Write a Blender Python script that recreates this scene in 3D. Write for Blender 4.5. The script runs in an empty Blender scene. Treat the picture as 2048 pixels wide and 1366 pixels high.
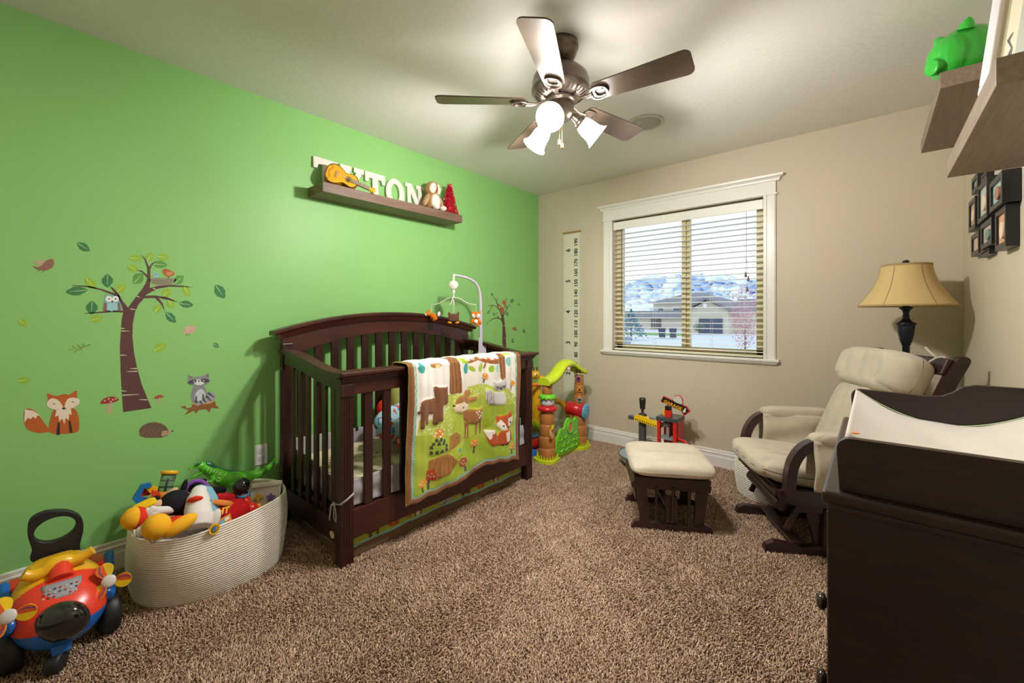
import bpy, bmesh, math, random
import numpy as np
from mathutils import Matrix, Vector, geometry
random.seed(7)
RNG = np.random.default_rng(5)
SC = bpy.context.scene
COL = SC.collection
PI = math.pi
# ---------------------------------------------------------------- camera model
F = 839.5; CX = 1024; HY = 632; YAW = math.radians(40.70)
CAM = (2.666, 0.0, 1.178)
_r = (math.cos(YAW), math.sin(YAW)); _f = (-math.sin(YAW), math.cos(YAW))
RW, RL, RH, RB = 3.06, 3.526, 2.44, -0.6     # room width, window wall y, height, rear wall y


def P(px, py, x=None, y=None, z=None):
    """point of the photograph (2048x1366) brought onto the world plane x=, y= or z="""
    u = (px - CX) / F; v = (HY - py) / F
    R = (u * _r[0] + _f[0], u * _r[1] + _f[1], v)
    if x is not None: t = (x - CAM[0]) / R[0]
    elif y is not None: t = (y - CAM[1]) / R[1]
    else: t = (z - CAM[2]) / R[2]
    return Vector((CAM[0] + t * R[0], CAM[1] + t * R[1], CAM[2] + t * R[2]))


# ---------------------------------------------------------------- colours and materials
def lin(c):
    if isinstance(c, str):
        c = c.lstrip('#'); c = [int(c[i:i + 2], 16) / 255 for i in (0, 2, 4)]
    return tuple(((x / 12.92) if x <= 0.04045 else ((x + 0.055) / 1.055) ** 2.4) for x in c[:3]) + (1.0,)


MATS = {}


def mat(name, col, rough=0.5, metal=0.0, bump=None, var=None, emit=None, coat=0.0, spec=0.5, trans=0.0, sheen=0.0, attr=None, wood=None, sss=0.0):
    """bump=(scale, strength, distance)  var=(scale, amount)  wood=(second colour, stretch vector)"""
    if name in MATS: return MATS[name]
    m = bpy.data.materials.new(name); m.use_nodes = True
    nt = m.node_tree; N = nt.nodes; L = nt.links
    b = N['Principled BSDF']
    b.inputs['Base Color'].default_value = lin(col)
    b.inputs['Roughness'].default_value = rough
    b.inputs['Metallic'].default_value = metal
    b.inputs['Specular IOR Level'].default_value = spec
    b.inputs['Coat Weight'].default_value = coat
    b.inputs['Transmission Weight'].default_value = trans
    b.inputs['Sheen Weight'].default_value = sheen
    if emit: b.inputs['Emission Color'].default_value = lin(emit[0]); b.inputs['Emission Strength'].default_value = emit[1]
    tc = N.new('ShaderNodeTexCoord')
    src = None
    if attr:
        a = N.new('ShaderNodeAttribute'); a.attribute_name = attr; src = a.outputs['Color']
        L.new(src, b.inputs['Base Color'])
    if wood:
        mp = N.new('ShaderNodeMapping'); mp.inputs['Scale'].default_value = wood[1]
        L.new(tc.outputs['Object'], mp.inputs['Vector'])
        n = N.new('ShaderNodeTexNoise'); n.inputs['Scale'].default_value = 3; n.inputs['Detail'].default_value = 6; n.inputs['Roughness'].default_value = 0.65
        L.new(mp.outputs['Vector'], n.inputs['Vector'])
        rr = N.new('ShaderNodeValToRGB'); rr.color_ramp.elements[0].position = 0.3; rr.color_ramp.elements[1].position = 0.72
        rr.color_ramp.elements[0].color = lin(col); rr.color_ramp.elements[1].color = lin(wood[0])
        L.new(n.outputs['Fac'], rr.inputs['Fac']); L.new(rr.outputs['Color'], b.inputs['Base Color'])
    if var:
        n = N.new('ShaderNodeTexNoise'); n.inputs['Scale'].default_value = var[0]; n.inputs['Detail'].default_value = 4
        L.new(tc.outputs['Object'], n.inputs['Vector'])
        mx = N.new('ShaderNodeMix'); mx.data_type = 'RGBA'; mx.blend_type = 'MULTIPLY'
        mx.inputs['Factor'].default_value = 1
        mr = N.new('ShaderNodeMapRange'); mr.inputs['From Min'].default_value = 0.3; mr.inputs['From Max'].default_value = 0.7
        mr.inputs['To Min'].default_value = 1 - var[1]; mr.inputs['To Max'].default_value = 1.0
        L.new(n.outputs['Fac'], mr.inputs['Value'])
        if src: L.new(src, mx.inputs[6])
        else: mx.inputs[6].default_value = lin(col)
        L.new(mr.outputs['Result'], mx.inputs[7]); L.new(mx.outputs[2], b.inputs['Base Color'])
    if bump:
        n = N.new('ShaderNodeTexNoise'); n.inputs['Scale'].default_value = bump[0]; n.inputs['Detail'].default_value = 3
        L.new(tc.outputs['Object'], n.inputs['Vector'])
        bp = N.new('ShaderNodeBump'); bp.inputs['Strength'].default_value = bump[1]; bp.inputs['Distance'].default_value = bump[2]
        L.new(n.outputs['Fac'], bp.inputs['Height']); L.new(bp.outputs['Normal'], b.inputs['Normal'])
    MATS[name] = m
    return m


def plastic(col): return mat('plastic ' + col, col, 0.28, spec=0.5)
def fabric(col, rough=0.9): return mat('fabric ' + col, col, rough, bump=(900, 0.25, 0.0006), spec=0.2)
def vinyl(col): return mat('sticker ' + col, col, 0.6, spec=0.3)


# ---------------------------------------------------------------- mesh collector
WM = {}   # object -> its world matrix


class MB:
    def __init__(s, T=None): s.v = []; s.f = []; s.m = []; s.sm = []; s.T = T or Matrix(); s.col = None

    def add(s, vs, fs, m=0, smooth=False):
        o = len(s.v); T = s.T
        s.v.extend([T @ Vector(p) for p in vs])
        for f in fs: s.f.append([i + o for i in f]); s.m.append(m); s.sm.append(smooth)
        return s

    def box(s, c, d, R=None, m=0):
        hx, hy, hz = d[0] / 2, d[1] / 2, d[2] / 2
        vs = [Vector((x, y, z)) for x in (-hx, hx) for y in (-hy, hy) for z in (-hz, hz)]
        if R is not None: vs = [R @ v for v in vs]
        vs = [v + Vector(c) for v in vs]
        return s.add(vs, [(0, 1, 3, 2), (4, 6, 7, 5), (0, 4, 5, 1), (2, 3, 7, 6), (0, 2, 6, 4), (1, 5, 7, 3)], m)

    def bb(s, a, b, m=0):
        return s.box([(a[i] + b[i]) / 2 for i in range(3)], [abs(b[i] - a[i]) for i in range(3)], None, m)

    def bar(s, p0, p1, w, h, up=(0, 0, 1), m=0):
        """rectangular bar from p0 to p1, w sideways, h along up"""
        p0 = Vector(p0); p1 = Vector(p1); d = (p1 - p0); L = d.length; d.normalize()
        side = d.cross(Vector(up))
        if side.length < 1e-5: side = d.cross(Vector((1, 0, 0)))
        side.normalize(); u = side.cross(d)
        R = Matrix((side, d, u)).transposed()
        return s.box((p0 + p1) / 2, (w, L, h), R, m)

    def tube(s, pts, r, n=10, closed=False, m=0, flat=None, caps=True, up=None):
        pts = [Vector(p) for p in pts]; k = len(pts)
        rs = r if isinstance(r, (list, tuple)) else [r] * k
        vs = []; fs = []; prev = None
        for i, p in enumerate(pts):
            if closed: d = pts[(i + 1) % k] - pts[i - 1]
            else: d = pts[min(i + 1, k - 1)] - pts[max(i - 1, 0)]
            d.normalize()
            if up is not None: u = Vector(up) - d * d.dot(Vector(up))
            elif prev is None: u = d.orthogonal()
            else: u = prev - d * prev.dot(d)
            if u.length < 1e-6: u = d.orthogonal()
            u.normalize(); prev = u; w = d.cross(u)
            fl = 1 if flat is None else flat
            for j in range(n):
                a = 2 * PI * j / n
                vs.append(p + u * (rs[i] * math.cos(a) * fl) + w * (rs[i] * math.sin(a)))
        for i in range(k if closed else k - 1):
            for j in range(n):
                a = i * n + j; b = i * n + (j + 1) % n; c = ((i + 1) % k) * n + (j + 1) % n; d2 = ((i + 1) % k) * n + j
                fs.append((a, b, c, d2))
        s.add(vs, fs, m, True)
        if not closed and caps:
            s.add(vs[:n], [tuple(reversed(range(n)))], m); s.add(vs[-n:], [tuple(range(n))], m)
        return s

    def cyl(s, p0, p1, r0, r1=None, n=20, m=0, caps=True):
        return s.tube([p0, p1], [r0, r0 if r1 is None else r1], n, m=m, caps=caps)

    def lathe(s, prof, c=(0, 0, 0), axis=(0, 0, 1), n=32, m=0, a0=0, a1=2 * PI, smooth=True):
        q = Vector((0, 0, 1)).rotation_difference(Vector(axis)).to_matrix()
        vs = []; fs = []; k = len(prof); full = abs(a1 - a0 - 2 * PI) < 1e-6; nn = n if full else n + 1
        for j in range(nn):
            a = a0 + (a1 - a0) * j / n
            for (r, z) in prof: vs.append(q @ Vector((r * math.cos(a), r * math.sin(a), z)) + Vector(c))
        for j in range(n):
            for i in range(k - 1):
                b = ((j + 1) % nn) * k
                fs.append((j * k + i, b + i, b + i + 1, j * k + i + 1))
        return s.add(vs, fs, m, smooth)

    def ell(s, c, r, R=None, nu=20, nv=12, m=0, e=1.0, fn=None):
        """ellipsoid / superellipsoid (e<1 gives a squarer cushion shape)"""
        def sp(v): return math.copysign(abs(v) ** e, v)
        vs = []; fs = []
        for i in range(nv + 1):
            ph = -PI / 2 + PI * i / nv
            for j in range(nu):
                th = 2 * PI * j / nu
                p = Vector((r[0] * sp(math.cos(ph)) * sp(math.cos(th)), r[1] * sp(math.cos(ph)) * sp(math.sin(th)), r[2] * sp(math.sin(ph))))
                if fn: p = fn(p)
                if R is not None: p = R @ p
                vs.append(p + Vector(c))
        for i in range(nv):
            for j in range(nu):
                fs.append((i * nu + j, i * nu + (j + 1) % nu, (i + 1) * nu + (j + 1) % nu, (i + 1) * nu + j))
        return s.add(vs, fs, m, True)

    def cushion(s, c, r, R=None, n=26, p=3.2, edge=0.35, m=0, fn=None):
        """soft cushion: superellipse outline in xy, pillow thickness in z"""
        vs = []; fs = []; k = 2 * n
        def zt(u, v):
            a = max(0, 1 - abs(u) ** 6) * max(0, 1 - abs(v) ** 6)
            return a ** edge
        for side in (1, -1):
            for i in range(n + 1):
                for j in range(n + 1):
                    u = math.sin(PI / 2 * (-1 + 2 * i / n)); v = math.sin(PI / 2 * (-1 + 2 * j / n))
                    w = (abs(u) ** p + abs(v) ** p) ** (1 / p); mx = max(abs(u), abs(v))
                    q = mx / w if w > 1e-9 else 1
                    pt = Vector((r[0] * u * q, r[1] * v * q, side * r[2] * zt(u, v)))
                    if fn: pt = fn(pt, u, v, side)
                    if R is not None: pt = R @ pt
                    vs.append(pt + Vector(c))
        N1 = (n + 1) ** 2
        for sd in (0, 1):
            for i in range(n):
                for j in range(n):
                    a = sd * N1 + i * (n + 1) + j
                    q = (a, a + n + 1, a + n + 2, a + 1)
                    fs.append(q if sd == 0 else tuple(reversed(q)))
        return s.add(vs, fs, m, True)

    def prism(s, out, t, M=None, m=0, smooth=False):
        """extrude a 2D outline (x,y) by t along z, then transform by M"""
        M = M or Matrix(); n = len(out)
        ar = sum(out[i][0] * out[(i + 1) % n][1] - out[(i + 1) % n][0] * out[i][1] for i in range(n))
        if ar < 0: out = list(reversed(out))
        vs = [M @ Vector((p[0], p[1], 0)) for p in out] + [M @ Vector((p[0], p[1], t)) for p in out]
        fs = [tuple(reversed(range(n))), tuple(range(n, 2 * n))]
        s.add(vs, fs, m)
        s.add(vs, [(i, (i + 1) % n, n + (i + 1) % n, n + i) for i in range(n)], m, smooth)
        return s

    def poly(s, out, M=None, m=0):
        M = M or Matrix()
        return s.add([M @ Vector((p[0], p[1], p[2] if len(p) > 2 else 0)) for p in out], [tuple(range(len(out)))], m)

    def ringplate(s, outer, inner, t, M=None, m=0):
        """plate with a hole; outer and inner have the same number of points"""
        M = M or Matrix(); n = len(outer)
        vs = [M @ Vector((p[0], p[1], z)) for z in (0, t) for L in (outer, inner) for p in L]
        fs = []
        for i in range(n):
            j = (i + 1) % n
            fs += [(i, n + i, n + j, j), (2 * n + i, 2 * n + j, 3 * n + j, 3 * n + i), (i, j, 2 * n + j, 2 * n + i), (n + i, 3 * n + i, 3 * n + j, n + j)]
        return s.add(vs, fs, m)

    def sheet(s, fn, nu, nv, m=0, closeu=False, smooth=True):
        vs = []; fs = []; c = nu if closeu else nu + 1
        for i in range(c):
            for j in range(nv + 1): vs.append(fn(i / nu, j / nv))
        for i in range(nu):
            for j in range(nv):
                a = i * (nv + 1) + j; b = ((i + 1) % c) * (nv + 1) + j
                fs.append((a, b, b + 1, a + 1))
        return s.add(vs, fs, m, smooth)

    def text(s, txt, size, M, m=0, t=0.0, align='CENTER', sx=1.0):
        c = bpy.data.curves.new('t', 'FONT'); c.body = txt; c.size = size; c.align_x = align; c.align_y = 'CENTER'; c.extrude = 0
        c.offset = size * 0.032; c.resolution_u = 3
        o = bpy.data.objects.new('t', c); me = bpy.data.meshes.new_from_object(o)
        vs = [M @ Vector((v.co.x * sx, v.co.y, t)) for v in me.vertices]
        s.add(vs, [tuple(p.vertices) for p in me.polygons], m)
        bpy.data.objects.remove(o); bpy.data.meshes.remove(me); bpy.data.curves.remove(c)
        return s

    def build(s, name, mats, parent=None, bevel=0, solid=0, sub=0, remesh=0, fix=False, org=None, bseg=2):
        if not isinstance(mats, (list, tuple)): mats = [mats]
        W = WM.get(parent) if parent is not None else None
        if W is None:
            if parent is None:
                if org is None:
                    xs = [v.x for v in s.v]; ys = [v.y for v in s.v]; zs = [v.z for v in s.v]
                    org = ((min(xs) + max(xs)) / 2, (min(ys) + max(ys)) / 2, min(zs))
                W = Matrix.Translation(org)
            else: W = Matrix()
        Wi = W.inverted()
        me = bpy.data.meshes.new(name)
        me.from_pydata([tuple(Wi @ v) for v in s.v], [], s.f)
        for mm in mats: me.materials.append(mm)
        me.polygons.foreach_set('material_index', s.m); me.polygons.foreach_set('use_smooth', s.sm)
        if s.col is not None:
            a = me.color_attributes.new('tint', 'FLOAT_COLOR', 'POINT')
            a.data.foreach_set('color', np.asarray(s.col, dtype=np.float32).ravel())
        if fix:
            bm = bmesh.new(); bm.from_mesh(me); bmesh.ops.remove_doubles(bm, verts=bm.verts, dist=1e-5)
            bmesh.ops.recalc_face_normals(bm, faces=bm.faces); bm.to_mesh(me); bm.free()
        me.update()
        o = bpy.data.objects.new(name, me); COL.objects.link(o)
        if parent is not None: o.parent = parent
        else: o.location = org
        WM[o] = W
        if solid: md = o.modifiers.new('s', 'SOLIDIFY'); md.thickness = solid; md.offset = 0
        if remesh:
            md = o.modifiers.new('r', 'REMESH'); md.mode = 'VOXEL'; md.voxel_size = remesh; md.use_smooth_shade = True
            md = o.modifiers.new('k', 'SMOOTH'); md.iterations = 4; md.factor = 0.5
        if bevel:
            md = o.modifiers.new('b', 'BEVEL'); md.width = bevel; md.segments = bseg; md.limit_method = 'ANGLE'; md.angle_limit = math.radians(38)
            md.harden_normals = False
        if sub: md = o.modifiers.new('u', 'SUBSURF'); md.levels = sub; md.render_levels = sub
        return o


def tag(o, label=None, cat=None, group=None, kind=None):
    if label: o['label'] = label
    if cat: o['category'] = cat
    if group: o['group'] = group
    if kind: o['kind'] = kind
    return o


def thing(name, label, cat, loc, rz=0.0, group=None, R=None):
    o = bpy.data.objects.new(name, None); COL.objects.link(o)
    o.empty_display_size = 0.05
    M = Matrix.Translation(loc) @ (R.to_4x4() if R is not None else Matrix.Rotation(rz, 4, 'Z'))
    o.matrix_basis = M; WM[o] = M
    return tag(o, label, cat, group)


def copy_tree(o, M, label=None, group=None, parent=None):
    c = o.copy(); COL.objects.link(c); c.parent = parent
    if parent is None: c.matrix_basis = M; WM[c] = M.copy()
    if label: c['label'] = label
    if group: c['group'] = group
    for ch in list(o.children): copy_tree(ch, None, parent=c)
    return c


def struct(mb, name, m, **k): return tag(mb.build(name, m, **k), kind='structure')


def spline(pts, n=8, closed=True):
    """Catmull-Rom through 2D or 3D points"""
    out = []; k = len(pts)
    rng = range(k) if closed else range(k - 1)
    for i in rng:
        g = lambda j: Vector(pts[j % k]) if closed else Vector(pts[max(0, min(k - 1, j))])
        p0, p1, p2, p3 = g(i - 1), g(i), g(i + 1), g(i + 2)
        for j in range(n):
            t = j / n
            out.append(0.5 * ((2 * p1) + (p2 - p0) * t + (2 * p0 - 5 * p1 + 4 * p2 - p3) * t * t + (3 * p1 - p0 - 3 * p2 + p3) * t ** 3))
    if not closed: out.append(Vector(pts[-1]))
    return out


def circ(cx, cy, r, n=16, ry=None, a=0):
    ry = r if ry is None else ry
    return [(cx + r * math.cos(t) * math.cos(a) - ry * math.sin(t) * math.sin(a), cy + r * math.cos(t) * math.sin(a) + ry * math.sin(t) * math.cos(a)) for t in [2 * PI * i / n for i in range(n)]]


def rot(a, ax='Z'): return Matrix.Rotation(a, 3, ax)
def frame(o, X, Y, Z): return Matrix.Translation(o) @ Matrix((Vector(X), Vector(Y), Vector(Z))).transposed().to_4x4()


# ---------------------------------------------------------------- camera, render look
cam = bpy.data.cameras.new('camera'); co = bpy.data.objects.new('camera', cam); COL.objects.link(co)
cam.sensor_fit = 'HORIZONTAL'; cam.sensor_width = 36; cam.lens = 36 * F / 2048
cam.shift_y = -(683 - HY) / 2048; cam.clip_start = 0.02; cam.clip_end = 3000
co.location = CAM; co.rotation_euler = (PI / 2, 0, YAW)
SC.camera = co
SC.view_settings.view_transform = 'Standard'; SC.view_settings.look = 'None'; SC.view_settings.gamma = 1
SC.view_settings.exposure = 1.48; SC.view_settings.use_curve_mapping = False
cy = SC.cycles
cy.use_denoising = True; cy.max_bounces = 8; cy.diffuse_bounces = 5; cy.glossy_bounces = 3; cy.transmission_bounces = 4; cy.transparent_max_bounces = 12
cy.sample_clamp_indirect = 8; cy.caustics_reflective = False; cy.caustics_refractive = False
try: cy.denoiser = 'OPENIMAGEDENOISE'
except Exception: pass

# ---------------------------------------------------------------- shared materials
GREEN = mat('green wall paint', '#8cc474', 0.46, bump=(260, 0.12, 0.002), spec=0.36)
BEIGE = mat('beige wall paint', '#c8bba6', 0.5, bump=(260, 0.12, 0.002), spec=0.4)
CEIL = mat('ceiling paint', '#dfdbd5', 0.42, bump=(45, 0.35, 0.004), spec=0.45)
TRIM = mat('white trim paint', '#e6e1dc', 0.35)
ESP = mat('espresso stained wood', '#1d110f', 0.33, wood=('#33201b', (4, 4, 40)), spec=0.5)
CRIB = mat('cherry brown stained wood', '#210e0c', 0.32, wood=('#3b1b15', (6, 6, 1.2)), spec=0.5)
CRIBH = mat('cherry brown stained wood, along', '#2d130f', 0.32, wood=('#502419', (6, 1.2, 6)), spec=0.5)
WALNUT = mat('walnut shelf veneer', '#5e4738', 0.5, wood=('#86695a', (14, 1.5, 14)))
GREYWOOD = mat('grey brown shelf veneer', '#76645a', 0.5, wood=('#94826f', (30, 1.5, 30)))
CREAM = mat('cream suede cushion', '#cbbfab', 0.95, bump=(500, 0.2, 0.001), spec=0.15, sheen=0.2, var=(8, 0.15))
BLACKPL = plastic('#101012')

# ---------------------------------------------------------------- room shell
floor = MB().bb((-0.1, RB - .1, -0.06), (RW + .1, RL + .1, 0)); struct(floor, 'floor', mat('carpet backing', '#6a5040', 0.95))
struct(MB().bb((-0.12, RB, 0), (0, RL + .12, RH)), 'wall_left', GREEN)
struct(MB().bb((RW, RB, 0), (RW + .12, RL + .12, RH)), 'wall_right', BEIGE)
struct(MB().bb((-0.12, RB - .12, 0), (RW + .12, RB, RH)), 'wall_front', BEIGE)
struct(MB().bb((-0.12, RB - .12, RH), (RW + .12, RL + .12, RH + .1)), 'ceiling', CEIL)
# window wall with its opening
WX0, WX1, WZ0, WZ1 = 0.851, 2.059, 0.866, 2.050
w = MB(); T = 0.14
w.bb((0, RL, 0), (WX0, RL + T, RH)); w.bb((WX1, RL, 0), (RW, RL + T, RH))
w.bb((WX0, RL, 0), (WX1, RL + T, WZ0)); w.bb((WX0, RL, WZ1), (WX1, RL + T, RH))
struct(w, 'wall_back', BEIGE)


def skirting(name, p0, p1, nrm):
    prof = [(0, 0), (.016, 0), (.016, .083), (.013, .089), (.013, .106), (.0155, .109), (.0155, .113), (.009, .118), (.009, .133), (.004, .137), (0, .137)]
    p0 = Vector(p0); p1 = Vector(p1); nrm = Vector(nrm); mb = MB(); n = len(prof)
    vs = [p + nrm * a + Vector((0, 0, b)) for p in (p0, p1) for (a, b) in prof]
    mb.add(vs, [(i, (i + 1) % n, n + (i + 1) % n, n + i) for i in range(n)] + [tuple(range(n)), tuple(range(n, 2 * n))])
    return struct(mb, name, TRIM, fix=True)


skirting('baseboard_left', (0, RB, 0), (0, RL, 0), (1, 0, 0))
skirting('baseboard_back', (0, RL, 0), (RW, RL, 0), (0, -1, 0))
skirting('baseboard_right', (RW, RB, 0), (RW, RL, 0), (-1, 0, 0))

# carpet pile: separate twisted yarn tufts, nobody could count them
def carpet():
    sp = 0.0061
    nx = int(3.03 / sp); ny = int((RL + 0.25) / sp)
    gx, gy = np.meshgrid(np.arange(nx) * sp + 0.018, np.arange(ny) * sp - 0.25)
    x = gx.ravel() + RNG.normal(0, sp * .35, nx * ny); y = gy.ravel() + RNG.normal(0, sp * .35, nx * ny)
    keep = (x > .017) & (x < 3.042) & (y < RL - .018)
    x = x[keep]; y = y[keep]; n = len(x)
    swirl = np.sin(x * 5.1 + 2 * np.sin(y * 3.3)) + np.cos(y * 4.3 + 1.7 * np.sin(x * 4.1)) + .6 * np.sin(x * 23 + y * 9) * np.sin(y * 19 - x * 7)
    ang = swirl * 1.3 + RNG.normal(0, 1.3, n)
    lean = np.abs(RNG.normal(.006, .0032, n)); h = RNG.uniform(.008, .016, n); r = RNG.uniform(.0018, .0029, n)
    V = np.zeros((n, 7, 3), np.float32)
    a0 = RNG.uniform(0, 2 * PI, n)
    for k in range(3):
        a = a0 + k * 2 * PI / 3
        V[:, k] = np.stack([x + r * .8 * np.cos(a), y + r * .8 * np.sin(a), np.full(n, .0005)], 1)
        a = a + .9
        V[:, 3 + k] = np.stack([x + r * 1.15 * np.cos(a) + lean * .55 * np.cos(ang), y + r * 1.15 * np.sin(a) + lean * .55 * np.sin(ang), h * .7], 1)
    V[:, 6] = np.stack([x + lean * np.cos(ang) * 1.5, y + lean * np.sin(ang) * 1.5, h], 1)
    tri = []
    for k in range(3):
        j = (k + 1) % 3
        tri += [(k, j, 3 + j), (k, 3 + j, 3 + k), (3 + k, 3 + j, 6)]
    Fc = (np.arange(n)[:, None, None] * 7 + np.array(tri)[None]).reshape(-1, 3)
    me = bpy.data.meshes.new('carpet_pile'); nf = len(Fc)
    me.vertices.add(n * 7); me.vertices.foreach_set('co', V.ravel())
    me.loops.add(nf * 3); me.loops.foreach_set('vertex_index', Fc.ravel().astype(np.int32))
    me.polygons.add(nf); me.polygons.foreach_set('loop_start', (np.arange(nf) * 3).astype(np.int32))
    me.update(calc_edges=True)
    a = me.attributes.new('shade', 'FLOAT', 'POINT')
    t = np.clip(RNG.normal(.5, .27, n), 0, 1); a.data.foreach_set('value', np.repeat(t, 7).astype(np.float32))
    m = bpy.data.materials.new('brown frieze carpet yarn'); m.use_nodes = True; N = m.node_tree.nodes; L = m.node_tree.links
    b = N['Principled BSDF']; b.inputs['Roughness'].default_value = .95; b.inputs['Specular IOR Level'].default_value = .05
    at = N.new('ShaderNodeAttribute'); at.attribute_name = 'shade'
    cr = N.new('ShaderNodeValToRGB'); e = cr.color_ramp.elements
    e[0].color = lin('#94725c'); e[0].position = 0; e[1].color = lin('#ecd0b6'); e[1].position = 1
    q = e.new(.45); q.color = lin('#c5a58c')
    L.new(at.outputs['Fac'], cr.inputs['Fac']); L.new(cr.outputs['Color'], b.inputs['Base Color'])
    me.materials.append(m)
    o = bpy.data.objects.new('carpet_pile', me); COL.objects.link(o)
    tag(o, 'brown speckled frieze carpet pile covering the whole floor', 'carpet', kind='stuff')


carpet()

# ---------------------------------------------------------------- window casing, sash, glass
yw = RL
mb = MB()                                                     # side casings with beads
for (a, b) in ((0.765, 0.851), (2.059, 2.138)):
    mb.bb((a, yw - .014, .862), (b, yw, 2.055)); mb.bb((a + .006, yw - .02, .862), (a + .022, yw - .014, 2.055)); mb.bb((b - .022, yw - .02, .862), (b - .006, yw - .014, 2.055))
struct(mb, 'trim_1', TRIM, bevel=.002)
mb = MB()                                                     # head board and crown
mb.bb((.752, yw - .024, 2.052), (2.15, yw, 2.062)); mb.bb((.765, yw - .018, 2.062), (2.138, yw, 2.148))
prof = [(0, 2.146), (.018, 2.146), (.024, 2.152), (.026, 2.162), (.034, 2.172), (.046, 2.178), (.048, 2.192), (0, 2.192)]
vs = [(.765 - p[0], yw - p[0], p[1]) for p in prof] + [(2.138 + p[0], yw - p[0], p[1]) for p in prof]
n = len(prof); mb.add(vs, [(i, (i + 1) % n, n + (i + 1) % n, n + i) for i in range(n)])
vs2 = [(.765 - p[0], yw, p[1]) for p in prof]; mb.add([vs[i] for i in range(n)] + vs2, [(i, (i + 1) % n, n + (i + 1) % n, n + i) for i in range(n)])
vs3 = [(2.138 + p[0], yw, p[1]) for p in prof]; mb.add([vs[n + i] for i in range(n)] + vs3, [(i, (i + 1) % n, n + (i + 1) % n, n + i) for i in range(n)])
struct(mb, 'trim_2', TRIM, fix=True)
mb = MB()                                                     # sill and apron bead
mb.bb((.742, yw - .036, .846), (2.16, yw + .09, .866)); mb.bb((.752, yw - .026, .834), (2.15, yw, .846)); mb.bb((.76, yw - .015, .824), (2.143, yw, .834))
struct(mb, 'trim_3', TRIM, bevel=.004)
ALM = mat('almond vinyl window frame', '#cdbf94', .4)
fr = MB(); y0, y1 = yw + .085, yw + .13
fr.bb((WX0, y0, WZ0), (WX0 + .062, y1, WZ1)); fr.bb((WX1 - .062, y0, WZ0), (WX1, y1, WZ1))
fr.bb((WX0, y0, WZ0), (WX1, y1, WZ0 + .055)); fr.bb((WX0, y0, WZ1 - .055), (WX1, y1, WZ1))
fr.bb((1.447, y0 - .012, WZ0 + .05), (1.482, y1, WZ1 - .05)); fr.bb((1.484, y0, WZ0 + .05), (1.512, y1, WZ1 - .05))
fro = struct(fr, 'window_1', ALM, bevel=.003)
GL = bpy.data.materials.new('clear window glass'); GL.use_nodes = True
N = GL.node_tree.nodes; L = GL.node_tree.links; N.clear()
ou = N.new('ShaderNodeOutputMaterial'); mx = N.new('ShaderNodeMixShader'); tr = N.new('ShaderNodeBsdfTransparent'); gl = N.new('ShaderNodeBsdfGlossy'); fn = N.new('ShaderNodeFresnel')
gl.inputs['Roughness'].default_value = .02; tr.inputs['Color'].default_value = (.93, .96, .95, 1); fn.inputs['IOR'].default_value = 1.3
L.new(fn.outputs[0], mx.inputs[0]); L.new(tr.outputs[0], mx.inputs[1]); L.new(gl.outputs[0], mx.inputs[2]); L.new(mx.outputs[0], ou.inputs[0])
g = MB(); g.add([(WX0 + .06, yw + .108, WZ0 + .05), (1.45, yw + .108, WZ0 + .05), (1.45, yw + .108, WZ1 - .05), (WX0 + .06, yw + .108, WZ1 - .05)], [(0, 1, 2, 3)])
g.add([(1.51, yw + .112, WZ0 + .05), (WX1 - .06, yw + .112, WZ0 + .05), (WX1 - .06, yw + .112, WZ1 - .05), (1.51, yw + .112, WZ1 - .05)], [(0, 1, 2, 3)])
g.build('glass_pane', GL, fro)

# ---------------------------------------------------------------- blinds
BL = mat('white faux wood blind', '#efece4', .35)
bd = thing('window_blind', 'white horizontal slat blind with open slats in the window', 'blind', (1.455, yw + .04, .866))
MB().bb((WX0 + .004, yw + .008, 1.965), (WX1 - .004, yw + .022, 2.036)).build('valance', BL, bd, bevel=.003)
MB().bb((WX0 + .01, yw + .022, 1.985), (WX1 - .01, yw + .075, 2.03)).build('headrail', BL, bd)
sl = MB(); zs = [.905 + .0425 * i for i in range(25)]
for z in zs:
    t = .05
    for a, b, c, d in ((-.025, -.0008, -.0125, .0013), (-.0125, .0013, 0, .002), (0, .002, .0125, .0013), (.0125, .0013, .025, -.0008)):
        sl.add([(WX0 + .008, yw + .048 + a, z + b - a * t), (WX1 - .008, yw + .048 + a, z + b - a * t), (WX1 - .008, yw + .048 + c, z + d - c * t), (WX0 + .008, yw + .048 + c, z + d - c * t),
                (WX0 + .008, yw + .048 + a, z + b - a * t + .003), (WX1 - .008, yw + .048 + a, z + b - a * t + .003), (WX1 - .008, yw + .048 + c, z + d - c * t + .003), (WX0 + .008, yw + .048 + c, z + d - c * t + .003)],
               [(0, 3, 2, 1), (4, 5, 6, 7), (0, 1, 5, 4), (3, 7, 6, 2), (0, 4, 7, 3), (1, 2, 6, 5)])
sl.build('slats', BL, bd)
MB().bb((WX0 + .008, yw + .025, .868), (WX1 - .008, yw + .071, .886)).build('bottom_rail', mat('cream blind rail', '#e4dcbf', .4), bd, bevel=.003)
cd = MB()
for x in (.99, 1.225, 1.69, 1.93):
    for yy in (yw + .02, yw + .075): cd.cyl((x, yy, .88), (x, yy, 1.99), .0011, n=5)
cd.build('ladder_cords', mat('white cord', '#dedad0', .8), bd)
MB().cyl((.935, yw + .012, 1.20), (.935, yw + .012, 1.965), .0035, n=8).build('tilt_wand', mat('dark wand', '#3b4440', .3), bd)
lc = MB(); lc.cyl((1.945, yw + .013, 1.60), (1.945, yw + .013, 1.97), .0014, n=6)
for dx, z in ((-.01, 1.47), (.008, 1.44), (0.0, 1.36)): lc.cyl((1.95 + dx, yw + .012, z + .03), (1.945, yw + .013, 1.62), .0010, n=5)
lc.build('lift_cord', mat('grey cord', '#8d8a83', .8), bd)
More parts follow.
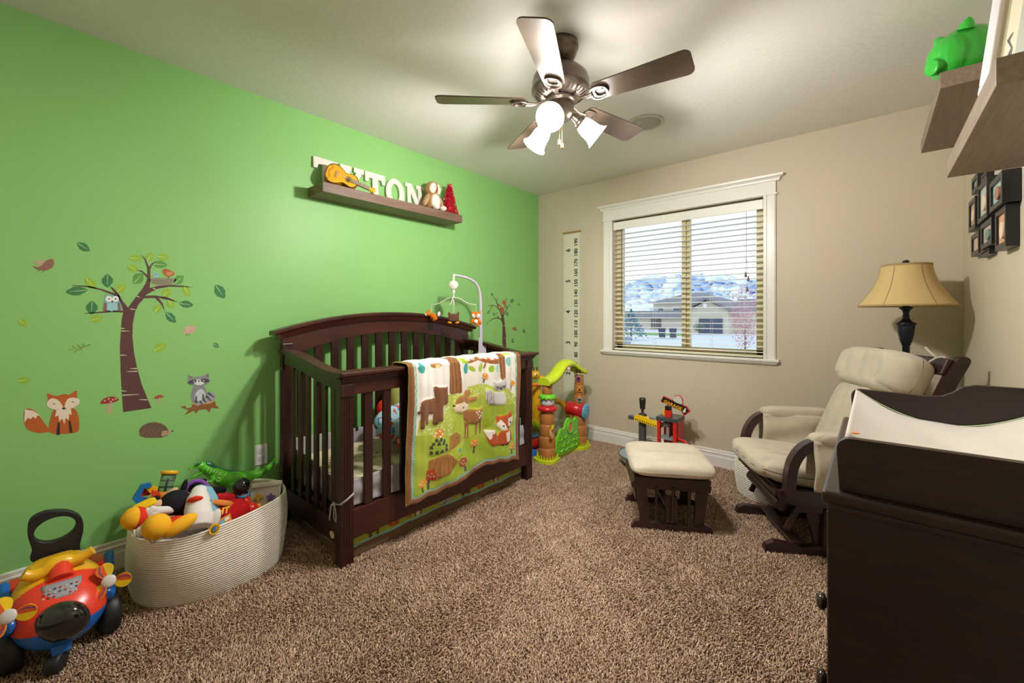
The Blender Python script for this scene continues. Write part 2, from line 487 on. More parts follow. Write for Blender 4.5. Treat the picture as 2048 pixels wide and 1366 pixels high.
for dx, z in ((-.01, 1.47), (.008, 1.44), (0.0, 1.36)):
    MB().lathe([(0, .04), (.004, .038), (.006, .02), (.0085, .006), (.007, 0), (0, 0)], (1.95 + dx, yw + .012, z), n=10).build('tassel', mat('brown tassel', '#6d6258', .5), bd)

# ---------------------------------------------------------------- outdoors
OZ = -.42
MB().bb((-120, RL + 1.2, OZ - .3), (90, 900, OZ)).build('street_ground', mat('pale concrete street', '#d9d8dc', .9, var=(.2, .1)), org=(0, 40, OZ))['kind'] = 'structure'
gz = bpy.data.objects['street_ground']; gz.name = 'ground'
mb = MB(); a = P(1262, 660, z=OZ); b = P(1368, 667, z=OZ); c = P(1368, 663, z=OZ); d = P(1262, 655.5, z=OZ)
mb.prism([(-14.8, 34), (-8.6, 34), (-9.5, 38.5), (-15, 38.5)], .03, Matrix.Translation((0, 0, OZ))); tag(mb.build('lawn', mat('green lawn', '#8fae6a', .95, var=(2, .3))), 'strip of green lawn in front of the two storey house', 'lawn', kind='stuff')
STUC = mat('beige stucco', '#d8cbb8', .9); ROOF = mat('grey brown shingles', '#8f8a8c', .9, var=(6, .3)); DK = mat('dark garage door', '#55586a', .6)
WINM = mat('house window glass', '#6d7480', .2)


def house(name, label, x0, x1, y, dep, h, rh, gable=False):
    t = thing(name, label, 'house', ((x0 + x1) / 2, y + dep / 2, OZ))
    w = MB().bb((x0, y, OZ), (x1, y + dep, h))
    if gable: w.add([(x0, y, h), (x1, y, h), ((x0 + x1) / 2, y, h + rh * .9), (x0, y + .2, h), (x1, y + .2, h), ((x0 + x1) / 2, y + .2, h + rh * .9)], [(0, 1, 2), (3, 5, 4), (0, 2, 5, 3), (1, 4, 5, 2), (0, 3, 4, 1)])
    w.build('wall', STUC, t)
    r = MB(); o = .5
    if gable:
        xm = (x0 + x1) / 2
        for s, e in ((x0 - o, xm), (x1 + o, xm)):
            r.add([(s, y - o, h - .15), (e, y - o, h + rh), (e, y + dep + o, h + rh), (s, y + dep + o, h - .15), (s, y - o, h + .1), (e, y - o, h + rh + .25), (e, y + dep + o, h + rh + .25), (s, y + dep + o, h + .1)],
                  [(0, 1, 2, 3), (4, 7, 6, 5), (0, 4, 5, 1), (3, 2, 6, 7), (0, 3, 7, 4), (1, 5, 6, 2)])
    else:
        a = [(x0 - o, y - o, h), (x1 + o, y - o, h), (x1 + o, y + dep + o, h), (x0 - o, y + dep + o, h)]
        b = [(x0 + dep * .42, y + dep * .5 - .1, h + rh), (x1 - dep * .42, y + dep * .5 - .1, h + rh), (x1 - dep * .42, y + dep * .5 + .1, h + rh), (x0 + dep * .42, y + dep * .5 + .1, h + rh)]
        r.add(a + b, [(0, 1, 5, 4), (1, 2, 6, 5), (2, 3, 7, 6), (3, 0, 4, 7), (4, 5, 6, 7), (3, 2, 1, 0)])
    r.build('roof', ROOF, t)
    return t


h1 = house('two_storey_house', 'beige two storey house with grey hipped roof across the street', -17.6, -9.9, 50, 7, 2.75, 1.25)
MB().bb((-20.5, 48.8, OZ), (-11.8, 50.2, .9)).build('porch_wing', STUC, h1)
MB().prism([(0, 0), (2.2, 0), (.9, .9)], 9.6, frame((-21, 48.2, .9), (0, 1, 0), (0, 0, 1), (1, 0, 0))).build('porch_roof', ROOF, h1)
f = MB().bb((-17.4, 48.7, -.3), (-16.2, 48.85, .8)).build('entry_door', mat('dark entry', '#6a6468', .5), h1)
for (a, b, c, d) in ((-17.1, -16.3, 1.5, 2.3), (-15.3, -14.1, 1.5, 2.3), (-13.4, -12.5, 0, .8), (-11.9, -10.7, 1.6, 2.3)):
    yy = 49.95 if c > 1 else 48.75
    w_ = MB().bb((a, yy, c), (b, yy + .1, d)).build('window', mat('white window frame', '#e6e4e0', .5), h1)
    MB().bb((a + .1, yy - .03, c + .1), (b - .1, yy, d - .1)).build('pane', WINM, w_)
h2 = house('garage_house', 'beige gabled garage house with dark garage door across the street', -10.4, -6.9, 40, 8, 1.65, 1.0, gable=True)
MB().bb((-9.3, 39.9, OZ), (-7.35, 40.02, 1.05)).build('garage_door', DK, h2)
MB().bb((-6.9, 42, OZ), (-1.5, 48, 1.5)).build('side_wing', STUC, h2)
MB().prism([(0, 0), (6, 0), (3, 1.3)], 6.4, frame((-7.2, 42, 1.5), (0, 1, 0), (0, 0, 1), (1, 0, 0))).build('wing_roof', ROOF, h2)
MB().box((-8.65, 39.45, 2.1), (.3, .05, .35)).build('gable_vent', TRIM, h2)


def blobs_tree(name, label, x, y, z0, r, h, col, conifer=False, seed=0):
    t = thing(name, label, 'tree', (x, y, z0)); rr = random.Random(seed)
    MB().cyl((x, y, z0), (x, y, z0 + h * .5), .07 * r, .04 * r, n=8).build('trunk', mat('grey bark', '#6b5d55', .9), t)
    mb = MB()
    for i in range(900 if conifer else 1100):
        if conifer:
            k = rr.random() ** .8; rad = r * (1 - k) * rr.uniform(.5, 1.08); a = rr.uniform(0, 2 * PI)
            p = Vector((x + rad * math.cos(a), y + rad * math.sin(a), z0 + .08 * h + k * h * .92))
        else:
            d = Vector((rr.gauss(0, 1), rr.gauss(0, 1), rr.gauss(0, 1))).normalized() * (rr.random() ** .45)
            p = Vector((x + d.x * r, y + d.y * r, z0 + h * .58 + d.z * h * .42))
        s = r * .055 * rr.uniform(.7, 1.5)
        u = Vector((rr.gauss(0, 1), rr.gauss(0, 1), rr.gauss(0, .7))).normalized() * s; v = u.orthogonal().normalized() * s * .8
        mb.add([p - u, p - v, p + u, p + v], [(0, 1, 2, 3)])
    mb.build('foliage', mat('foliage ' + col, col, .8, var=(3, .3)), t)


p = P(1262, 657, y=26); blobs_tree('blue_spruce', 'small blue green spruce at the left of the view outside', p.x, 26, OZ, 1.15, 2.0, '#7f9fa8', True, 1)
p = P(1490, 640, y=16); blobs_tree('blossom_tree', 'pinkish red leaved tree at the right of the view outside', p.x, 16, OZ, .5, 2.7, '#d9a3aa', False, 2)
p = P(1398, 650, y=38); blobs_tree('round_shrub', 'dark round shrub beside the garage of the gabled house', p.x, 38.0, OZ, .5, 1.1, '#7d8a80', False, 3)
BIN = mat('dark grey bin plastic', '#4c525e', .5)


def wheelie(label, px, Y, col=BIN, s=1.0, group=None):
    x = P(px, 670, y=Y).x; t = thing('wheeled_bin', label, 'bin', (x, Y, OZ), .3, group); s *= .72
    M = WM[t]; mb = MB(M)
    mb.add([(-.25 * s, -.3 * s, .06), (.25 * s, -.3 * s, .06), (.25 * s, .25 * s, .06), (-.25 * s, .25 * s, .06), (-.34 * s, -.4 * s, 1.0 * s), (.34 * s, -.4 * s, 1.0 * s), (.34 * s, .36 * s, 1.0 * s), (-.34 * s, .36 * s, 1.0 * s)],
           [(3, 2, 1, 0), (0, 1, 5, 4), (1, 2, 6, 5), (2, 3, 7, 6), (3, 0, 4, 7), (4, 5, 6, 7)])
    mb.build('bin_body', col, t)
    MB(M).box((0, -.02, 1.03 * s), (.74 * s, .84 * s, .07), rot(-.06, 'X')).build('lid', col, t)
    MB(M).cyl((-.3 * s, .3 * s, .11), (.3 * s, .3 * s, .11), .11, n=14).build('wheels', BLACKPL, t)


wheelie('left one of two dark bins standing together on the street', 1324, 30)
wheelie('right one of two dark bins standing together on the street', 1346, 30)
wheelie('blue grey bin beside the spruce at the edge of the window view', 1251, 17, mat('blue grey bin', '#8f9bb0', .5), .9)


def mountains():
    mb = MB(); prof = [(1150, 572), (1225, 568), (1262, 560), (1290, 553), (1310, 549), (1335, 553), (1352, 547), (1380, 551), (1400, 547), (1430, 552), (1450, 548), (1470, 556), (1500, 560), (1560, 552), (1700, 566)]
    top = spline([P(a, b, y=700) for a, b in prof], 8, False); nn = len(top); rr = random.Random(4)
    rows = 14; vs = []; cs = []
    for i, p in enumerate(top):
        hgt = p.z - OZ
        for j in range(rows + 1):
            t = j / rows
            jag = rr.uniform(-1, 1) * (4 if 0 < j < rows else 1.5)
            vs.append((p.x + jag * 2, 700 - 110 * (1 - t) + jag * 5, OZ + hgt * t ** 1.15 + jag * .7 * (t > 0)))
    fs = [(i * (rows + 1) + j, (i + 1) * (rows + 1) + j, (i + 1) * (rows + 1) + j + 1, i * (rows + 1) + j + 1) for i in range(nn - 1) for j in range(rows)]
    mb.add(vs, fs)
    m = bpy.data.materials.new('snowy mountain rock'); m.use_nodes = True; N = m.node_tree.nodes; L = m.node_tree.links
    b = N['Principled BSDF']; b.inputs['Roughness'].default_value = .9
    tc = N.new('ShaderNodeTexCoord'); n = N.new('ShaderNodeTexNoise'); n.inputs['Scale'].default_value = .03; n.inputs['Detail'].default_value = 6
    cr = N.new('ShaderNodeValToRGB'); cr.color_ramp.elements[0].position = .44; cr.color_ramp.elements[1].position = .56
    cr.color_ramp.elements[0].color = lin('#b4c6e2'); cr.color_ramp.elements[1].color = lin('#f2f4f8')
    L.new(tc.outputs['Object'], n.inputs['Vector']); L.new(n.outputs['Fac'], cr.inputs['Fac']); L.new(cr.outputs['Color'], b.inputs['Base Color'])
    tag(mb.build('mountain_range', m, org=(-300, 700, OZ)), kind='structure')


mountains()

# ---------------------------------------------------------------- sky and daylight
wd = bpy.data.worlds.new('overcast sky'); SC.world = wd; wd.use_nodes = True
N = wd.node_tree.nodes; L = wd.node_tree.links; bg = N['Background']
tc = N.new('ShaderNodeTexCoord'); sx = N.new('ShaderNodeSeparateXYZ'); cr = N.new('ShaderNodeValToRGB')
cr.color_ramp.elements[0].position = .0; cr.color_ramp.elements[0].color = (.92, .96, 1.0, 1)
cr.color_ramp.elements[1].position = .5; cr.color_ramp.elements[1].color = (.62, .78, 1.0, 1)
L.new(tc.outputs['Generated'], sx.inputs[0]); L.new(sx.outputs['Z'], cr.inputs['Fac']); L.new(cr.outputs['Color'], bg.inputs['Color'])
bg.inputs['Strength'].default_value = .62
# ================================================================ ceiling fan
BRZ = mat('brushed bronze metal', '#6e6258', .32, metal=.75)
BRZD = mat('dark bronze metal', '#3c332d', .4, metal=.6)
BLADE = mat('fan blade wood', '#4d4136', .33, wood=('#5a4a3e', (2, 2, 2)))
FC = Vector((1.565, 1.625, 0))
GLASSL = mat('lit frosted glass', '#fff3dc', .5, emit=('#fffaf2', 16.0))
BULB = mat('lit bulb', '#ffffff', .5, emit=('#fff0d8', 60.0))
fan = thing('ceiling_fan', 'bronze five blade ceiling fan with three lit frosted glass shades', 'ceiling fan', (FC.x, FC.y, 1.94))
fx, fy = FC.x, FC.y
MB().lathe([(0, 2.44), (.082, 2.44), (.084, 2.425), (.082, 2.415), (.077, 2.412), (.074, 2.39), (.06, 2.365), (.04, 2.352), (0, 2.35)], (fx, fy, 0)).build('canopy', BRZ, fan)
MB().cyl((fx, fy, 2.30), (fx, fy, 2.36), .019).lathe([(.024, 2.335), (.03, 2.33), (.03, 2.32), (.024, 2.315)], (fx, fy, 0)).build('downrod', BRZ, fan)
mo = MB().lathe([(0, 2.32), (.06, 2.32), (.105, 2.306), (.125, 2.285), (.131, 2.262), (.131, 2.232), (.134, 2.23), (.134, 2.222), (.128, 2.212), (.095, 2.192), (.07, 2.186), (0, 2.186)], (fx, fy, 0), n=64)
motor = mo.build('motor_housing', BRZ, fan)
sl = MB()
for i in range(30):
    a = 2 * PI * i / 30
    c = Vector((fx + .104 * math.cos(a), fy + .104 * math.sin(a), 2.1965))
    sl.bar(c - Vector((.012 * math.cos(a), .012 * math.sin(a), .0065)), c + Vector((.012 * math.cos(a), .012 * math.sin(a), .0075)), .007, .004)
sl.build('vent_slots', BRZD, motor)
MB().lathe([(0, 2.187), (.066, 2.187), (.07, 2.178), (.066, 2.168), (.058, 2.166), (.058, 2.16), (.062, 2.156), (.062, 2.118), (.056, 2.10), (.04, 2.088), (.018, 2.082), (0, 2.082)], (fx, fy, 0), n=40).build('switch_housing', BRZ, fan)
BZ = 2.168
for k in range(5):
    a = math.radians(-137 + 72 * k)
    M = Matrix.Translation((fx, fy, BZ)) @ Matrix.Rotation(a, 4, 'Z')
    MP = M @ Matrix.Rotation(math.radians(-13), 4, 'X')
    r0, r1, w0, w1 = .165, .575, .05, .066
    out = [(r0, -w0 + .012), (r0 + .012, -w0)] + [(r1 - .03 + .03 * math.sin(t), -w1 + .03 - .03 * math.cos(t)) for t in [PI / 2 * i / 6 for i in range(7)]]
    out += [(x, -y) for x, y in reversed(out)]
    bl = MB(MP).prism(out, .006).build('blade', BLADE, fan, bevel=.0015)
    br = MB(M)
    br.tube([(.055, 0, .01), (.08, 0, .004), (.11, .0, -.008), (.135, 0, -.012), (.16, 0, -.010)], [.012, .011, .010, .014, .02], n=8, flat=.45, up=(0, 0, 1))
    mm = Matrix.Rotation(math.radians(-13), 4, 'X')
    br2 = MB(MP)
    tri = spline([(.15, -.018), (.165, -.036), (.195, -.04), (.222, -.028), (.232, 0), (.222, .028), (.195, .04), (.165, .036), (.15, .018)], 4)
    inn = [((p.x - .192) * .55 + .198, p.y * .55) for p in tri]
    br2.ringplate([(p.x, p.y) for p in tri], inn, .006, Matrix.Translation((0, 0, -.0085)))
    br2.ringplate([(p.x, p.y) for p in tri], [((p.x - .192) * .82 + .193, p.y * .82) for p in tri], .010, Matrix.Translation((0, 0, -.012)))
    br.build('blade_bracket', BRZ, bl); br2.build('medallion', BRZ, bl, bevel=.001)
    for (x, y) in ((.178, 0), (.212, .018), (.212, -.018)): MB(MP).ell((x, y, -.009), (.004, .004, .003), nu=8, nv=5).build('screw', BRZD, bl)
for k, ad in enumerate((-70, 50, 170)):
    a = math.radians(ad); d = Vector((math.cos(a), math.sin(a), 0))
    base = Vector((fx, fy, 2.112)); ax = (d * .80 - Vector((0, 0, .60))).normalized()
    p1 = base + d * .06; p2 = p1 + ax * .035
    arm = MB().tube([base + d * .03, base + d * .05, p1, p2], [.012, .013, .016, .024], n=14).lathe([(.024, 0), (.031, .006), (.031, .022), (.028, .024)], p2 - ax * .004, ax, n=24).build('lamp_arm', BRZ, fan)
    q = p2 + ax * .012
    sh = MB().lathe([(.027, 0), (.034, .012), (.040, .032), (.042, .055), (.045, .078), (.053, .096), (.061, .104), (.058, .104), (.051, .094), (.042, .076), (.039, .055), (.037, .032), (.031, .012)], q, ax, n=36)
    sh.build('glass_shade', GLASSL, fan)
    MB().ell(q + ax * .05, (.022, .022, .03), Vector((0, 0, 1)).rotation_difference(ax).to_matrix()).build('bulb', BULB, fan)
    lt = bpy.data.lights.new('bulb_light', 'SPOT'); lt.energy = 27; lt.color = (1, .985, .96); lt.shadow_soft_size = .055; lt.spot_size = math.radians(172); lt.spot_blend = .5
    lo = bpy.data.objects.new('bulb_light', lt); COL.objects.link(lo); lo.location = q + ax * .098
    lo.rotation_euler = (-ax).to_track_quat('Z', 'Y').to_euler()
for dx, dy, z in ((-.012, .01, 1.985), (.012, -.004, 1.958)):
    pc = MB().cyl((fx + dx, fy + dy, z + .02), (fx + dx, fy + dy, 2.09), .0012, n=6).build('pull_chain', mat('brass chain', '#b59a6a', .3, metal=.8), fan)
    MB().lathe([(0, 0), (.006, .001), (.0072, .006), (.006, .012), (.0075, .018), (.006, .026), (.002, .03), (0, .03)], (fx + dx, fy + dy, z - .008), n=14).build('chain_fob', mat('brass fob', '#c9a56a', .3, metal=.6), pc)

# ceiling speaker
sp = thing('ceiling_speaker', 'round white speaker grille set in the ceiling behind the fan', 'speaker', (1.54, 2.645, 2.42))
MB().lathe([(.093, 2.44), (.116, 2.44), (.116, 2.434), (.108, 2.431), (.096, 2.432), (.093, 2.436)], (1.54, 2.645, 0), n=48).build('trim_ring', mat('white speaker ring', '#c4c0b8', .5), sp)
MB().lathe([(0, 2.4335), (.094, 2.4335), (.094, 2.4385), (0, 2.4385)], (1.54, 2.645, 0), n=48).build('grille', mat('white speaker grille', '#b2aea6', .7, bump=(800, .5, .001)), sp)

# ================================================================ floating shelf on the green wall and what stands on it
SX, SY0, SY1, SZ0, SZ = .2, 1.152, 2.262, 1.916, 1.974
MB().bb((0, SY0, SZ0), (SX, SY1, SZ)).build('floating_shelf', WALNUT, None, bevel=.0012)
tag(bpy.data.objects['floating_shelf'], 'walnut brown floating shelf with white letters on the green wall', 'shelf')
LET = mat('white painted wood letter', '#e3dbd3', .5)
H_ = .203


def slab(o, parts):   # parts: list of boxes or polygons in letter space
    for q in parts: o.append(q)


def letter(ch, y0, wd_, label):
    th = .014
    M = frame((.016, y0, SZ), (0, 1, 0), (0, 0, 1), (1, 0, 0)) @ Matrix.Rotation(math.radians(-3), 4, 'X')
    mb = MB(M); s = wd_; h = H_
    def pg(pts, t=th): mb.prism([(x * s, y * h) for x, y in pts], t)
    if ch == 'T':
        pg([(0, 1), (1, 1), (1, .66), (.86, .66), (.80, .80), (.64, .80), (.64, .15), (.78, .13), (.78, 0), (.22, 0), (.22, .13), (.36, .15), (.36, .80), (.20, .80), (.14, .66), (0, .66)])
    elif ch == 'Y':
        pg([(0, 1), (.46, 1), (.46, .84), (.38, .84), (.52, .58), (.66, .84), (.57, .84), (.57, 1), (1, 1), (1, .84), (.90, .84), (.65, .42), (.65, .15), (.76, .13), (.76, 0), (.26, 0), (.26, .13), (.38, .15), (.38, .42), (.10, .84), (0, .84)])
    elif ch == 'O':
        o = circ(.5 * s, .5 * h, .5 * s, 32, .52 * h); i = circ(.5 * s, .5 * h, .23 * s, 32, .32 * h); mb.ringplate(o, i, th)
    elif ch == 'N':
        pg([(0, 1), (.34, 1), (.70, .42), (.70, .86), (.60, .86), (.60, 1), (1.02, 1), (1.02, .86), (.90, .86), (.90, 0), (.70, 0), (.28, .66), (.28, .14), (.38, .14), (.38, 0), (0, 0), (0, .14), (.10, .14), (.10, .86), (0, .86)])
    tag(mb.build('wooden_letter', LET, bevel=.001), label, 'letter', 'white wooden letters standing on the floating shelf')


letter('T', 1.178, .155, 'white wooden letter T at the left end of the shelf, half behind the guitar')
letter('Y', 1.350, .170, 'white wooden letter Y on the shelf behind the toy guitar')
letter('T', 1.528, .155, 'white wooden letter T in the middle of the shelf, beside the letter O')
letter('O', 1.690, .155, 'white wooden letter O on the shelf')
letter('N', 1.856, .165, 'white wooden letter N on the shelf beside the plush owl')

# toy guitar leaning on the shelf
gt = thing('toy_guitar', 'small yellow toy guitar lying tilted in front of the white letters', 'toy guitar', (.15, 1.36, SZ))
YG = mat('yellow guitar top', '#f0b024', .3, var=(8, .08)); YS = mat('amber guitar side', '#b8801c', .3)
a_ = P(672, 352, x=.13); b_ = P(745, 384, x=.16)
ex = Vector((-.18, .93, -.34)).normalized(); nz = Vector((.93, -.18, .32)).normalized(); nz = (nz - ex * nz.dot(ex)).normalized(); ey = nz.cross(ex)
A_ = Vector((.105, 1.228, 2.078)); B_ = P(751, 383, x=.215); ex = (B_ - A_).normalized(); nz = Vector((.93, -.28, .28)); nz = (nz - ex * nz.dot(ex)).normalized(); ey = nz.cross(ex)
MG = frame(A_, ex, ey, nz) @ Matrix.Diagonal(((B_ - A_).length / .305, 1.12, 1.0, 1))
body = spline([(-.012, 0), (-.004, .042), (.03, .064), (.07, .055), (.10, .036), (.13, .040), (.155, .044), (.18, .03), (.19, 0), (.18, -.03), (.155, -.044), (.13, -.040), (.10, -.036), (.07, -.055), (.03, -.064), (-.004, -.042)], 5)
MB(MG).prism([(p.x, p.y) for p in body], .034, Matrix.Translation((0, 0, -.034)), smooth=True).build('guitar_body', YS, gt)
MB(MG).prism([(p.x, p.y) for p in body], .002).build('sound_board', YG, gt)
MB(MG).ringplate([(p.x, p.y) for p in body], [((p.x - .085) * .955 + .085, p.y * .93) for p in body], .0028).build('edge_binding', mat('dark brown binding', '#4a2410', .4), gt)
st = []
for i in range(24): r_ = .024 if i % 2 else .016; st.append((.128 + r_ * math.cos(i * PI / 12), r_ * math.sin(i * PI / 12)))
MB(MG).prism(st, .0032).build('rosette', mat('black rosette', '#3a2c1c', .4), gt)
MB(MG).ringplate(circ(.128, 0, .0165), circ(.128, 0, .0145), .0042).build('rosette_ring', mat('pale ring', '#d8b878', .4), gt)
MB(MG).bb((.045, -.022, .002), (.062, .022, .006)).bb((.050, -.016, .006), (.055, .016, .009)).build('bridge', mat('pale guitar bridge', '#c99a5c', .4), gt)
dec = MB(MG)
rr = random.Random(3)
for i in range(11):
    y = -.046 + .0095 * i; x = .004 + .006 * math.sin(i)
    dec.tube([(x, y, .0026), (x + .006, y + .004, .003), (x + .012, y, .003), (x + .014, y + .005, .0026)], .0009, n=4)
dec.build('painted_scroll', mat('black paint', '#2c2014', .5), gt)
NK = mat('grey brown fretboard', '#8c7a66', .4)
MB(MG).bb((.148, -.012, -.004), (.265, .012, .006)).build('neck', NK, gt)
fr_ = MB(MG)
for i in range(9): fr_.bb((.158 + .012 * i, -.012, .006), (.1592 + .012 * i, .012, .0068))
fr_.build('frets', mat('silver frets', '#c8c4bc', .3, metal=.6), gt)
MB(MG).prism([(.265, -.012), (.30, -.018), (.305, 0), (.30, .018), (.265, .012)], .008, Matrix.Translation((0, 0, -.004))).build('headstock', YG, gt)
tp = MB(MG)
for i in range(2):
    for s_ in (-1, 1): tp.cyl((.275 + .013 * i, .009 * s_, .003), (.275 + .013 * i, .009 * s_, .008), .0028, n=10)
tp.build('tuning_pegs', mat('brown pegs', '#6b4a1c', .4), gt)
ss = MB(MG)
for i in range(4): ss.cyl((.052, -.006 + .004 * i, .0085), (.268, -.006 + .004 * i, .0082), .0004, n=4)
ss.build('strings', mat('nylon strings', '#ddd2b8', .4), gt)

# plush owl on the shelf
OX, OY = .105, 2.045
TAN = mat('caramel plush', '#a9783f', .95, bump=(300, .8, .004), sheen=.3); WHP = mat('cream plush', '#e9dfd0', .95, bump=(300, .6, .003), sheen=.3); SPK = mat('speckled plush wing', '#c7a877', .95, var=(90, .5), bump=(300, .6, .003))
TS = Matrix.Translation((OX, OY, SZ)) @ Matrix.Scale(1.38, 4) @ Matrix.Translation((-OX, -OY, -SZ))
ow = thing('plush_owl', 'brown and cream plush owl sitting on the shelf beside the red tree', 'plush toy', (OX, OY, SZ))
MB(TS).ell((OX, OY, SZ + .055), (.042, .045, .058)).ell((OX + .006, OY - .005, SZ + .125), (.042, .046, .042)).build('owl_body', TAN, ow, remesh=.004)
MB(TS).ell((OX + .03, OY - .006, SZ + .052), (.024, .028, .043)).build('belly', WHP, ow)
fc = MB(TS)
for s_ in (-1, 1): fc.ell((OX + .030, OY - .008 + .014 * s_, SZ + .124), (.018, .022, .030), rot(.3 * s_, 'X'))
fc.build('face_disc', WHP, ow)
ey_ = MB(TS)
for s_ in (-1, 1): ey_.ell((OX + .0465, OY - .008 + .017 * s_, SZ + .130), (.002, .0026, .0028), nu=10, nv=6)
ey_.build('eyes', mat('black bead eye', '#101010', .15), ow)
MB(TS).ell((OX + .049, OY - .008, SZ + .112), (.005, .0035, .010)).build('beak', mat('brown beak', '#8a4a2c', .6), ow)
for s_ in (-1, 1):
    MB(TS).ell((OX + .005, OY + .048 * s_, SZ + .06), (.02, .014, .042), rot(.45 * s_, 'X')).build('wing', SPK, ow)
    MB(TS).ell((OX + .06, OY + .024 * s_, SZ + .014), (.024, .015, .014)).build('foot', WHP, ow)
# tinsel tree
tx, ty = .125, 2.195
TS = Matrix.Translation((tx, ty, SZ)) @ Matrix.Diagonal((1.2, 1.2, 1.42, 1)) @ Matrix.Translation((-tx, -ty, -SZ))
tt = thing('tinsel_tree', 'small red tinsel cone tree at the right end of the shelf', 'ornament', (tx, ty, SZ))
MB(TS).lathe([(0, 0), (.044, 0), (.043, .004), (.013, .155), (0, .158)], (tx, ty, SZ), n=20).build('cone', mat('red foil cone', '#a01426', .4), tt)
tn = MB(TS); rr = random.Random(11)
for i in range(2600):
    k = rr.random() ** 1.25; a = rr.uniform(0, 2 * PI); r_ = .046 * (1 - k) + .008; z = SZ + .006 + .165 * k
    p = Vector((tx + r_ * math.cos(a), ty + r_ * math.sin(a), z)); d = Vector((.6 * math.cos(a) + rr.gauss(0, .7), .6 * math.sin(a) + rr.gauss(0, .7), rr.gauss(0, .8))).normalized() * rr.uniform(.008, .016)
    s_ = Vector((rr.gauss(0, 1), rr.gauss(0, 1), rr.gauss(0, 1))).normalized() * .0019
    tn.add([p - s_, p + s_, p + d], [(0, 1, 2)])
tn.build('tinsel', mat('red tinsel', '#cc1830', .3, metal=.25), tt)

# ================================================================ stickers on the green wall
def W3(cx, cy):          # zoomed-photo reading -> metres on the wall (y, z)
    p = P(cx * 480 / 1490, 460 + cy * 440 / 1366, x=0); return (p.y, p.z)


WF = lambda off: frame((.0006 + off, 0, 0), (0, 1, 0), (0, 0, 1), (1, 0, 0))


class Sticker:
    def __init__(s): s.mb = MB(); s.mats = []; s.k = 0

    def p(s, pts, col, smooth=True, n=5, raw=False):
        if not raw: pts = [W3(*q) for q in pts]
        if smooth and len(pts) > 3: pts = [(v.x, v.y) for v in spline([(a, b) for a, b in pts], n)]
        m = vinyl(col)
        if m not in s.mats: s.mats.append(m)
        s.k += 1
        s.mb.prism(pts, .00012, WF(.00007 * s.k), m=s.mats.index(m)); return s

    def e(s, cx, cy, rx, ry, col, a=0, n=18): return s.p(circ(cx, cy, rx, n, ry, a), col, False)

    def st(s, a, b, w, col):
        dx, dy = b[0] - a[0], b[1] - a[1]; L_ = math.hypot(dx, dy); nx, ny = -dy / L_ * w / 2, dx / L_ * w / 2
        return s.p([(a[0] + nx, a[1] + ny), (b[0] + nx * .3, b[1] + ny * .3), (b[0] - nx * .3, b[1] - ny * .3), (a[0] - nx, a[1] - ny)], col, False)

    def done(s, name, label=None, cat='wall sticker', group=None, parent=None):
        o = s.mb.build(name, s.mats, parent)
        if parent is None: tag(o, label, cat, group)
        return o


LG, MGN, DG = '#93bb3a', '#5f9a48', '#3f7f4c'


def leafpts(c, L_, w, a, teeth=0):
    out = []; n = 8
    for s_ in (1, -1):
        for i in range(n + 1):
            t = i / n if s_ == 1 else 1 - i / n
            x = -L_ / 2 + L_ * t; y = s_ * w / 2 * math.sin(PI * t) ** .85
            if teeth and i % 2: y *= 1 + teeth
            if not (s_ == -1 and i in (0, n)): out.append((c[0] + x * math.cos(a) - y * math.sin(a), c[1] + x * math.sin(a) + y * math.cos(a)))
    return out


def leaf(st_, c, L_, w, a, col, vein='#cfe0a8', teeth=.12):
    a = math.radians(a)
    st_.p(leafpts(c, L_, w, a, teeth), col, False)
    d = (math.cos(a), math.sin(a))
    st_.st((c[0] - d[0] * L_ * .42, c[1] - d[1] * L_ * .42), (c[0] + d[0] * L_ * .3, c[1] + d[1] * L_ * .3), 4, vein)


BR = '#5e3f3c'
tree = thing('tree_sticker', 'large brown tree sticker with green leaves on the green wall', 'wall sticker', (0, W3(800, 700)[0], W3(800, 1130)[1]))
t = Sticker()
t.p([(765, 1130), (750, 900), (745, 720), (755, 560), (765, 512), (700, 510), (620, 516), (525, 520), (522, 517), (610, 508), (700, 500), (765, 500), (752, 460), (735, 425), (700, 402), (620, 372), (545, 355), (450, 347), (448, 343), (550, 347), (640, 368), (715, 395), (690, 362), (682, 352), (700, 358), (735, 395), (765, 445), (795, 482), (840, 420), (880, 370), (905, 330), (915, 297), (880, 262), (845, 248), (880, 252), (915, 280), (915, 240), (895, 180), (870, 150), (900, 175), (925, 228), (945, 205), (970, 190), (945, 215), (932, 245), (934, 300), (930, 360), (980, 348), (1060, 340), (1130, 345), (1200, 356), (1120, 354), (1050, 352), (980, 365), (920, 395), (900, 408), (960, 406), (1040, 418), (1110, 450), (1060, 438), (985, 422), (1010, 455), (1025, 508), (1000, 460), (960, 422), (895, 424), (860, 462), (838, 510), (825, 580), (822, 660), (832, 760), (850, 850), (880, 960), (940, 1105)], BR, False)
for a, b in (((810, 490), (848, 496)), ((750, 610), (775, 612)), ((752, 627), (803, 628)), ((748, 777), (788, 778)), ((850, 860), (806, 861)), ((852, 877), (788, 879)), ((755, 999), (787, 1000)), ((757, 1026), (864, 1020)), ((915, 1054), (862, 1052)), ((848, 410), (868, 418)), ((950, 362), (975, 372))):
    t.st(a, b, 7, '#c9d6a4')
t.done('tree_trunk', parent=tree)
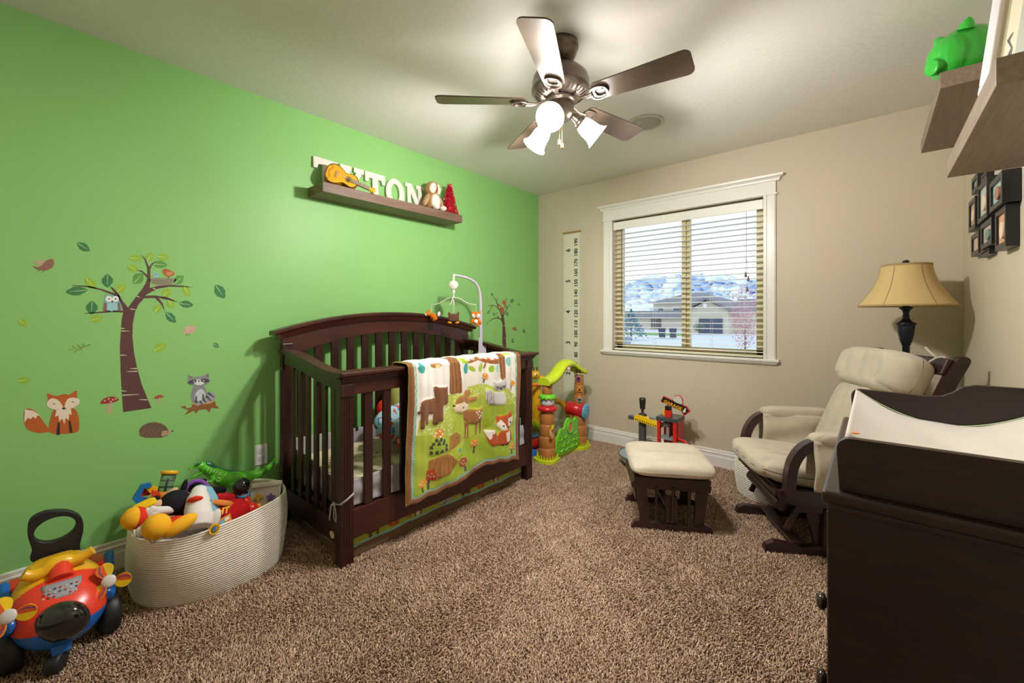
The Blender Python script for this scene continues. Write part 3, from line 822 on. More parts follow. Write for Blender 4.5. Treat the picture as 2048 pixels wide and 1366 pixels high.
for c, L_, w_, a, col in (((475, 379), 140, 52, 175, DG), ((563, 330), 95, 55, 45, LG), ((667, 315), 84, 66, 88, DG), ((750, 365), 80, 50, -40, LG), ((570, 482), 86, 70, 92, DG), ((596, 552), 88, 46, -14, LG),
                         ((840, 175), 92, 40, 3, LG), ((928, 168), 62, 48, -60, LG), ((1012, 168), 84, 42, 6, LG), ((992, 214), 98, 44, 4, MGN), ((823, 237), 76, 44, 30, LG), ((858, 302), 86, 62, -45, MGN), ((1110, 310), 76, 50, -40, MGN),
                         ((1158, 378), 78, 46, 60, LG), ((1032, 392), 72, 50, -50, LG), ((1060, 458), 66, 42, 60, LG), ((1155, 461), 92, 42, 8, DG), ((978, 487), 66, 46, -50, LG), ((1060, 543), 90, 46, 45, DG)):
    s_ = Sticker(); leaf(s_, c, L_, w_, a, col); s_.done('leaf', parent=tree)
s_ = Sticker(); s_.p([(935, 302), (1085, 302), (1072, 332), (1030, 345), (985, 345), (945, 330)], '#8f8a70'); s_.st((940, 314), (1080, 314), 4, '#6b6a50'); s_.st((945, 328), (1070, 328), 4, '#6b6a50'); s_.done('nest', parent=tree)
s_ = Sticker(); s_.e(970, 282, 20, 20, '#8fc0c0'); s_.e(966, 274, 3, 3, '#2c3338'); s_.p([(952, 282), (940, 286), (952, 290)], '#c98a4a', False); s_.done('bird_sticker', 'small blue bird sticker sitting in the nest', group=None)
s_ = Sticker(); s_.p([(1008, 250), (1025, 240), (1045, 245), (1082, 265), (1070, 285), (1040, 290), (1012, 270)], '#b5653c'); s_.p([(1035, 262), (1075, 262), (1058, 282), (1040, 280)], '#c98a5a'); s_.st((1042, 286), (1040, 305), 4, '#5b4034'); s_.st((1050, 286), (1050, 305), 4, '#5b4034'); s_.e(1022, 252, 2.5, 2.5, '#2c2420'); s_.done('bird_sticker', 'orange bird sticker standing on the edge of the nest')
# owl sticker
s_ = Sticker(); s_.p([(655, 400), (672, 406), (700, 402), (728, 406), (742, 396), (745, 430), (750, 470), (748, 503), (650, 503), (644, 470), (650, 430)], '#7fb0b4', n=3)
s_.e(698, 478, 38, 28, '#9ccbd0'); s_.p([(650, 450), (640, 500), (660, 500), (664, 465)], '#8a6660'); s_.p([(742, 448), (750, 498), (735, 498), (730, 465)], '#8a6660')
s_.e(676, 428, 21, 19, '#e6ece6'); s_.e(717, 428, 21, 19, '#e6ece6'); s_.e(676, 428, 5, 5, '#20282c'); s_.e(717, 428, 5, 5, '#20282c'); s_.p([(690, 441), (706, 441), (698, 452)], '#3a3030', False)
s_.st((655, 503), (690, 501), 6, '#3a3030'); s_.st((700, 503), (740, 501), 6, '#3a3030'); s_.done('owl_sticker', 'blue owl sticker sitting on the left branch of the tree')
# fox
OR_, ORD, CRM, BK = '#b9602c', '#a5522a', '#e6d8c4', '#3c2f2e'
s_ = Sticker(); s_.p([(305, 1240), (240, 1150), (205, 1115), (155, 1115), (150, 1190), (175, 1240), (240, 1260), (310, 1252)], OR_)
s_.p([(155, 1114), (205, 1122), (262, 1160), (235, 1150), (220, 1172), (205, 1158), (190, 1175), (175, 1165), (150, 1195)], CRM, False)
s_.p([(345, 1110), (450, 1105), (485, 1150), (492, 1220), (475, 1255), (400, 1265), (320, 1262), (303, 1225), (318, 1160)], OR_)
s_.p([(352, 1110), (440, 1108), (446, 1150), (430, 1140), (425, 1180), (408, 1165), (400, 1205), (385, 1170), (368, 1190), (362, 1150), (342, 1160)], CRM, False)
s_.p([(360, 1190), (372, 1200), (372, 1272), (348, 1272), (352, 1240)], BK, False); s_.p([(425, 1185), (438, 1185), (448, 1235), (452, 1258), (430, 1258)], BK, False)
s_.p([(293, 1015), (345, 1030), (400, 1018), (430, 1022), (475, 995), (478, 1040), (490, 1070), (470, 1098), (400, 1112), (320, 1108), (290, 1080), (300, 1050)], OR_, n=3)
s_.p([(290, 1075), (320, 1045), (365, 1060), (392, 1108), (340, 1115), (300, 1100)], CRM); s_.p([(492, 1052), (450, 1040), (415, 1055), (402, 1105), (450, 1105), (490, 1080)], CRM)
s_.e(396, 1108, 12, 6, '#33292a'); s_.st((328, 1081), (345, 1079), 6, BK); s_.st((446, 1069), (462, 1066), 6, BK)
s_.done('fox_sticker', 'orange fox sticker sitting low on the green wall')
# mushrooms
for cx, cy, k, lab in ((680, 1062, 1.0, 'larger red toadstool sticker left of the tree trunk'), (987, 1038, .52, 'small red toadstool sticker right of the tree trunk')):
    s_ = Sticker(); s_.p([(cx - 15 * k, cy + 5), (cx + 15 * k, cy + 5), (cx + 17 * k, cy + 80 * k), (cx - 17 * k, cy + 80 * k)], '#b7ab84', False)
    s_.p([(cx - 57 * k, cy + 15 * k), (cx - 35 * k, cy - 15 * k), (cx, cy - 27 * k), (cx + 35 * k, cy - 25 * k), (cx + 57 * k, cy - 5 * k), (cx, cy + 14 * k)], '#9c3b34')
    for dx, dy in ((-30, -2), (-5, -14), (20, -8), (38, -14), (8, 4)): s_.e(cx + dx * k, cy + dy * k, 5 * k, 5 * k, '#e3d3c0', n=8)
    s_.done('toadstool_sticker', lab)
# hedgehog
s_ = Sticker(); pts = []
for i in range(41):
    t_ = i / 40; a = PI * (1.0 - t_ * 1.0) ; r_ = 1 + (.09 if i % 2 else 0)
    pts.append((955 - 88 * r_ * math.cos(PI - a) * -1 if False else 955 + 88 * r_ * math.cos(a), 1258 - 62 * r_ * math.sin(a)))
pts += [(1040, 1275), (1000, 1290), (900, 1290), (866, 1275)]
s_.p([(1010, 1235), (1045, 1245), (1072, 1248), (1040, 1272), (1000, 1288), (960, 1285)], '#b79a80'); s_.p(pts, '#6f5a48', False)
for i in range(14): s_.st((885 + 10 * i, 1275 - (i % 3) * 18), (876 + 10 * i, 1262 - (i % 3) * 18), 5, '#8a7460')
s_.p([(1008, 1250), (1045, 1246), (1070, 1249), (1040, 1270), (1005, 1280)], '#b79a80'); s_.e(1070, 1248, 5, 5, '#2c2420'); s_.e(1040, 1254, 3, 3, '#2c2420'); s_.done('hedgehog_sticker', 'brown hedgehog sticker below the tree trunk')
# raccoon on a stump
s_ = Sticker(); s_.p([(1118, 1098), (1150, 1092), (1160, 1108), (1190, 1100), (1190, 1082), (1240, 1072), (1335, 1062), (1340, 1085), (1362, 1108), (1310, 1105), (1300, 1135), (1280, 1112), (1235, 1118), (1215, 1142), (1205, 1122), (1140, 1152), (1170, 1120), (1155, 1112)], '#8c5c34', False)
s_.p([(1190, 1082), (1240, 1068), (1330, 1060), (1300, 1078), (1230, 1084)], '#c29a68'); GR, GD = '#8b8d90', '#4d4f56'
s_.p([(1210, 968), (1262, 968), (1282, 1005), (1282, 1050), (1262, 1072), (1200, 1074), (1188, 1035), (1192, 995)], GR)
s_.p([(1225, 1000), (1250, 988), (1270, 1005), (1275, 1045), (1240, 1060), (1212, 1058), (1212, 1025)], '#c9ced0')
s_.p([(1215, 1030), (1222, 1030), (1224, 1075), (1208, 1075)], GD, False); s_.p([(1256, 1018), (1264, 1018), (1270, 1050), (1256, 1054)], GD, False)
s_.p([(1220, 1095), (1232, 1070), (1262, 1050), (1285, 1020), (1310, 1005), (1336, 1022), (1330, 1055), (1290, 1068), (1250, 1080)], '#9ea1a6')
for a, b in (((1290, 1010), (1330, 1040)), ((1278, 1030), (1312, 1062)), ((1258, 1048), (1280, 1072)), ((1240, 1062), (1255, 1082))): s_.st(a, b, 16, GD)
s_.p([(1168, 900), (1200, 912), (1260, 905), (1292, 888), (1300, 925), (1305, 938), (1280, 960), (1235, 970), (1185, 962), (1162, 945), (1172, 925)], GR, n=3)
s_.p([(1178, 906), (1194, 914), (1180, 922)], '#a0506a', False); s_.p([(1290, 896), (1278, 908), (1292, 912)], '#a0506a', False)
s_.e(1235, 945, 34, 18, '#e0e0dc'); s_.e(1194, 942, 27, 12, GD, -.25); s_.e(1272, 935, 27, 12, GD, .05); s_.e(1204, 940, 4, 4, '#e8e8e8'); s_.e(1264, 936, 4, 4, '#e8e8e8'); s_.e(1234, 937, 6, 4, '#22201f')
s_.done('raccoon_sticker', 'grey raccoon sticker sitting on a brown tree stump')
# free birds
s_ = Sticker(); s_.p([(202, 226), (245, 228), (275, 200), (300, 183), (328, 182), (336, 205), (325, 232), (290, 250), (240, 248)], '#94685a'); s_.p([(208, 200), (240, 188), (280, 190), (250, 222)], '#b8a488'); s_.st((250, 248), (225, 262), 4, '#4d3a34'); s_.st((275, 250), (255, 270), 4, '#4d3a34'); s_.done('bird_sticker', 'mauve brown bird sticker at the far upper left of the wall')
s_ = Sticker(); s_.p([(1125, 632), (1160, 622), (1180, 600), (1205, 598), (1220, 608), (1208, 628), (1180, 645), (1150, 645)], '#c9a290'); s_.p([(1150, 600), (1180, 600), (1178, 622), (1155, 625)], '#d3ab98'); s_.st((1165, 645), (1148, 660), 4, '#4d3a34'); s_.st((1180, 645), (1165, 662), 4, '#4d3a34'); s_.done('bird_sticker', 'small pink bird sticker flying right of the large tree')
for c, L_, w_, a, col, lab in (((518, 105), 96, 46, 32, DG, 'dark green leaf sticker above the left branches of the tree'), ((1365, 382), 104, 60, 55, DG, 'dark green leaf sticker right of the large tree, highest there'),
                              ((140, 575), 72, 42, 40, LG, 'light green leaf sticker at the left, level with the owl perch'), ((145, 933), 84, 40, -8, LG, 'light green leaf sticker just above the fox'),
                              ((992, 730), 98, 50, -28, LG, 'light green leaf sticker right of the trunk at half height'), ((1340, 716), 46, 26, 32, DG, 'tiny dark green leaf sticker above the raccoon')):
    s_ = Sticker(); leaf(s_, c, L_, w_, a, col); s_.done('leaf_sticker', lab, group='single leaf stickers on the green wall')
s_ = Sticker(); s_.st((560, 712), (470, 742), 5, '#4f6a3a')
for x, y, a in ((440, 742, 0), (462, 728, 40), (468, 754, -30), (490, 720, 40), (500, 742, -30), (520, 714, 40)): s_.p(leafpts((x, y), 34, 12, math.radians(a)), '#86a94a', False)
s_.done('twig_sticker', 'small leafy twig sticker left of the tree trunk')

# second tree beyond the crib: readings from the zoomed photo 920..1100 x 560..720
W3b = lambda cx, cy: (lambda p: (p.y, p.z))(P(920 + cx * 180 / 1537, 560 + cy * 160 / 1366, x=0))
W3 = W3b
t2 = thing('tree_sticker', 'slim brown tree sticker with a squirrel behind the crib mobile', 'wall sticker', (0, W3(750, 900)[0], W3(750, 1200)[1]))
t = Sticker()
t.p([(715, 1400), (722, 1050), (725, 760), (705, 690), (670, 665), (620, 655), (560, 670), (490, 715), (485, 712), (560, 655), (620, 640), (650, 645), (630, 615), (640, 612), (675, 650), (700, 665), (706, 620), (690, 560), (650, 490), (600, 445), (560, 440), (540, 470), (510, 525), (505, 522), (535, 460), (545, 438), (465, 442), (465, 438), (540, 428), (600, 435), (645, 470), (610, 350), (565, 285), (570, 282), (625, 350), (655, 470), (700, 540), (735, 590), (745, 570), (790, 500), (850, 410), (855, 414), (800, 505), (765, 560), (745, 620), (765, 750), (785, 950), (788, 1400)], BR, False)
for a, b in (((765, 770), (745, 772)), ((740, 790), (765, 788)), ((755, 995), (782, 994)), ((722, 1106), (748, 1108)), ((722, 1130), (742, 1132))): t.st(a, b, 8, '#c9d6a4')
t.done('tree_trunk', parent=t2)
for c, L_, w_, a, col in (((548, 245), 70, 34, 62, DG), ((640, 330), 50, 24, 100, MGN), ((575, 330), 46, 26, 20, LG), ((390, 495), 80, 30, 120, LG), ((450, 470), 50, 24, 100, LG), ((485, 553), 80, 34, -55, DG), ((556, 508), 60, 30, 60, LG), ((578, 582), 66, 34, 65, DG),
                         ((628, 570), 54, 28, 80, MGN), ((520, 645), 50, 28, 60, LG), ((465, 735), 60, 28, 110, MGN), ((886, 360), 96, 48, -52, DG), ((786, 330), 60, 30, 60, MGN), ((862, 448), 44, 24, 30, MGN), ((802, 575), 96, 40, 72, DG), ((860, 552), 60, 26, 40, LG), ((790, 450), 70, 24, 75, DG)):
    s_ = Sticker(); leaf(s_, c, L_, w_, a, col); s_.done('leaf', parent=t2)
s_ = Sticker(); s_.p([(760, 505), (765, 450), (735, 410), (718, 380), (735, 350), (765, 350), (786, 380), (780, 420), (778, 470)], '#a5673f'); s_.p([(645, 440), (655, 400), (680, 420), (700, 460), (740, 470), (752, 520), (745, 580), (720, 590), (690, 530), (660, 485)], '#a5673f'); s_.e(670, 468, 12, 12, '#d8c0a4'); s_.done('squirrel_sticker', 'brown squirrel sticker on the slim tree behind the crib')
for c, L_, w_, a, col, lab in (((205, 838), 60, 32, -40, DG, 'dark green leaf sticker just right of the crib headboard'), ((592, 885), 110, 48, 62, LG, 'large light green leaf sticker left of the slim trunk'), ((1001, 417), 46, 26, 40, DG, 'dark green leaf sticker highest on the right of the slim tree'),
                              ((1092, 872), 90, 40, 70, DG, 'dark green leaf sticker nearest the corner of the room'), ((1020, 1168), 66, 38, 90, LG, 'light green leaf sticker just above the far end of the crib'), ((368, 150), 50, 26, 90, LG, 'light green leaf sticker beside the bend of the mobile arm')):
    s_ = Sticker(); leaf(s_, c, L_, w_, a, col); s_.done('leaf_sticker', lab, group='single leaf stickers on the green wall')
s_ = Sticker(); s_.p([(890, 815), (930, 805), (935, 790), (950, 805), (970, 830), (962, 870), (930, 865), (898, 845)], '#a5705c'); s_.done('bird_sticker', 'small reddish bird sticker right of the slim tree')
s_ = Sticker(); s_.p([(700, 80), (735, 70), (750, 95), (725, 110), (705, 100)], '#8fb99a'); s_.done('bird_sticker', 'faint blue green bird sticker high above the slim tree')
s_ = Sticker(); s_.p(leafpts((895, 1020), 70, 22, 2.0), DG, False); s_.p(leafpts((905, 1055), 50, 22, .8), DG, False); s_.st((882, 1075), (905, 1010), 5, DG); s_.done('twig_sticker', 'small dark twig sticker right of the slim trunk')

# ================================================================ wall outlet, growth chart
oc = thing('power_outlet', 'white double power outlet on the green wall behind the basket', 'outlet', (0, .887, .30))
MB().bb((0, .852, .325), (.006, .922, .44)).build('cover_plate', mat('white outlet plate', '#e8e4e0', .3), oc, bevel=.002)
so = MB()
for z in (.362, .403): so.prism(circ(0, 0, .0165, 20), .003, frame((.005, .887, z), (0, 1, 0), (0, 0, 1), (1, 0, 0)))
so.build('sockets', mat('white socket', '#d8d3ce', .3), oc)
sd = MB()
for z in (.362, .403):
    sd.bb((.008, .880, z), (.0086, .882, z + .009)); sd.bb((.008, .892, z), (.0086, .894, z + .008)); sd.bb((.008, .885, z - .009), (.0086, .889, z - .005))
sd.build('slots', mat('dark slot', '#2a2624', .6), oc)
ch = thing('growth_chart', 'white hanging growth chart ruler with black numbers left of the window', 'growth chart', (.416, RL, .30))
CW0, CW1, CZ0, CZ1 = .316, .515, .31, 1.996
MB().bb((CW0, RL - .0035, CZ0), (CW1, RL - .0015, CZ1)).build('chart_canvas', mat('off white chart canvas', '#d9d4c0', .9), ch)
MB().bb((CW0 - .004, RL - .012, CZ1 - .004), (CW1 + .004, RL, CZ1 + .016)).build('top_rail', mat('light wood rail', '#a07a50', .5), ch, bevel=.002)
MB().bb((CW0 - .004, RL - .012, CZ0 - .012), (CW1 + .004, RL, CZ0 + .004)).build('bottom_rail', mat('light wood rail', '#a07a50', .5), ch, bevel=.002)
INK = mat('black chart ink', '#1d1b18', .8)
FM = lambda x, z: frame((x, RL - .0038, z), (0, 0, 1), (-1, 0, 0), (0, -1, 0))   # text reads upwards
tk = MB(); nb = MB()
z = 34
while z < 199:
    L_ = .028 if z % 10 == 0 else (.018 if z % 5 == 0 else .011)
    tk.bb((CW1 - L_, RL - .0040, z / 100 - .0008), (CW1, RL - .0036, z / 100 + .0008)); z += 1
for k in range(13, 79):
    z = k * .0254; L_ = .036 if k % 12 == 0 else (.02 if k % 6 == 0 else .012)
    tk.bb((CW0, RL - .0040, z - .0009), (CW0 + L_, RL - .0036, z + .0009))
tk.build('tick_marks', INK, ch)
for v in range(40, 200, 10): nb.text(str(v), .054, FM(CW1 - .052, v / 100), sx=.95)
for k in range(2, 7): nb.text(str(k), .066, FM(CW0 + .058, k * .3048), sx=.95)
nb.build('numerals', INK, ch)
# ================================================================ crib
CX0, CX1, CY0, CY1 = .09, .80, .955, 2.395
crib = thing('baby_crib', 'dark cherry wooden baby crib with arched headboard against the green wall', 'crib', (.45, 1.675, 0))
UPX = (1, 0, 0)
# back posts, front posts
for y in (CY0, CY1 - .055):
    MB().bb((CX0, y, 0), (CX0 + .04, y + .055, 1.02)).build('back_post', CRIB, crib, bevel=.002)
for y in (CY0, CY1 - .065):
    q = MB().bb((CX1 - .055, y, 0), (CX1, y + .065, .885)).build('front_post', CRIB, crib, bevel=.003)
    f = MB()
    for i in range(3): f.tube([(CX1, y + .020 + .0125 * i, .79), (CX1, y + .020 + .0125 * i, .10)], .0028, n=6)
    f.build('reeding', CRIB, q)
    MB().bb((CX1 - .001, y - .002, .80), (CX1 + .008, y + .067, .858)).build('corner_block', CRIB, crib, bevel=.003)


def arch(y, z0, z1, y0, y1): u = (2 * (y - y0) / (y1 - y0) - 1); return z0 + (z1 - z0) * (1 - abs(u) ** 2.1)


HY0, HY1 = .905, 2.455
n = 40; vs = []; fs = []
prof = [(.075, 0), (.155, 0), (.163, .010), (.163, .020), (.158, .026), (.082, .026), (.072, .020), (.072, .008)]
for i in range(n + 1):
    y = HY0 + (HY1 - HY0) * i / n
    for a, b in prof: vs.append((a, y, arch(y, 1.068, 1.178, HY0, HY1) + b))
k = len(prof)
for i in range(n):
    for j in range(k): fs.append((i * k + j, i * k + (j + 1) % k, (i + 1) * k + (j + 1) % k, (i + 1) * k + j))
fs += [tuple(range(k)), tuple(n * k + j for j in range(k))]
MB().add(vs, fs).build('crown_rail', CRIBH, crib, fix=True)
prof = [(.085, -.030), (.140, -.030), (.148, -.010), (.152, .002), (.08, .002)]
vs = []; fs = []; k = len(prof)
for i in range(n + 1):
    y = HY0 + .03 + (HY1 - HY0 - .06) * i / n
    for a, b in prof: vs.append((a, y, arch(y, 1.068, 1.178, HY0, HY1) + b))
for i in range(n):
    for j in range(k): fs.append((i * k + j, i * k + (j + 1) % k, (i + 1) * k + (j + 1) % k, (i + 1) * k + j))
fs += [tuple(range(k)), tuple(n * k + j for j in range(k))]
MB().add(vs, fs).build('crown_moulding', CRIBH, crib, fix=True)
ys = [CY0 + (CY1 - CY0) * i / n for i in range(n + 1)]
top = [(y, arch(y, 1.045, 1.150, HY0, HY1)) for y in ys]; bot = [(y, arch(y, .93, 1.068, CY0, CY1)) for y in ys]
MB().prism(top + list(reversed(bot)), .024, frame((.104, 0, 0), (0, 1, 0), (0, 0, 1), (1, 0, 0))).build('arch_panel', CRIBH, crib)
MB().bb((.10, CY0, .16), (.125, CY1, .26)).build('back_bottom_rail', CRIBH, crib, bevel=.002)
for i in range(13):
    y = 1.063 + .1022 * i
    MB().bb((.107, y - .0245, .255), (.121, y + .0245, arch(y, .94, 1.078, CY0, CY1))).build('back_slat', CRIB, crib, bevel=.0015)
# side panels with the S-curved top
def sidez(x):
    t = (x - .10) / (.78 - .10)
    s = t * t * (3 - 2 * t) if 0 <= t <= 1 else (0 if t < 0 else 1)
    return .985 - .072 * s + .012 * math.sin(PI * t) * (1 - t)


for yc in (CY0 + .017, CY1 - .02):
    xs = [.105 + (.815 - .105) * i / 24 for i in range(25)]
    pts_t = [(x, sidez(x)) for x in xs]
    MB().prism(pts_t + [(x, z - .022) for x, z in reversed(pts_t)], .06, frame((0, yc + .03, 0), (1, 0, 0), (0, 0, 1), (0, -1, 0))).build('side_cap', CRIBH, crib, bevel=.004)
    xs = [.13 + (.75 - .13) * i / 20 for i in range(21)]
    MB().prism([(x, sidez(x) - .02) for x in xs] + [(x, sidez(x) - .085) for x in reversed(xs)], .022, frame((0, yc + .011, 0), (1, 0, 0), (0, 0, 1), (0, -1, 0))).build('side_apron', CRIB, crib, bevel=.002)
    MB().bb((.12, yc - .012, .10), (.76, yc + .012, .21)).build('side_bottom_rail', CRIB, crib, bevel=.002)
    for i in range(6):
        x = .235 + .0935 * i
        MB().bb((x - .02, yc - .007, .205), (x + .02, yc + .007, sidez(x) - .08)).build('side_slat', CRIB, crib, bevel=.0015)
# front rail
MB().bb((CX1 - .065, CY0 - .012, .897), (CX1 + .032, CY1 + .04, .917)).build('front_cap', CRIBH, crib, bevel=.005)
MB().bb((CX1 - .03, CY0 + .005, .882), (CX1 + .020, CY1 + .02, .898)).build('front_moulding', CRIBH, crib, bevel=.006)
MB().bb((CX1 - .025, CY0 + .005, .868), (CX1 + .010, CY1 + .01, .884)).build('front_moulding', CRIBH, crib, bevel=.004)
MB().bb((CX1 - .03, CY0 + .06, .805), (CX1 - .002, CY1 - .06, .87)).build('front_apron', CRIBH, crib, bevel=.003)
MB().bb((CX1 - .032, CY0 + .06, .119), (CX1 - .004, CY1 - .06, .256)).build('front_bottom_rail', CRIBH, crib, bevel=.003)
for i in range(12):
    y = 1.104 + .1035 * i
    MB().bb((CX1 - .026, y - .022, .25), (CX1 - .010, y + .022, .81)).build('front_slat', CRIB, crib, bevel=.0015)
MB().bb((.13, CY0 + .03, .235), (.76, CY1 - .03, .25)).build('mattress_support', mat('dark support board', '#241a18', .6), crib)
MB().prism(circ(0, 0, .022, 24, .017), .002, frame((.71, CY0 + .004, .135), (1, 0, 0), (0, 0, 1), (0, -1, 0))).build('maker_badge', mat('cream oval badge', '#d8c39a', .5), crib)
bolt = MB()
for (x, z) in ((.155, .30), (.155, .88)): bolt.cyl((x - .04, CY0 - .0015, z), (x - .04, CY0 + .001, z), .007, n=14)
bolt.build('bolt_caps', mat('steel bolt', '#a8a29a', .3, metal=.9), crib)

# mattress with animal print sheet
def sheet_mat():
    m = bpy.data.materials.new('cream sheet with small print'); m.use_nodes = True; N = m.node_tree.nodes; L = m.node_tree.links; b = N['Principled BSDF']; b.inputs['Roughness'].default_value = .9
    tc = N.new('ShaderNodeTexCoord'); mp = N.new('ShaderNodeMapping'); mp.inputs['Scale'].default_value = (1, .55, 1); v = N.new('ShaderNodeTexVoronoi'); v.inputs['Scale'].default_value = 38
    nz = N.new('ShaderNodeTexNoise'); nz.inputs['Scale'].default_value = 60
    ad = N.new('ShaderNodeVectorMath'); ad.operation = 'MULTIPLY_ADD'; ad.inputs[1].default_value = (.02, .02, .02)
    L.new(tc.outputs['Object'], mp.inputs[0]); L.new(nz.outputs['Color'], ad.inputs[0]); L.new(mp.outputs[0], ad.inputs[2]); L.new(ad.outputs[0], v.inputs['Vector'])
    cr = N.new('ShaderNodeValToRGB'); cr.color_ramp.elements[0].position = .22; cr.color_ramp.elements[1].position = .27
    cr.color_ramp.elements[0].color = lin('#5d6a34'); cr.color_ramp.elements[1].color = lin('#cfc3a2')
    L.new(v.outputs['Distance'], cr.inputs['Fac']); L.new(cr.outputs['Color'], b.inputs['Base Color']); return m


mt = MB().bb((.15, CY0 + .05, .252), (.745, CY1 - .06, .372)); tag(mt.build('crib_mattress', sheet_mat(), bevel=.02, bseg=4), 'crib mattress in a cream sheet with a small leafy print', 'mattress')

# grey mesh liner that runs around the inside and ties to the front post
LIN = mat('light grey mesh liner', '#a39ea1', .9, bump=(700, .4, .001), sheen=.2)
lin_t = thing('crib_liner', 'light grey fabric crib liner tied around the slats', 'crib liner', (.45, 1.675, .26))
def band(path, zlo, zhi, amp=.006):
    path = [Vector(p) for p in path]; m = MB()
    cum = [0]
    for a, b in zip(path, path[1:]): cum.append(cum[-1] + (b - a).length)
    def at(u):
        d = u * cum[-1]
        for i in range(len(path) - 1):
            if d <= cum[i + 1] + 1e-9: return path[i].lerp(path[i + 1], (d - cum[i]) / max(1e-9, cum[i + 1] - cum[i])), (path[i + 1] - path[i]).normalized(), d
        return path[-1], (path[-1] - path[-2]).normalized(), d
    def fn(u, v):
        p, t, d = at(u); nr = Vector((-t.y, t.x, 0))
        lo = zlo(d) if callable(zlo) else zlo; hi = zhi(d) if callable(zhi) else zhi
        z = lo + (hi - lo) * v
        w = amp * (math.sin(d * 19 + v * 3) + .7 * math.sin(v * 9 + d * 6 + 1)) * (1 - .3 * v)
        return (p.x + nr.x * w, p.y + nr.y * w, z)
    m.sheet(fn, 140, 14); return m


band([(.768, CY1 - .03, 0), (.768, CY0 + .10, 0), (.755, CY0 + .045, 0), (.62, CY0 + .035, 0), (.25, CY0 + .035, 0), (.16, CY0 + .045, 0)], .262, lambda d: .395 + .045 * max(0, min(1, (d - 1.5) / .4)) + .006 * math.sin(d * 8)).build('front_band', LIN, lin_t, solid=.004)
band([(.135, CY0 + .05, 0), (.132, CY1 - .04, 0)], .30, lambda d: .475 - .025 * math.sin(d * 2.2), .002).build('back_band', LIN, lin_t, solid=.004)
band([(.16, CY1 - .05, 0), (.75, CY1 - .05, 0)], .30, .44, .003).build('end_band', LIN, lin_t, solid=.004)
tie = MB(); px, py = CX1 + .003, CY0 + .03
tie.tube([(px - .03, CY0 + .068, .345), (px + .003, CY0 + .062, .340), (px + .004, CY0 + .03, .322), (px + .003, CY0 - .003, .308), (px - .03, CY0 - .005, .300), (px - .055, CY0 - .004, .298)], .006, n=6, flat=.3, up=(1, 0, 0))
kn = Vector((px - .05, CY0 - .008, .298)); tie.ell(kn, (.012, .006, .010))
tie.tube([kn, kn + Vector((-.022, -.004, -.012)), kn + Vector((-.03, -.004, -.05)), kn + Vector((-.038, -.004, -.085))], .0065, n=6, flat=.3, up=(0, 1, 0))
tie.tube([kn, kn + Vector((.020, -.004, -.02)), kn + Vector((.026, -.004, -.055)), kn + Vector((.022, -.004, -.078)), kn + Vector((.004, -.004, -.06)), kn], .005, n=6, flat=.3, up=(0, 1, 0))
tie.build('tie_ribbon', LIN, lin_t)
MB().bb((.139, 1.392, .437), (.1405, 1.412, .462)).build('black_tag', mat('small black tag', '#202024', .6), lin_t)


# ---------------------------------------------------------------- painted fabrics: colours of the print carried by the cloth itself
def inpoly(X, Y, poly):
    ins = np.zeros(X.shape, bool); n = len(poly); j = n - 1
    for i in range(n):
        xi, yi = poly[i]; xj, yj = poly[j]
        if yi != yj:
            c = ((yi > Y) != (yj > Y)) & (X < (xj - xi) * (Y - yi) / (yj - yi) + xi); ins ^= c
        j = i
    return ins


def L3(c): return np.array(lin(c)[:3])


def blur(a, k):
    for ax in (0, 1):
        c = np.cumsum(np.pad(a, [(k + 1, k) if i == ax else (0, 0) for i in range(2)], mode='edge'), axis=ax)
        n = a.shape[ax]; a = (np.take(c, range(2 * k + 1, 2 * k + 1 + n), axis=ax) - np.take(c, range(0, n), axis=ax)) / (2 * k + 1)
    return a


def grid_mesh(Pt, colr, name, m, parent=None, solid=0.0, **k):
    nu, nv = Pt.shape[:2]; mb = MB(); mb.v = [Vector(p) for p in Pt.reshape(-1, 3)]
    for i in range(nu - 1):
        for j in range(nv - 1):
            a = i * nv + j; mb.f.append([a, a + nv, a + nv + 1, a + 1]); mb.m.append(0); mb.sm.append(True)
    c = np.ones((nu * nv, 4)); c[:, :3] = colr.reshape(-1, 3); mb.col = c
    return mb.build(name, m, parent, solid=solid, **k)


CLOTH = mat('printed cotton', '#ffffff', .88, attr='tint', bump=(700, .25, .0008), spec=.2, sheen=.15)
Q8 = lambda cx, cy: (lambda p: (p.y, p.z))(P(780 + cx * .2416, 690 + cy * .2416, x=.862))
nu, nv = 250, 290
S_, T_ = np.meshgrid(np.linspace(0, 1, nu), np.linspace(0, 1, nv), indexing='ij')
botp = [(1.283, .197), (1.40, .199), (1.515, .206), (1.66, .222), (1.797, .252), (1.87, .249), (1.97, .238), (2.164, .213)]
TOPL = .115                                                   # length behind and over the rail
ylft = 1.275 + .012 * np.sin(T_ * 5); yrgt = 2.168 + .010 * np.sin(T_ * 4 + 1)
YQ = ylft + (yrgt - ylft) * S_
zb = np.interp(YQ, [b[0] for b in botp], [b[1] for b in botp]) + .004 * np.sin(YQ * 55)
Ltot = TOPL + .105 + (.905 - zb)
D = T_ * Ltot
XQ = np.zeros_like(D); ZQ = np.zeros_like(D); ZZ = np.zeros_like(D)
hb = TOPL                                                     # behind the rail going up
m1 = D < hb; m2 = (D >= hb) & (D < hb + .105); m3 = D >= hb + .105
XQ[m1] = .722; ZQ[m1] = .923 - (hb - D[m1]) * 1.0; XQ[m1] -= .0; ZZ[m1] = 1.03 + (hb - D[m1])
a = (D[m2] - hb) / .105 * PI
XQ[m2] = .784 - .062 * np.cos(a); ZQ[m2] = .921 + .010 * np.sin(a) ** .5; ZZ[m2] = .93 + .105 - (D[m2] - hb)
dd = D[m3] - hb - .105
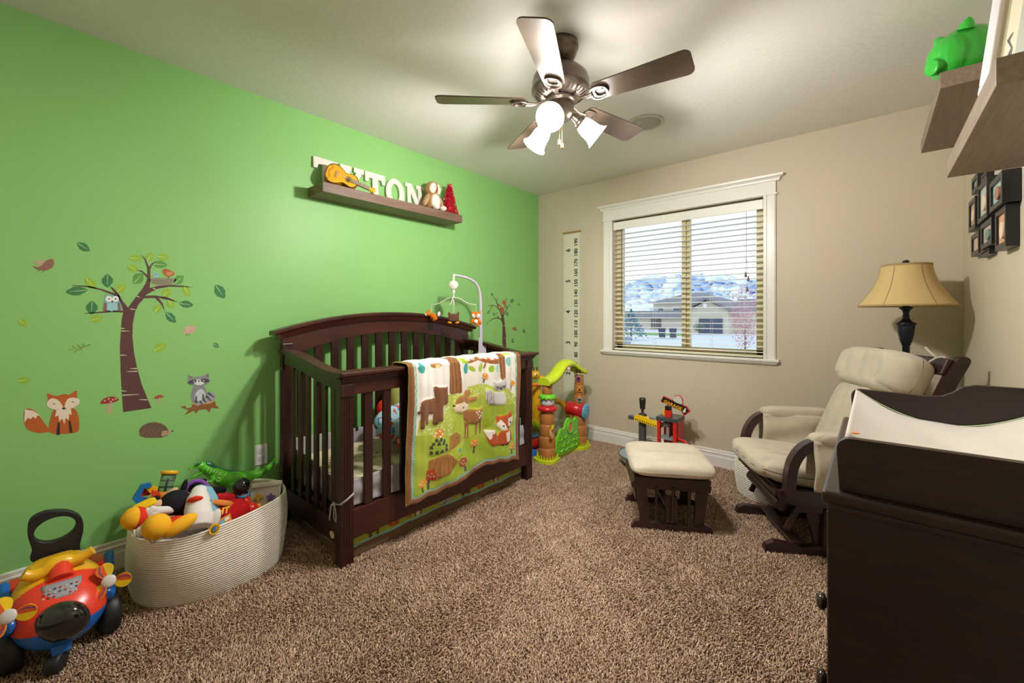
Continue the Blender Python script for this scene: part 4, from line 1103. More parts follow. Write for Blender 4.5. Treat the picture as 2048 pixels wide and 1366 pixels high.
XQ[m3] = .846 + .006 * np.minimum(1, dd / .1); ZQ[m3] = .915 - dd; ZZ[m3] = .92 - dd
depth = np.clip((.92 - ZQ) / .7, 0, 1) * m3
fold = .0062 * np.sin(YQ * 47 + 1.1 * np.sin(ZQ * 4)) * (1.1 - .6 * depth) + .0025 * np.sin(YQ * 118 + ZQ * 5) * (1 - .9 * depth) + .008 * np.sin(YQ * 15 + ZQ * 5 + 1.2) * depth + .002 * np.sin(ZQ * 42 + YQ * 26) * depth
base = np.zeros((nu, nv, 3)); relief = np.zeros((nu, nv))
U, V = YQ, ZZ
base[:] = L3('#e4dfd6')


def paint(poly, col, rel=0, raw=False, stripes=None):
    pts = poly if raw else [Q8(*p) for p in poly]
    mk = inpoly(U, V, pts)
    c = L3(col)
    if stripes is not None:
        s = (np.sin(U * stripes[1] + .8 * np.sin(V * 30)) > .2)[..., None]
        base[mk] = np.where(s, c, L3(stripes[0]))[mk]
    else: base[mk] = c
    if rel: relief[mk] = np.maximum(relief[mk], rel)
    return mk


def el(cx, cy, rx, ry, col, a=0, rel=0): return paint(circ(cx, cy, rx, 18, ry, a), col, rel)


GA, GB, GC = '#a9b83c', '#9ab32e', '#b7c452'
paint([(480, 40), (560, 40), (570, 200), (582, 385), (500, 402), (488, 390), (492, 150)], '#7f5230', .3, stripes=('#96683f', 260))
paint([(895, 40), (945, 40), (945, 270), (928, 290), (912, 270), (905, 150)], '#7f5230', .3, stripes=('#96683f', 260))
paint([(640, 135), (720, 95), (830, 118), (900, 108), (905, 150), (830, 150), (800, 140), (790, 165), (770, 195), (765, 180), (785, 140), (720, 120), (650, 150)], '#96602f')
for c in ((255, 185, 24, 42, '#3f9a96', 0), (622, 185, 22, 45, '#3f9a96', .15), (675, 190, 30, 18, '#9cb83a', .8), (740, 175, 18, 42, '#a3bc46', .35), (830, 190, 18, 30, '#8fb52c', .2), (880, 190, 18, 30, '#a9cfc4', -.1),
          (970, 130, 20, 38, '#84bdb4', 0), (970, 70, 36, 13, '#a9b73a', 0), (610, 125, 46, 18, '#a9b73a', .2), (190, 140, 38, 9, '#a9b73a', 0)): el(*c[:5], c[5])
el(375, 160, 48, 22, '#a5713f'); el(395, 168, 22, 14, '#e0c38c')
for x in (815, 860, 885): el(x, 112, 12, 8, '#d8642c')
dots = paint([(215, 760), (222, 660), (240, 600), (300, 620), (420, 560), (468, 402), (590, 395), (640, 340), (720, 310), (800, 318), (850, 345), (960, 350), (1020, 400), (1045, 480), (1060, 760)], GC)
rd = np.random.default_rng(2)
paint([(600, 470), (760, 400), (850, 480), (950, 440), (1060, 470), (1080, 1000), (500, 1100), (505, 760), (590, 560)], GA)
paint([(150, 745), (330, 735), (500, 740), (530, 570), (600, 560), (640, 760), (560, 1350), (100, 1400)], GA)
yy0, yy1 = 1.28, 2.18
keepd = paint([(240, 600), (300, 620), (420, 560), (468, 402), (590, 395), (530, 570), (500, 740), (330, 735), (225, 740)], GC) | paint([(590, 395), (640, 340), (720, 310), (800, 318), (830, 345), (760, 400), (620, 460)], GC) | paint([(955, 352), (1020, 400), (1040, 480), (950, 440)], GC)
for _ in range(620):
    cy_, cz_ = rd.uniform(1.28, 2.17), rd.uniform(.5, .85)
    mk = keepd & ((U - cy_) ** 2 + (V - cz_) ** 2 < .0034 ** 2); base[mk] = L3('#edeed8')
paint([(150, 1100), (300, 1210), (520, 1050), (560, 900), (620, 760), (740, 740), (900, 830), (1100, 820), (1100, 1000), (750, 1050), (440, 1300), (100, 1450)], GB)
paint([(760, 500), (1045, 480), (1045, 560), (870, 600), (760, 700)], '#96a82c', .15)
paint([(352, 345), (370, 333), (390, 342), (440, 340), (455, 332), (466, 345), (458, 360), (470, 420), (468, 465), (440, 480), (425, 490), (420, 610), (405, 622), (388, 612), (382, 640), (360, 650), (340, 640), (345, 560), (310, 560), (308, 640), (295, 655), (278, 645), (272, 600), (272, 680), (250, 688), (235, 670), (240, 560), (220, 565), (213, 545), (235, 530), (240, 470), (265, 445), (330, 435), (360, 430), (358, 390)], '#7b5034', 1)
paint([(600, 405), (615, 365), (655, 360), (665, 395), (640, 435)], '#b07b4a', .6); paint([(640, 435), (700, 410), (705, 440), (665, 468), (640, 460)], '#b07b4a', .6)
paint([(540, 440), (560, 415), (600, 405), (635, 430), (645, 470), (640, 515), (590, 548), (550, 550), (515, 510), (525, 490)], '#a8733f', 1)
paint([(528, 488), (560, 472), (600, 460), (640, 485), (638, 518), (580, 552), (530, 545), (515, 510)], '#e8d6b8', 1); el(518, 495, 8, 8, '#2c201c'); el(588, 507, 7, 8, '#2c201c')
paint([(590, 535), (650, 525), (735, 525), (755, 498), (758, 530), (748, 610), (700, 640), (640, 645), (600, 600)], '#a06b3a', 1)
for x, y in ((698, 547), (722, 540), (742, 552), (713, 565), (736, 575), (725, 588)): el(x, y, 7, 7, '#eee4d2')
for pl in ([(608, 630), (632, 640), (625, 700), (618, 765), (606, 765), (612, 700)], [(632, 640), (645, 640), (640, 760), (630, 765)], [(695, 635), (715, 630), (702, 735), (690, 735)], [(728, 620), (745, 615), (746, 720), (736, 722)]): paint(pl, '#8f5c32', .4)
paint([(780, 370), (825, 362), (850, 420), (848, 482), (800, 485), (782, 440)], '#c6c1bd', 1, stripes=('#8f8a88', 420))
paint([(838, 385), (930, 378), (946, 450), (932, 486), (850, 486), (835, 430)], '#cbc7c3', 1)
paint([(834, 290), (870, 308), (905, 300), (945, 262), (948, 310), (930, 360), (900, 377), (850, 362), (838, 330)], '#bdb9b5', 1); paint([(855, 330), (905, 338), (942, 318), (942, 342), (905, 356), (858, 352)], '#77726f', 1); el(908, 356, 9, 7, '#1d1b1b'); el(882, 348, 4, 4, '#1d1b1b'); el(925, 333, 4, 4, '#1d1b1b')
paint([(862, 575), (900, 582), (960, 560), (995, 527), (1002, 575), (1010, 620), (965, 690), (910, 692), (870, 650)], '#c0551f', 1)
paint([(868, 640), (900, 606), (930, 640), (948, 690), (905, 694), (872, 660)], '#ece4da', 1); paint([(958, 600), (1004, 578), (1010, 620), (972, 672), (960, 640)], '#ece4da', 1); el(920, 660, 7, 8, '#2c1c18'); el(982, 630, 7, 8, '#2c1c18'); el(960, 668, 10, 7, '#2c1c18')
paint([(900, 700), (985, 690), (994, 750), (965, 808), (890, 818), (840, 822)], '#b84f1e', 1)
paint([(770, 695), (855, 697), (885, 760), (905, 812), (830, 825), (800, 790)], '#b84f1e', 1); paint([(768, 693), (855, 695), (850, 722), (830, 730), (828, 755), (808, 775), (790, 745)], '#ece4da', 1); paint([(935, 715), (975, 700), (972, 785), (945, 790)], '#ece4da', 1); el(915, 817, 12, 8, '#4a3530'); el(945, 808, 12, 8, '#4a3530')
paint([(345, 765), (370, 690), (415, 680), (432, 700), (430, 745)], '#dd9434', .3)
for x, y in ((370, 720), (395, 700), (415, 725), (360, 745), (400, 745)): el(x, y, 8, 8, '#f3e6cc')
paint([(318, 860), (350, 775), (400, 750), (440, 762), (470, 840), (470, 870), (320, 912)], '#9fb83e', .5)
for i, (x, y) in enumerate(((372, 778), (404, 770), (432, 780), (350, 810), (388, 806), (425, 800), (452, 820), (335, 838), (335, 885), (375, 878), (412, 866), (450, 850))): paint([(x - 14, y + 18), (x - 9, y - 12), (x + 9, y - 15), (x + 13, y + 12)], '#4b4536')
paint([(470, 862), (488, 745), (530, 708), (566, 730), (565, 790), (520, 832), (490, 872)], '#a5773f', .6); el(538, 757, 5, 5, '#2c201c')
paint([(468, 872), (520, 840), (565, 800), (600, 795), (570, 890), (520, 942)], '#b3c142', .3); el(560, 860, 10, 20, '#3fa39a', .4)
paint([(315, 950), (440, 892), (490, 900), (545, 950), (480, 1060), (370, 1102), (310, 1060)], '#8a5a2c', .5, stripes=('#b07a3e', 520))
for hd, stem_, c1 in (([(293, 1112), (300, 1030), (350, 1016), (376, 1060), (370, 1112)], [(310, 1110), (332, 1110), (326, 1195), (303, 1190)], '#b5481f'), ([(218, 1172), (250, 1110), (290, 1098), (300, 1140), (262, 1172)], [(250, 1170), (268, 1165), (274, 1212), (258, 1212)], '#e0952c'),
                     ([(550, 962), (570, 925), (620, 918), (630, 950), (605, 992), (560, 992)], [(598, 990), (616, 985), (627, 1030), (604, 1035)], '#a84a22'), ([(652, 835), (665, 780), (700, 763), (722, 790), (720, 818)], [(682, 832), (696, 830), (690, 890), (678, 890)], '#dd8f28'),
                     ([(750, 272), (752, 240), (775, 221), (805, 240), (804, 272)], [(768, 272), (780, 272), (775, 308), (762, 308)], '#dd8f28'), ([(975, 852), (976, 820), (1002, 800), (1030, 815), (1026, 850)], [(992, 850), (1004, 850), (1000, 905), (984, 905)], '#dd8f28'), ([(976, 328), (980, 298), (1000, 280), (1030, 300), (1022, 332)], [(994, 330), (1006, 330), (1000, 368), (990, 368)], '#dd8f28')):
    paint(stem_, '#5a4630'); paint(hd, c1, .4)
    cx_ = sum(p[0] for p in hd) / len(hd); cy_ = sum(p[1] for p in hd) / len(hd)
    for dx, dy in ((-22, 6), (0, -12), (16, 10), (-6, 14)): el(cx_ + dx, cy_ + dy, 5, 5, '#f0e2c8')
# borders
eL = YQ - ylft; eR = yrgt - YQ; eB = (ZQ - zb) + 0 * D; eB = np.where(m3, eB, 9)
e = np.minimum(np.minimum(eL, eR), eB)
tw = (e < .048) & (e >= .032); st_ = np.sin((np.where(eB < .05, YQ, ZQ)) * 700 + e * 500) > 0
base[tw] = np.where(st_[..., None], L3('#3f9a8c'), L3('#bfd8bf'))[tw]
base[e < .034] = L3('#855636'); base[e < .003] = L3('#b9c24a')
rb = blur(relief, 2); rb = blur(rb, 2)
pil = .006 * np.clip(np.minimum(e, .05) / .05, 0, 1)
ring = np.where((e < .034), .004, 0) * np.sin(np.clip(e / .034, 0, 1) * PI)
out = fold + .007 * rb + pil + ring
XQ = np.where(m3, XQ + np.abs(out) * 0 + out + .012, XQ); ZQ = np.where(m2, ZQ + .3 * out + .002, ZQ); XQ = np.where(m1, XQ - .002 + .3 * out, XQ)
grid_mesh(np.stack([XQ, YQ, ZQ], -1), base, 'baby_quilt', CLOTH, solid=.005)
tag(bpy.data.objects['baby_quilt'], 'woodland animal baby quilt draped over the front rail of the crib', 'quilt')

# crib skirt: front face and the near end
K7 = lambda cx, cy: (lambda p: (p.y, p.z))(P(550 + cx * .26855, 800 + cy * .26855, x=.785))
nu, nv = 420, 44
S_, T_ = np.meshgrid(np.linspace(0, 1, nu), np.linspace(0, 1, nv), indexing='ij')
U = CY0 + .02 + (CY1 - CY0 - .04) * S_; V = .012 + .20 * T_ + .004 * np.sin(U * 9)
base = np.zeros((nu, nv, 3)); relief = np.zeros((nu, nv)); base[:] = L3('#a3b24c')
for (x, y, w_, h_, kind) in ((765, 975, 110, 90, 'bear'), (925, 895, 110, 90, 'fox'), (1095, 835, 70, 85, 'owl'), (1035, 865, 40, 40, 'fox'), (1205, 785, 80, 60, 'deer'), (1320, 730, 100, 95, 'coon'), (1452, 685, 100, 80, 'bear'), (1568, 625, 75, 75, 'fox'), (1668, 585, 60, 65, 'owl'), (1780, 540, 60, 50, 'deer')):
    y0_, z0_ = K7(x, y); s = h_ * .26855 / (F / (((y0_ - 0) ** 2 + (2.666 - .785) ** 2) ** .5)) * .5 * 1.15
    B = lambda pts, c: paint([(y0_ + a * s, z0_ + b * s) for a, b in pts], c, raw=True)
    if kind == 'bear': B([(-1.2, -.2), (-1, .5), (-.1, .7), (.3, 1), (.9, .8), (1.2, .3), (1.1, -.1), (.8, -.2), (.8, -1), (.4, -1), (.3, -.4), (-.3, -.4), (-.4, -1), (-.8, -1), (-.9, -.4)], '#6b4c33')
    elif kind == 'fox':
        B([(-1.2, .2), (-.6, -.3), (-.3, -.9), (-1, -.8), (-1.4, -.3)], '#c0602c'); B([(-1.4, 0), (-1.1, .3), (-.8, 0), (-1.1, -.3)], '#e6dccb'); B([(-.4, -.9), (.5, -.9), (.6, 0), (-.2, .1)], '#b8552a')
        B([(-.4, .2), (-.3, 1.0), (.1, .8), (.6, 1.1), (.8, .3), (.3, -.1)], '#c0602c'); B([(-.35, .3), (.05, .5), (.2, 0), (0, -.05)], '#efe7dc'); B([(.75, .4), (.35, .5), (.3, 0)], '#efe7dc')
    elif kind == 'owl':
        B([(-.7, .8), (0, .6), (.7, .8), (.8, 0), (.5, -.8), (-.5, -.8), (-.8, 0)], '#5d4f44'); B(circ(-.3, .25, .3, 12), '#eeeae0'); B(circ(.35, .25, .3, 12), '#eeeae0'); B(circ(-.3, .25, .1, 8), '#20201e'); B(circ(.35, .25, .1, 8), '#20201e'); B([(-.4, -.1), (.4, -.1), (.3, -.75), (-.3, -.75)], '#cfc6b8')
    elif kind == 'coon':
        B([(-1.2, -.9), (-1.1, -.2), (-.5, 0), (-.3, -.7)], '#6d6d70'); B([(-1.15, -.5), (-.5, -.3), (-.5, -.45), (-1.15, -.7)], '#d6d6d4'); B([(-.4, -.9), (.6, -.9), (.6, .1), (-.2, .1)], '#a7a6a6'); B([(-.4, .1), (-.5, .9), (.1, .8), (.7, 1), (.8, .2), (.2, -.1)], '#bdbcbb'); B([(-.4, .3), (.7, .3), (.7, .5), (-.4, .5)], '#55555a')
    else: B([(-.9, .5), (-.3, .6), (.2, .1), (.9, .1), (.9, -.2), (.8, -.9), (.6, -.9), (.6, -.3), (-.1, -.3), (-.1, -.9), (-.3, -.9), (-.4, .1)], '#b08a52')
zz_ = V - .012
base[zz_ < .048] = L3('#6f5741'); base[(zz_ >= .046) & (zz_ < .055)] = L3('#7fc3c4')
X = .782 + .006 * np.sin(U * 7) * (1 - T_) - .004 * T_ + .003 * np.sin(U * 31)
sk = thing('crib_skirt', 'green crib skirt printed with woodland animals below the mattress', 'crib skirt', (.45, 1.675, .01))
grid_mesh(np.stack([X - .03, U, V], -1), base, 'front_panel', CLOTH, sk, solid=.002)
nu, nv = 120, 44
S_, T_ = np.meshgrid(np.linspace(0, 1, nu), np.linspace(0, 1, nv), indexing='ij')
XX = .14 + .61 * S_; V = .012 + .20 * T_; base = np.zeros((nu, nv, 3)); base[:] = L3('#a3b24c'); zz_ = V - .012; base[zz_ < .048] = L3('#6f5741'); base[(zz_ >= .046) & (zz_ < .055)] = L3('#7fc3c4')
grid_mesh(np.stack([XX, CY0 + .045 + .004 * np.sin(XX * 30) * (1 - T_), V], -1), base, 'end_panel', CLOTH, sk, solid=.002)

# things inside the crib
def pillow_mat(name, bgc, c1, c2, sc):
    m = bpy.data.materials.new(name); m.use_nodes = True; N = m.node_tree.nodes; L = m.node_tree.links; b = N['Principled BSDF']; b.inputs['Roughness'].default_value = .9
    tc = N.new('ShaderNodeTexCoord'); last = None
    b.inputs['Base Color'].default_value = lin(bgc); prev = None
    for i, c in enumerate((c1, c2)):
        n = N.new('ShaderNodeTexNoise'); n.inputs['Scale'].default_value = sc; n.inputs['Detail'].default_value = 1.5
        mp = N.new('ShaderNodeMapping'); mp.inputs['Location'].default_value = (3.1 * i, 1.7 * i, 5.3 * i); L.new(tc.outputs['Object'], mp.inputs[0]); L.new(mp.outputs[0], n.inputs['Vector'])
        cr = N.new('ShaderNodeValToRGB'); cr.color_ramp.interpolation = 'CONSTANT'; cr.color_ramp.elements[0].color = (0, 0, 0, 1); cr.color_ramp.elements[1].position = .60; cr.color_ramp.elements[1].color = (1, 1, 1, 1)
        L.new(n.outputs['Fac'], cr.inputs['Fac']); mx = N.new('ShaderNodeMix'); mx.data_type = 'RGBA'; L.new(cr.outputs['Color'], mx.inputs['Factor'])
        if prev: L.new(prev, mx.inputs[6])
        else: mx.inputs[6].default_value = lin(bgc)
        mx.inputs[7].default_value = lin(c); prev = mx.outputs[2]
    L.new(prev, b.inputs['Base Color']); return m


Rp = rot(.25, 'Z') @ rot(1.25, 'Y')
tag(MB().cushion((.44, 1.54, .515), (.12, .20, .045), rot(.35, 'Z') @ rot(.95, 'Y') @ rot(.12, 'X')).build('patterned_pillow', pillow_mat('dinosaur print cotton', '#9fc6cf', '#2f6fae', '#c8463c', 24)), 'light blue pillow with blue and red dinosaur print inside the crib', 'pillow')
tag(MB().cushion((.56, 1.55, .412), (.085, .14, .03), rot(.30, 'Z') @ rot(.7, 'Y')).build('patterned_pillow', pillow_mat('busy cartoon print', '#b8402e', '#d9a92f', '#e8d8cc', 26)), 'red and yellow patterned pillow lying below the blue pillow in the crib', 'pillow')
tag(MB().cushion((.56, 1.79, .43), (.09, .08, .04), rot(.1, 'Z') @ rot(.6, 'Y')).build('folded_fleece', fabric('#26252c')), 'dark folded fleece beside the patterned pillows in the crib', 'blanket')
gb = MB().cushion((.27, 1.66, .62), (.17, .11, .05), rot(.3, 'Z') @ rot(1.45, 'Y'), fn=lambda p, u, v, s: p + Vector((0, 0, .006 * math.sin(v * 14) * s)))
tag(gb.build('green_blanket', fabric('#a9ad5e')), 'olive green bunched blanket standing behind the pillows in the crib', 'blanket')
tag(MB().ell((.34, 1.475, .595), (.045, .05, .06)).build('red_ball', fabric('#d2301f')), 'round red plush ball peeking over the blue pillow in the crib', 'ball')
tag(MB().cushion((.60, 1.80, .47), (.06, .09, .05), rot(1.3, 'Y')).build('blue_blanket', fabric('#2f5fa8')), 'royal blue blanket bunched behind the left edge of the quilt', 'blanket')
tag(MB().ell((.60, 2.25, .40), (.045, .045, .05)).ell((.62, 2.24, .45), (.03, .03, .03)).build('plush_toy', fabric('#d8d4d0'), remesh=.006), 'grey white plush toy low at the far end of the crib', 'plush toy')

# ================================================================ crib mobile
MW = mat('pale lilac white plastic', '#cfc8d8', .35); MC = mat('cream mobile plastic', '#e0dbd0', .4)
mob = thing('crib_mobile', 'white crib mobile arm clamped to the far side of the crib', 'mobile', (.33, 2.38, .80))
bx, by = .318, 2.382
cl_ = MB().prism([(-.030, 0), (.030, 0), (.030, .135), (.036, .140), (.012, .145), (-.014, .21), (-.028, .21), (-.030, .14)], .035, frame((bx + .004, by - .01, .80), (.8, .6, 0), (0, 0, 1), (.6, -.8, 0)))
cl_.build('clamp_base', MW, mob, bevel=.004)
arm_pts = spline([(bx - .008, by - .02, .98), (bx - .010, by - .022, 1.12), (bx - .010, by - .024, 1.30), (bx - .010, by - .04, 1.385), (bx - .007, by - .09, 1.440), (bx - .004, by - .17, 1.468), (bx, by - .26, 1.478), (bx + .002, by - .315, 1.480)], 6, False)
MB().tube(arm_pts, [.014 - .006 * i / len(arm_pts) for i in range(len(arm_pts))], n=12).build('curved_arm', MW, mob)
sg = MB()
for x in (.008, .018, .028): sg.bb((bx + x * .8 + .0, by - .04 + x * .6, .83), (bx + x * .8 + .003, by - .036 + x * .6, .93))
sg.build('grip_slots', mat('grey slots', '#8f8a9a', .6), mob)
hx_, hy_ = bx + .002, by - .315
MB().cyl((hx_, hy_, 1.43), (hx_, hy_, 1.487), .0085, n=12).lathe([(0, -.016), (.030, -.016), (.0345, -.010), (.0345, .010), (.030, .016), (0, .016)], (hx_, hy_, 1.405), (.55, -.83, 0), n=32).cyl((hx_, hy_, 1.345), (hx_, hy_, 1.375), .011, n=12).build('music_box', MC, mob)
MB().cyl((hx_, hy_, 1.26), (hx_, hy_, 1.35), .005, n=10).ell((hx_, hy_, 1.312), (.022, .022, .006)).build('hub', MC, mob)
ends = []
for k_, ad in enumerate((220, 40, 130, 310)):
    a = math.radians(ad); d = Vector((math.cos(a), math.sin(a), 0)); h0 = Vector((hx_, hy_, 1.312)); R_ = .165
    pts = spline([h0 + d * .02, h0 + d * .05 - Vector((0, 0, .008)), h0 + d * .10 - Vector((0, 0, .038)), h0 + d * .145 - Vector((0, 0, .05)), h0 + d * R_ - Vector((0, 0, .05))], 5, False)
    MB().tube(pts, .0032, n=8).build('hanger_arm', MC, mob); ends.append(h0 + d * R_ - Vector((0, 0, .05)))
FOX = fabric('#d9741f'); FXW = fabric('#efe8de'); FXB = mat('dark felt', '#2a1c1a', .9)
MB().cyl(ends[0] - Vector((0, 0, .055)), ends[0], .0015, n=5).build('cord', MC, mob)
MB().cyl(ends[1] - Vector((0, 0, .055)), ends[1], .0015, n=5).build('cord', MC, mob)
MB().cyl(Vector((hx_ + .006, hy_, 1.20)), Vector((hx_ + .003, hy_, 1.27)), .0015, n=5).cyl(Vector((hx_ - .006, hy_, 1.20)), Vector((hx_ - .003, hy_, 1.27)), .0015, n=5).build('cord', MC, mob)


def fac(o, yaw): return Matrix.Translation(o) @ Matrix.Rotation(yaw, 4, 'Z')


c = ends[1] - Vector((0, 0, .10)); M = fac(c, math.radians(-45))    # sitting fox, right
fx_ = MB(M).ell((0, 0, .022), (.026, .034, .026)).ell((0, 0, -.022), (.020, .020, .026)).ell((.008, -.026, -.022), (.012, .011, .028), rot(-.45, 'X')).ell((.008, .026, -.024), (.012, .011, .028), rot(.45, 'X')).ell((.012, .012, -.05), (.012, .010, .014)).ell((-.004, -.028, .044), (.006, .009, .010)).ell((-.004, .028, .044), (.006, .009, .010)).build('plush_fox', FOX, mob, remesh=.003)
MB(M).ell((.017, -.016, .016), (.012, .014, .018), rot(.5, 'X')).ell((.017, .016, .016), (.012, .014, .018), rot(-.5, 'X')).ell((.014, 0, -.024), (.010, .014, .017)).build('white_patches', FXW, fx_)
MB(M).ell((.029, -.014, .018), (.0025, .003, .003)).ell((.029, .014, .018), (.0025, .003, .003)).ell((.028, 0, .004), (.004, .005, .004)).build('face_features', FXB, fx_)
c = ends[0] - Vector((0, 0, .075)); M = fac(c, math.radians(-60))   # stretched fox, left
f2 = MB(M).ell((0, .018, -.012), (.018, .028, .024), rot(-.5, 'X')).ell((.004, -.026, .006), (.018, .020, .018)).ell((0, -.030, .026), (.006, .007, .011)).ell((0, -.016, .028), (.006, .007, .011)).ell((0, .03, -.034), (.014, .020, .010), rot(.5, 'X')).build('plush_fox', FOX, mob, remesh=.003)
MB(M).ell((.008, -.036, .002), (.015, .013, .013)).ell((0, .058, .004), (.010, .012, .020), rot(-.3, 'X')).build('white_patches', FXW, f2)
MB(M).ell((0, .046, -.004), (.008, .015, .006), rot(-.9, 'X')).build('tail', fabric('#7a3a24'), f2)
c = Vector((hx_, hy_, 1.165)); M = fac(c, math.radians(-50))        # brown owl from behind
o1 = MB(M).cushion((0, 0, 0), (.030, .040, .016), rot(PI / 2, 'Y'), n=14, fn=lambda p, u, v, s: p).ell((0, -.033, .030), (.008, .010, .014)).ell((0, .033, .030), (.008, .010, .014)).build('plush_owl', fabric('#6b4a3a'), mob, remesh=.003)
MB(M).ell((.004, -.028, -.036), (.010, .016, .009), rot(-.3, 'X')).ell((.004, .028, -.036), (.010, .016, .009), rot(.3, 'X')).build('orange_feet', fabric('#e09a34'), o1)
# ================================================================ rope basket full of toys
def rope_basket(name, label, c, ax, ay, H, coils, p=2.4, stitch=True, rimf=None, nc=200):
    nv = coils * 6; base = L3('#efe8dd'); base2 = L3('#e8dfd2'); dk = L3('#5a4c42'); dk2 = L3('#a09080')
    pts = []; cols = []
    for i in range(nc):
        t = 2 * PI * i / nc; cc, ss = math.cos(t), math.sin(t)
        ux = math.copysign(abs(cc) ** (2 / p), cc); uy = math.copysign(abs(ss) ** (2 / p), ss)
        for j in range(nv + 1):
            v = j / nv; h = H + (rimf(t) if rimf else 0)
            rip = abs(math.sin(PI * coils * v)) ** .6
            bulge = 1 + .035 * math.sin(PI * v) - .05 * (1 - v) ** 4 + .012 * math.sin(3 * t + 5 * v)
            rr_ = .0062 * rip
            pts.append((c[0] + (ax * bulge + rr_) * ux, c[1] + (ay * bulge + rr_) * uy, .002 + h * v + .003 * math.sin(5 * t) * v))
            g = rip < .35
            if g and stitch and v < .62: cols.append(dk if (i + j // 6) % 2 == 0 else dk2)
            else: cols.append(base if (i * 7 + j) % 3 else base2)
    mb = MB(); mb.v = [Vector(q) for q in pts]
    for i in range(nc):
        for j in range(nv):
            a = i * (nv + 1) + j; b = ((i + 1) % nc) * (nv + 1) + j
            mb.f.append([a, b, b + 1, a + 1]); mb.m.append(0); mb.sm.append(True)
    k = len(mb.v); mb.v.append(Vector((c[0], c[1], .004))); cols.append(base)
    for i in range(nc): mb.f.append([((i + 1) % nc) * (nv + 1), i * (nv + 1), k]); mb.m.append(0); mb.sm.append(True)
    cc_ = np.ones((len(mb.v), 4)); cc_[:, :3] = np.array(cols); mb.col = cc_
    o = mb.build(name, mat('cotton rope', '#ffffff', .9, attr='tint', bump=(900, .4, .001), sheen=.1), None, solid=.008, org=(c[0], c[1], 0))
    o.modifiers['s'].offset = -1
    return tag(o, label, 'basket')


BC = (.325, .575)
rope_basket('rope_basket', 'large oval cream rope basket full of toys against the green wall', BC, .262, .286, .305, 32, rimf=lambda t: .012 * math.sin(t - .3) + .01 * math.sin(2 * t))
PZ = lambda px, py, x: P(px, py, x=x)
YP = fabric('#eeb02a'); RP = fabric('#d2341f'); WP = fabric('#ded8d4'); PP = fabric('#d5ab8e'); DP = fabric('#1f1d22'); BP = fabric('#7fb0c2')
vr = (P(1100, 632, x=0) - P(1000, 632, x=0)).normalized()
# generic plush doll with yellow shoes
a = PZ(313, 1053, .60)
dl = thing('plush_doll', 'plush doll with big yellow shoes and red trousers on the basket rim', 'plush toy', (.55, .36, .30))
MB().ell(a, (.046, .046, .046), fn=lambda p: p).build('shoe', YP, dl)
b = PZ(361, 1050, .615); MB().ell(b, (.030, .058, .027), rot(.42, 'X') @ rot(0, 'Z')).build('shoe', YP, dl)
MB().ell(PZ(334, 1040, .575), (.012, .013, .02), rot(.5, 'X')).build('black_strap', DP, dl)
MB().tube([PZ(283, 1062, .59), PZ(300, 1045, .56), PZ(318, 1035, .52)], [.017, .018, .018], n=12).ell(PZ(283, 1062, .59), (.018, .018, .02)).build('sock', WP, dl, remesh=.004)
gl_ = MB()
for k, (x, y) in enumerate(((290, 1020), (287, 1027), (294, 1034), (300, 1015))): gl_.tube([PZ(318, 1022, .50), PZ((x + 318) / 2, (y + 1020) / 2, .51), PZ(x, y, .51)], [.014, .011, .009], n=10)
gl_.tube([PZ(315, 1021, .5), PZ(343, 1020, .47)], [.016, .016], n=12).build('mitten', WP, dl, remesh=.003)
MB().ell(PZ(345, 1045, .52), (.03, .05, .022)).ell(PZ(298, 1045, .5), (.02, .03, .025)).build('trousers', RP, dl, remesh=.004)
MB().ell(PZ(350, 1005, .44), (.05, .055, .05)).ell(PZ(372, 1015, .46), (.03, .04, .05)).build('dark_body', DP, dl, remesh=.004)
MB().ell(PZ(318, 1008, .44), (.022, .034, .017)).ell(PZ(341, 1008, .45), (.018, .018, .016)).build('arm', PP, dl, remesh=.003)
MB().ell(PZ(338, 992, .36), (.02, .040, .018), rot(.75, 'X')).build('arm', PP, dl)
MB().ell(PZ(367, 978, .34), (.012, .012, .042), rot(-.25, 'X')).ell(PZ(312, 997, .38), (.014, .014, .012)).build('dark_limbs', DP, dl)
bl = thing('plush_ball', 'yellow and red plush ball at the left end of the basket', 'ball', (.48, .29, .32))
M = frame(PZ(270, 1036, .50), vr, (0, 0, 1), (vr.y, -vr.x, 0))
MB(M).lathe([(0, -.042), (.022, -.036), (.038, -.018), (.042, 0), (.041, .006)], (0, 0, 0), (-.85, .25, .2), n=28).build('red_half', RP, bl)
MB(M).lathe([(.041, .002), (.042, .006), (.036, .024), (.020, .038), (0, .044)], (0, 0, 0), (-.85, .25, .2), n=28).build('yellow_half', YP, bl)
tag(MB().cushion(PZ(288, 1011, .44), (.02, .04, .010), rot(.3, 'X') @ rot(.5, 'Y')).build('yellow_cloth', fabric('#e8c020')), 'crumpled yellow felt piece beside the plush ball in the basket', 'cloth')
# blue and red foam toy with yellow clip
BLU = plastic('#1f74b8'); REDP = plastic('#d3261c'); YEL = plastic('#f2b91c'); ORG = plastic('#e8842a')
ft = thing('foam_toy', 'blue and red folded plastic toy standing at the back left of the basket', 'toy', (.25, .35, .33))
def pxpoly(pts, x, t, name, m, parent, wob=0):
    """a plate of thickness t standing parallel to the green wall at distance x, with the given outline"""
    q = [P(a, b, x=x) for a, b in pts]; o = [(p.y, p.z) for p in q]
    return MB().prism(o, t, frame((x - t, 0, 0), (0, 1, 0), (0, 0, 1), (1, 0, 0))).build(name, m, parent, bevel=min(.003, t * .3))


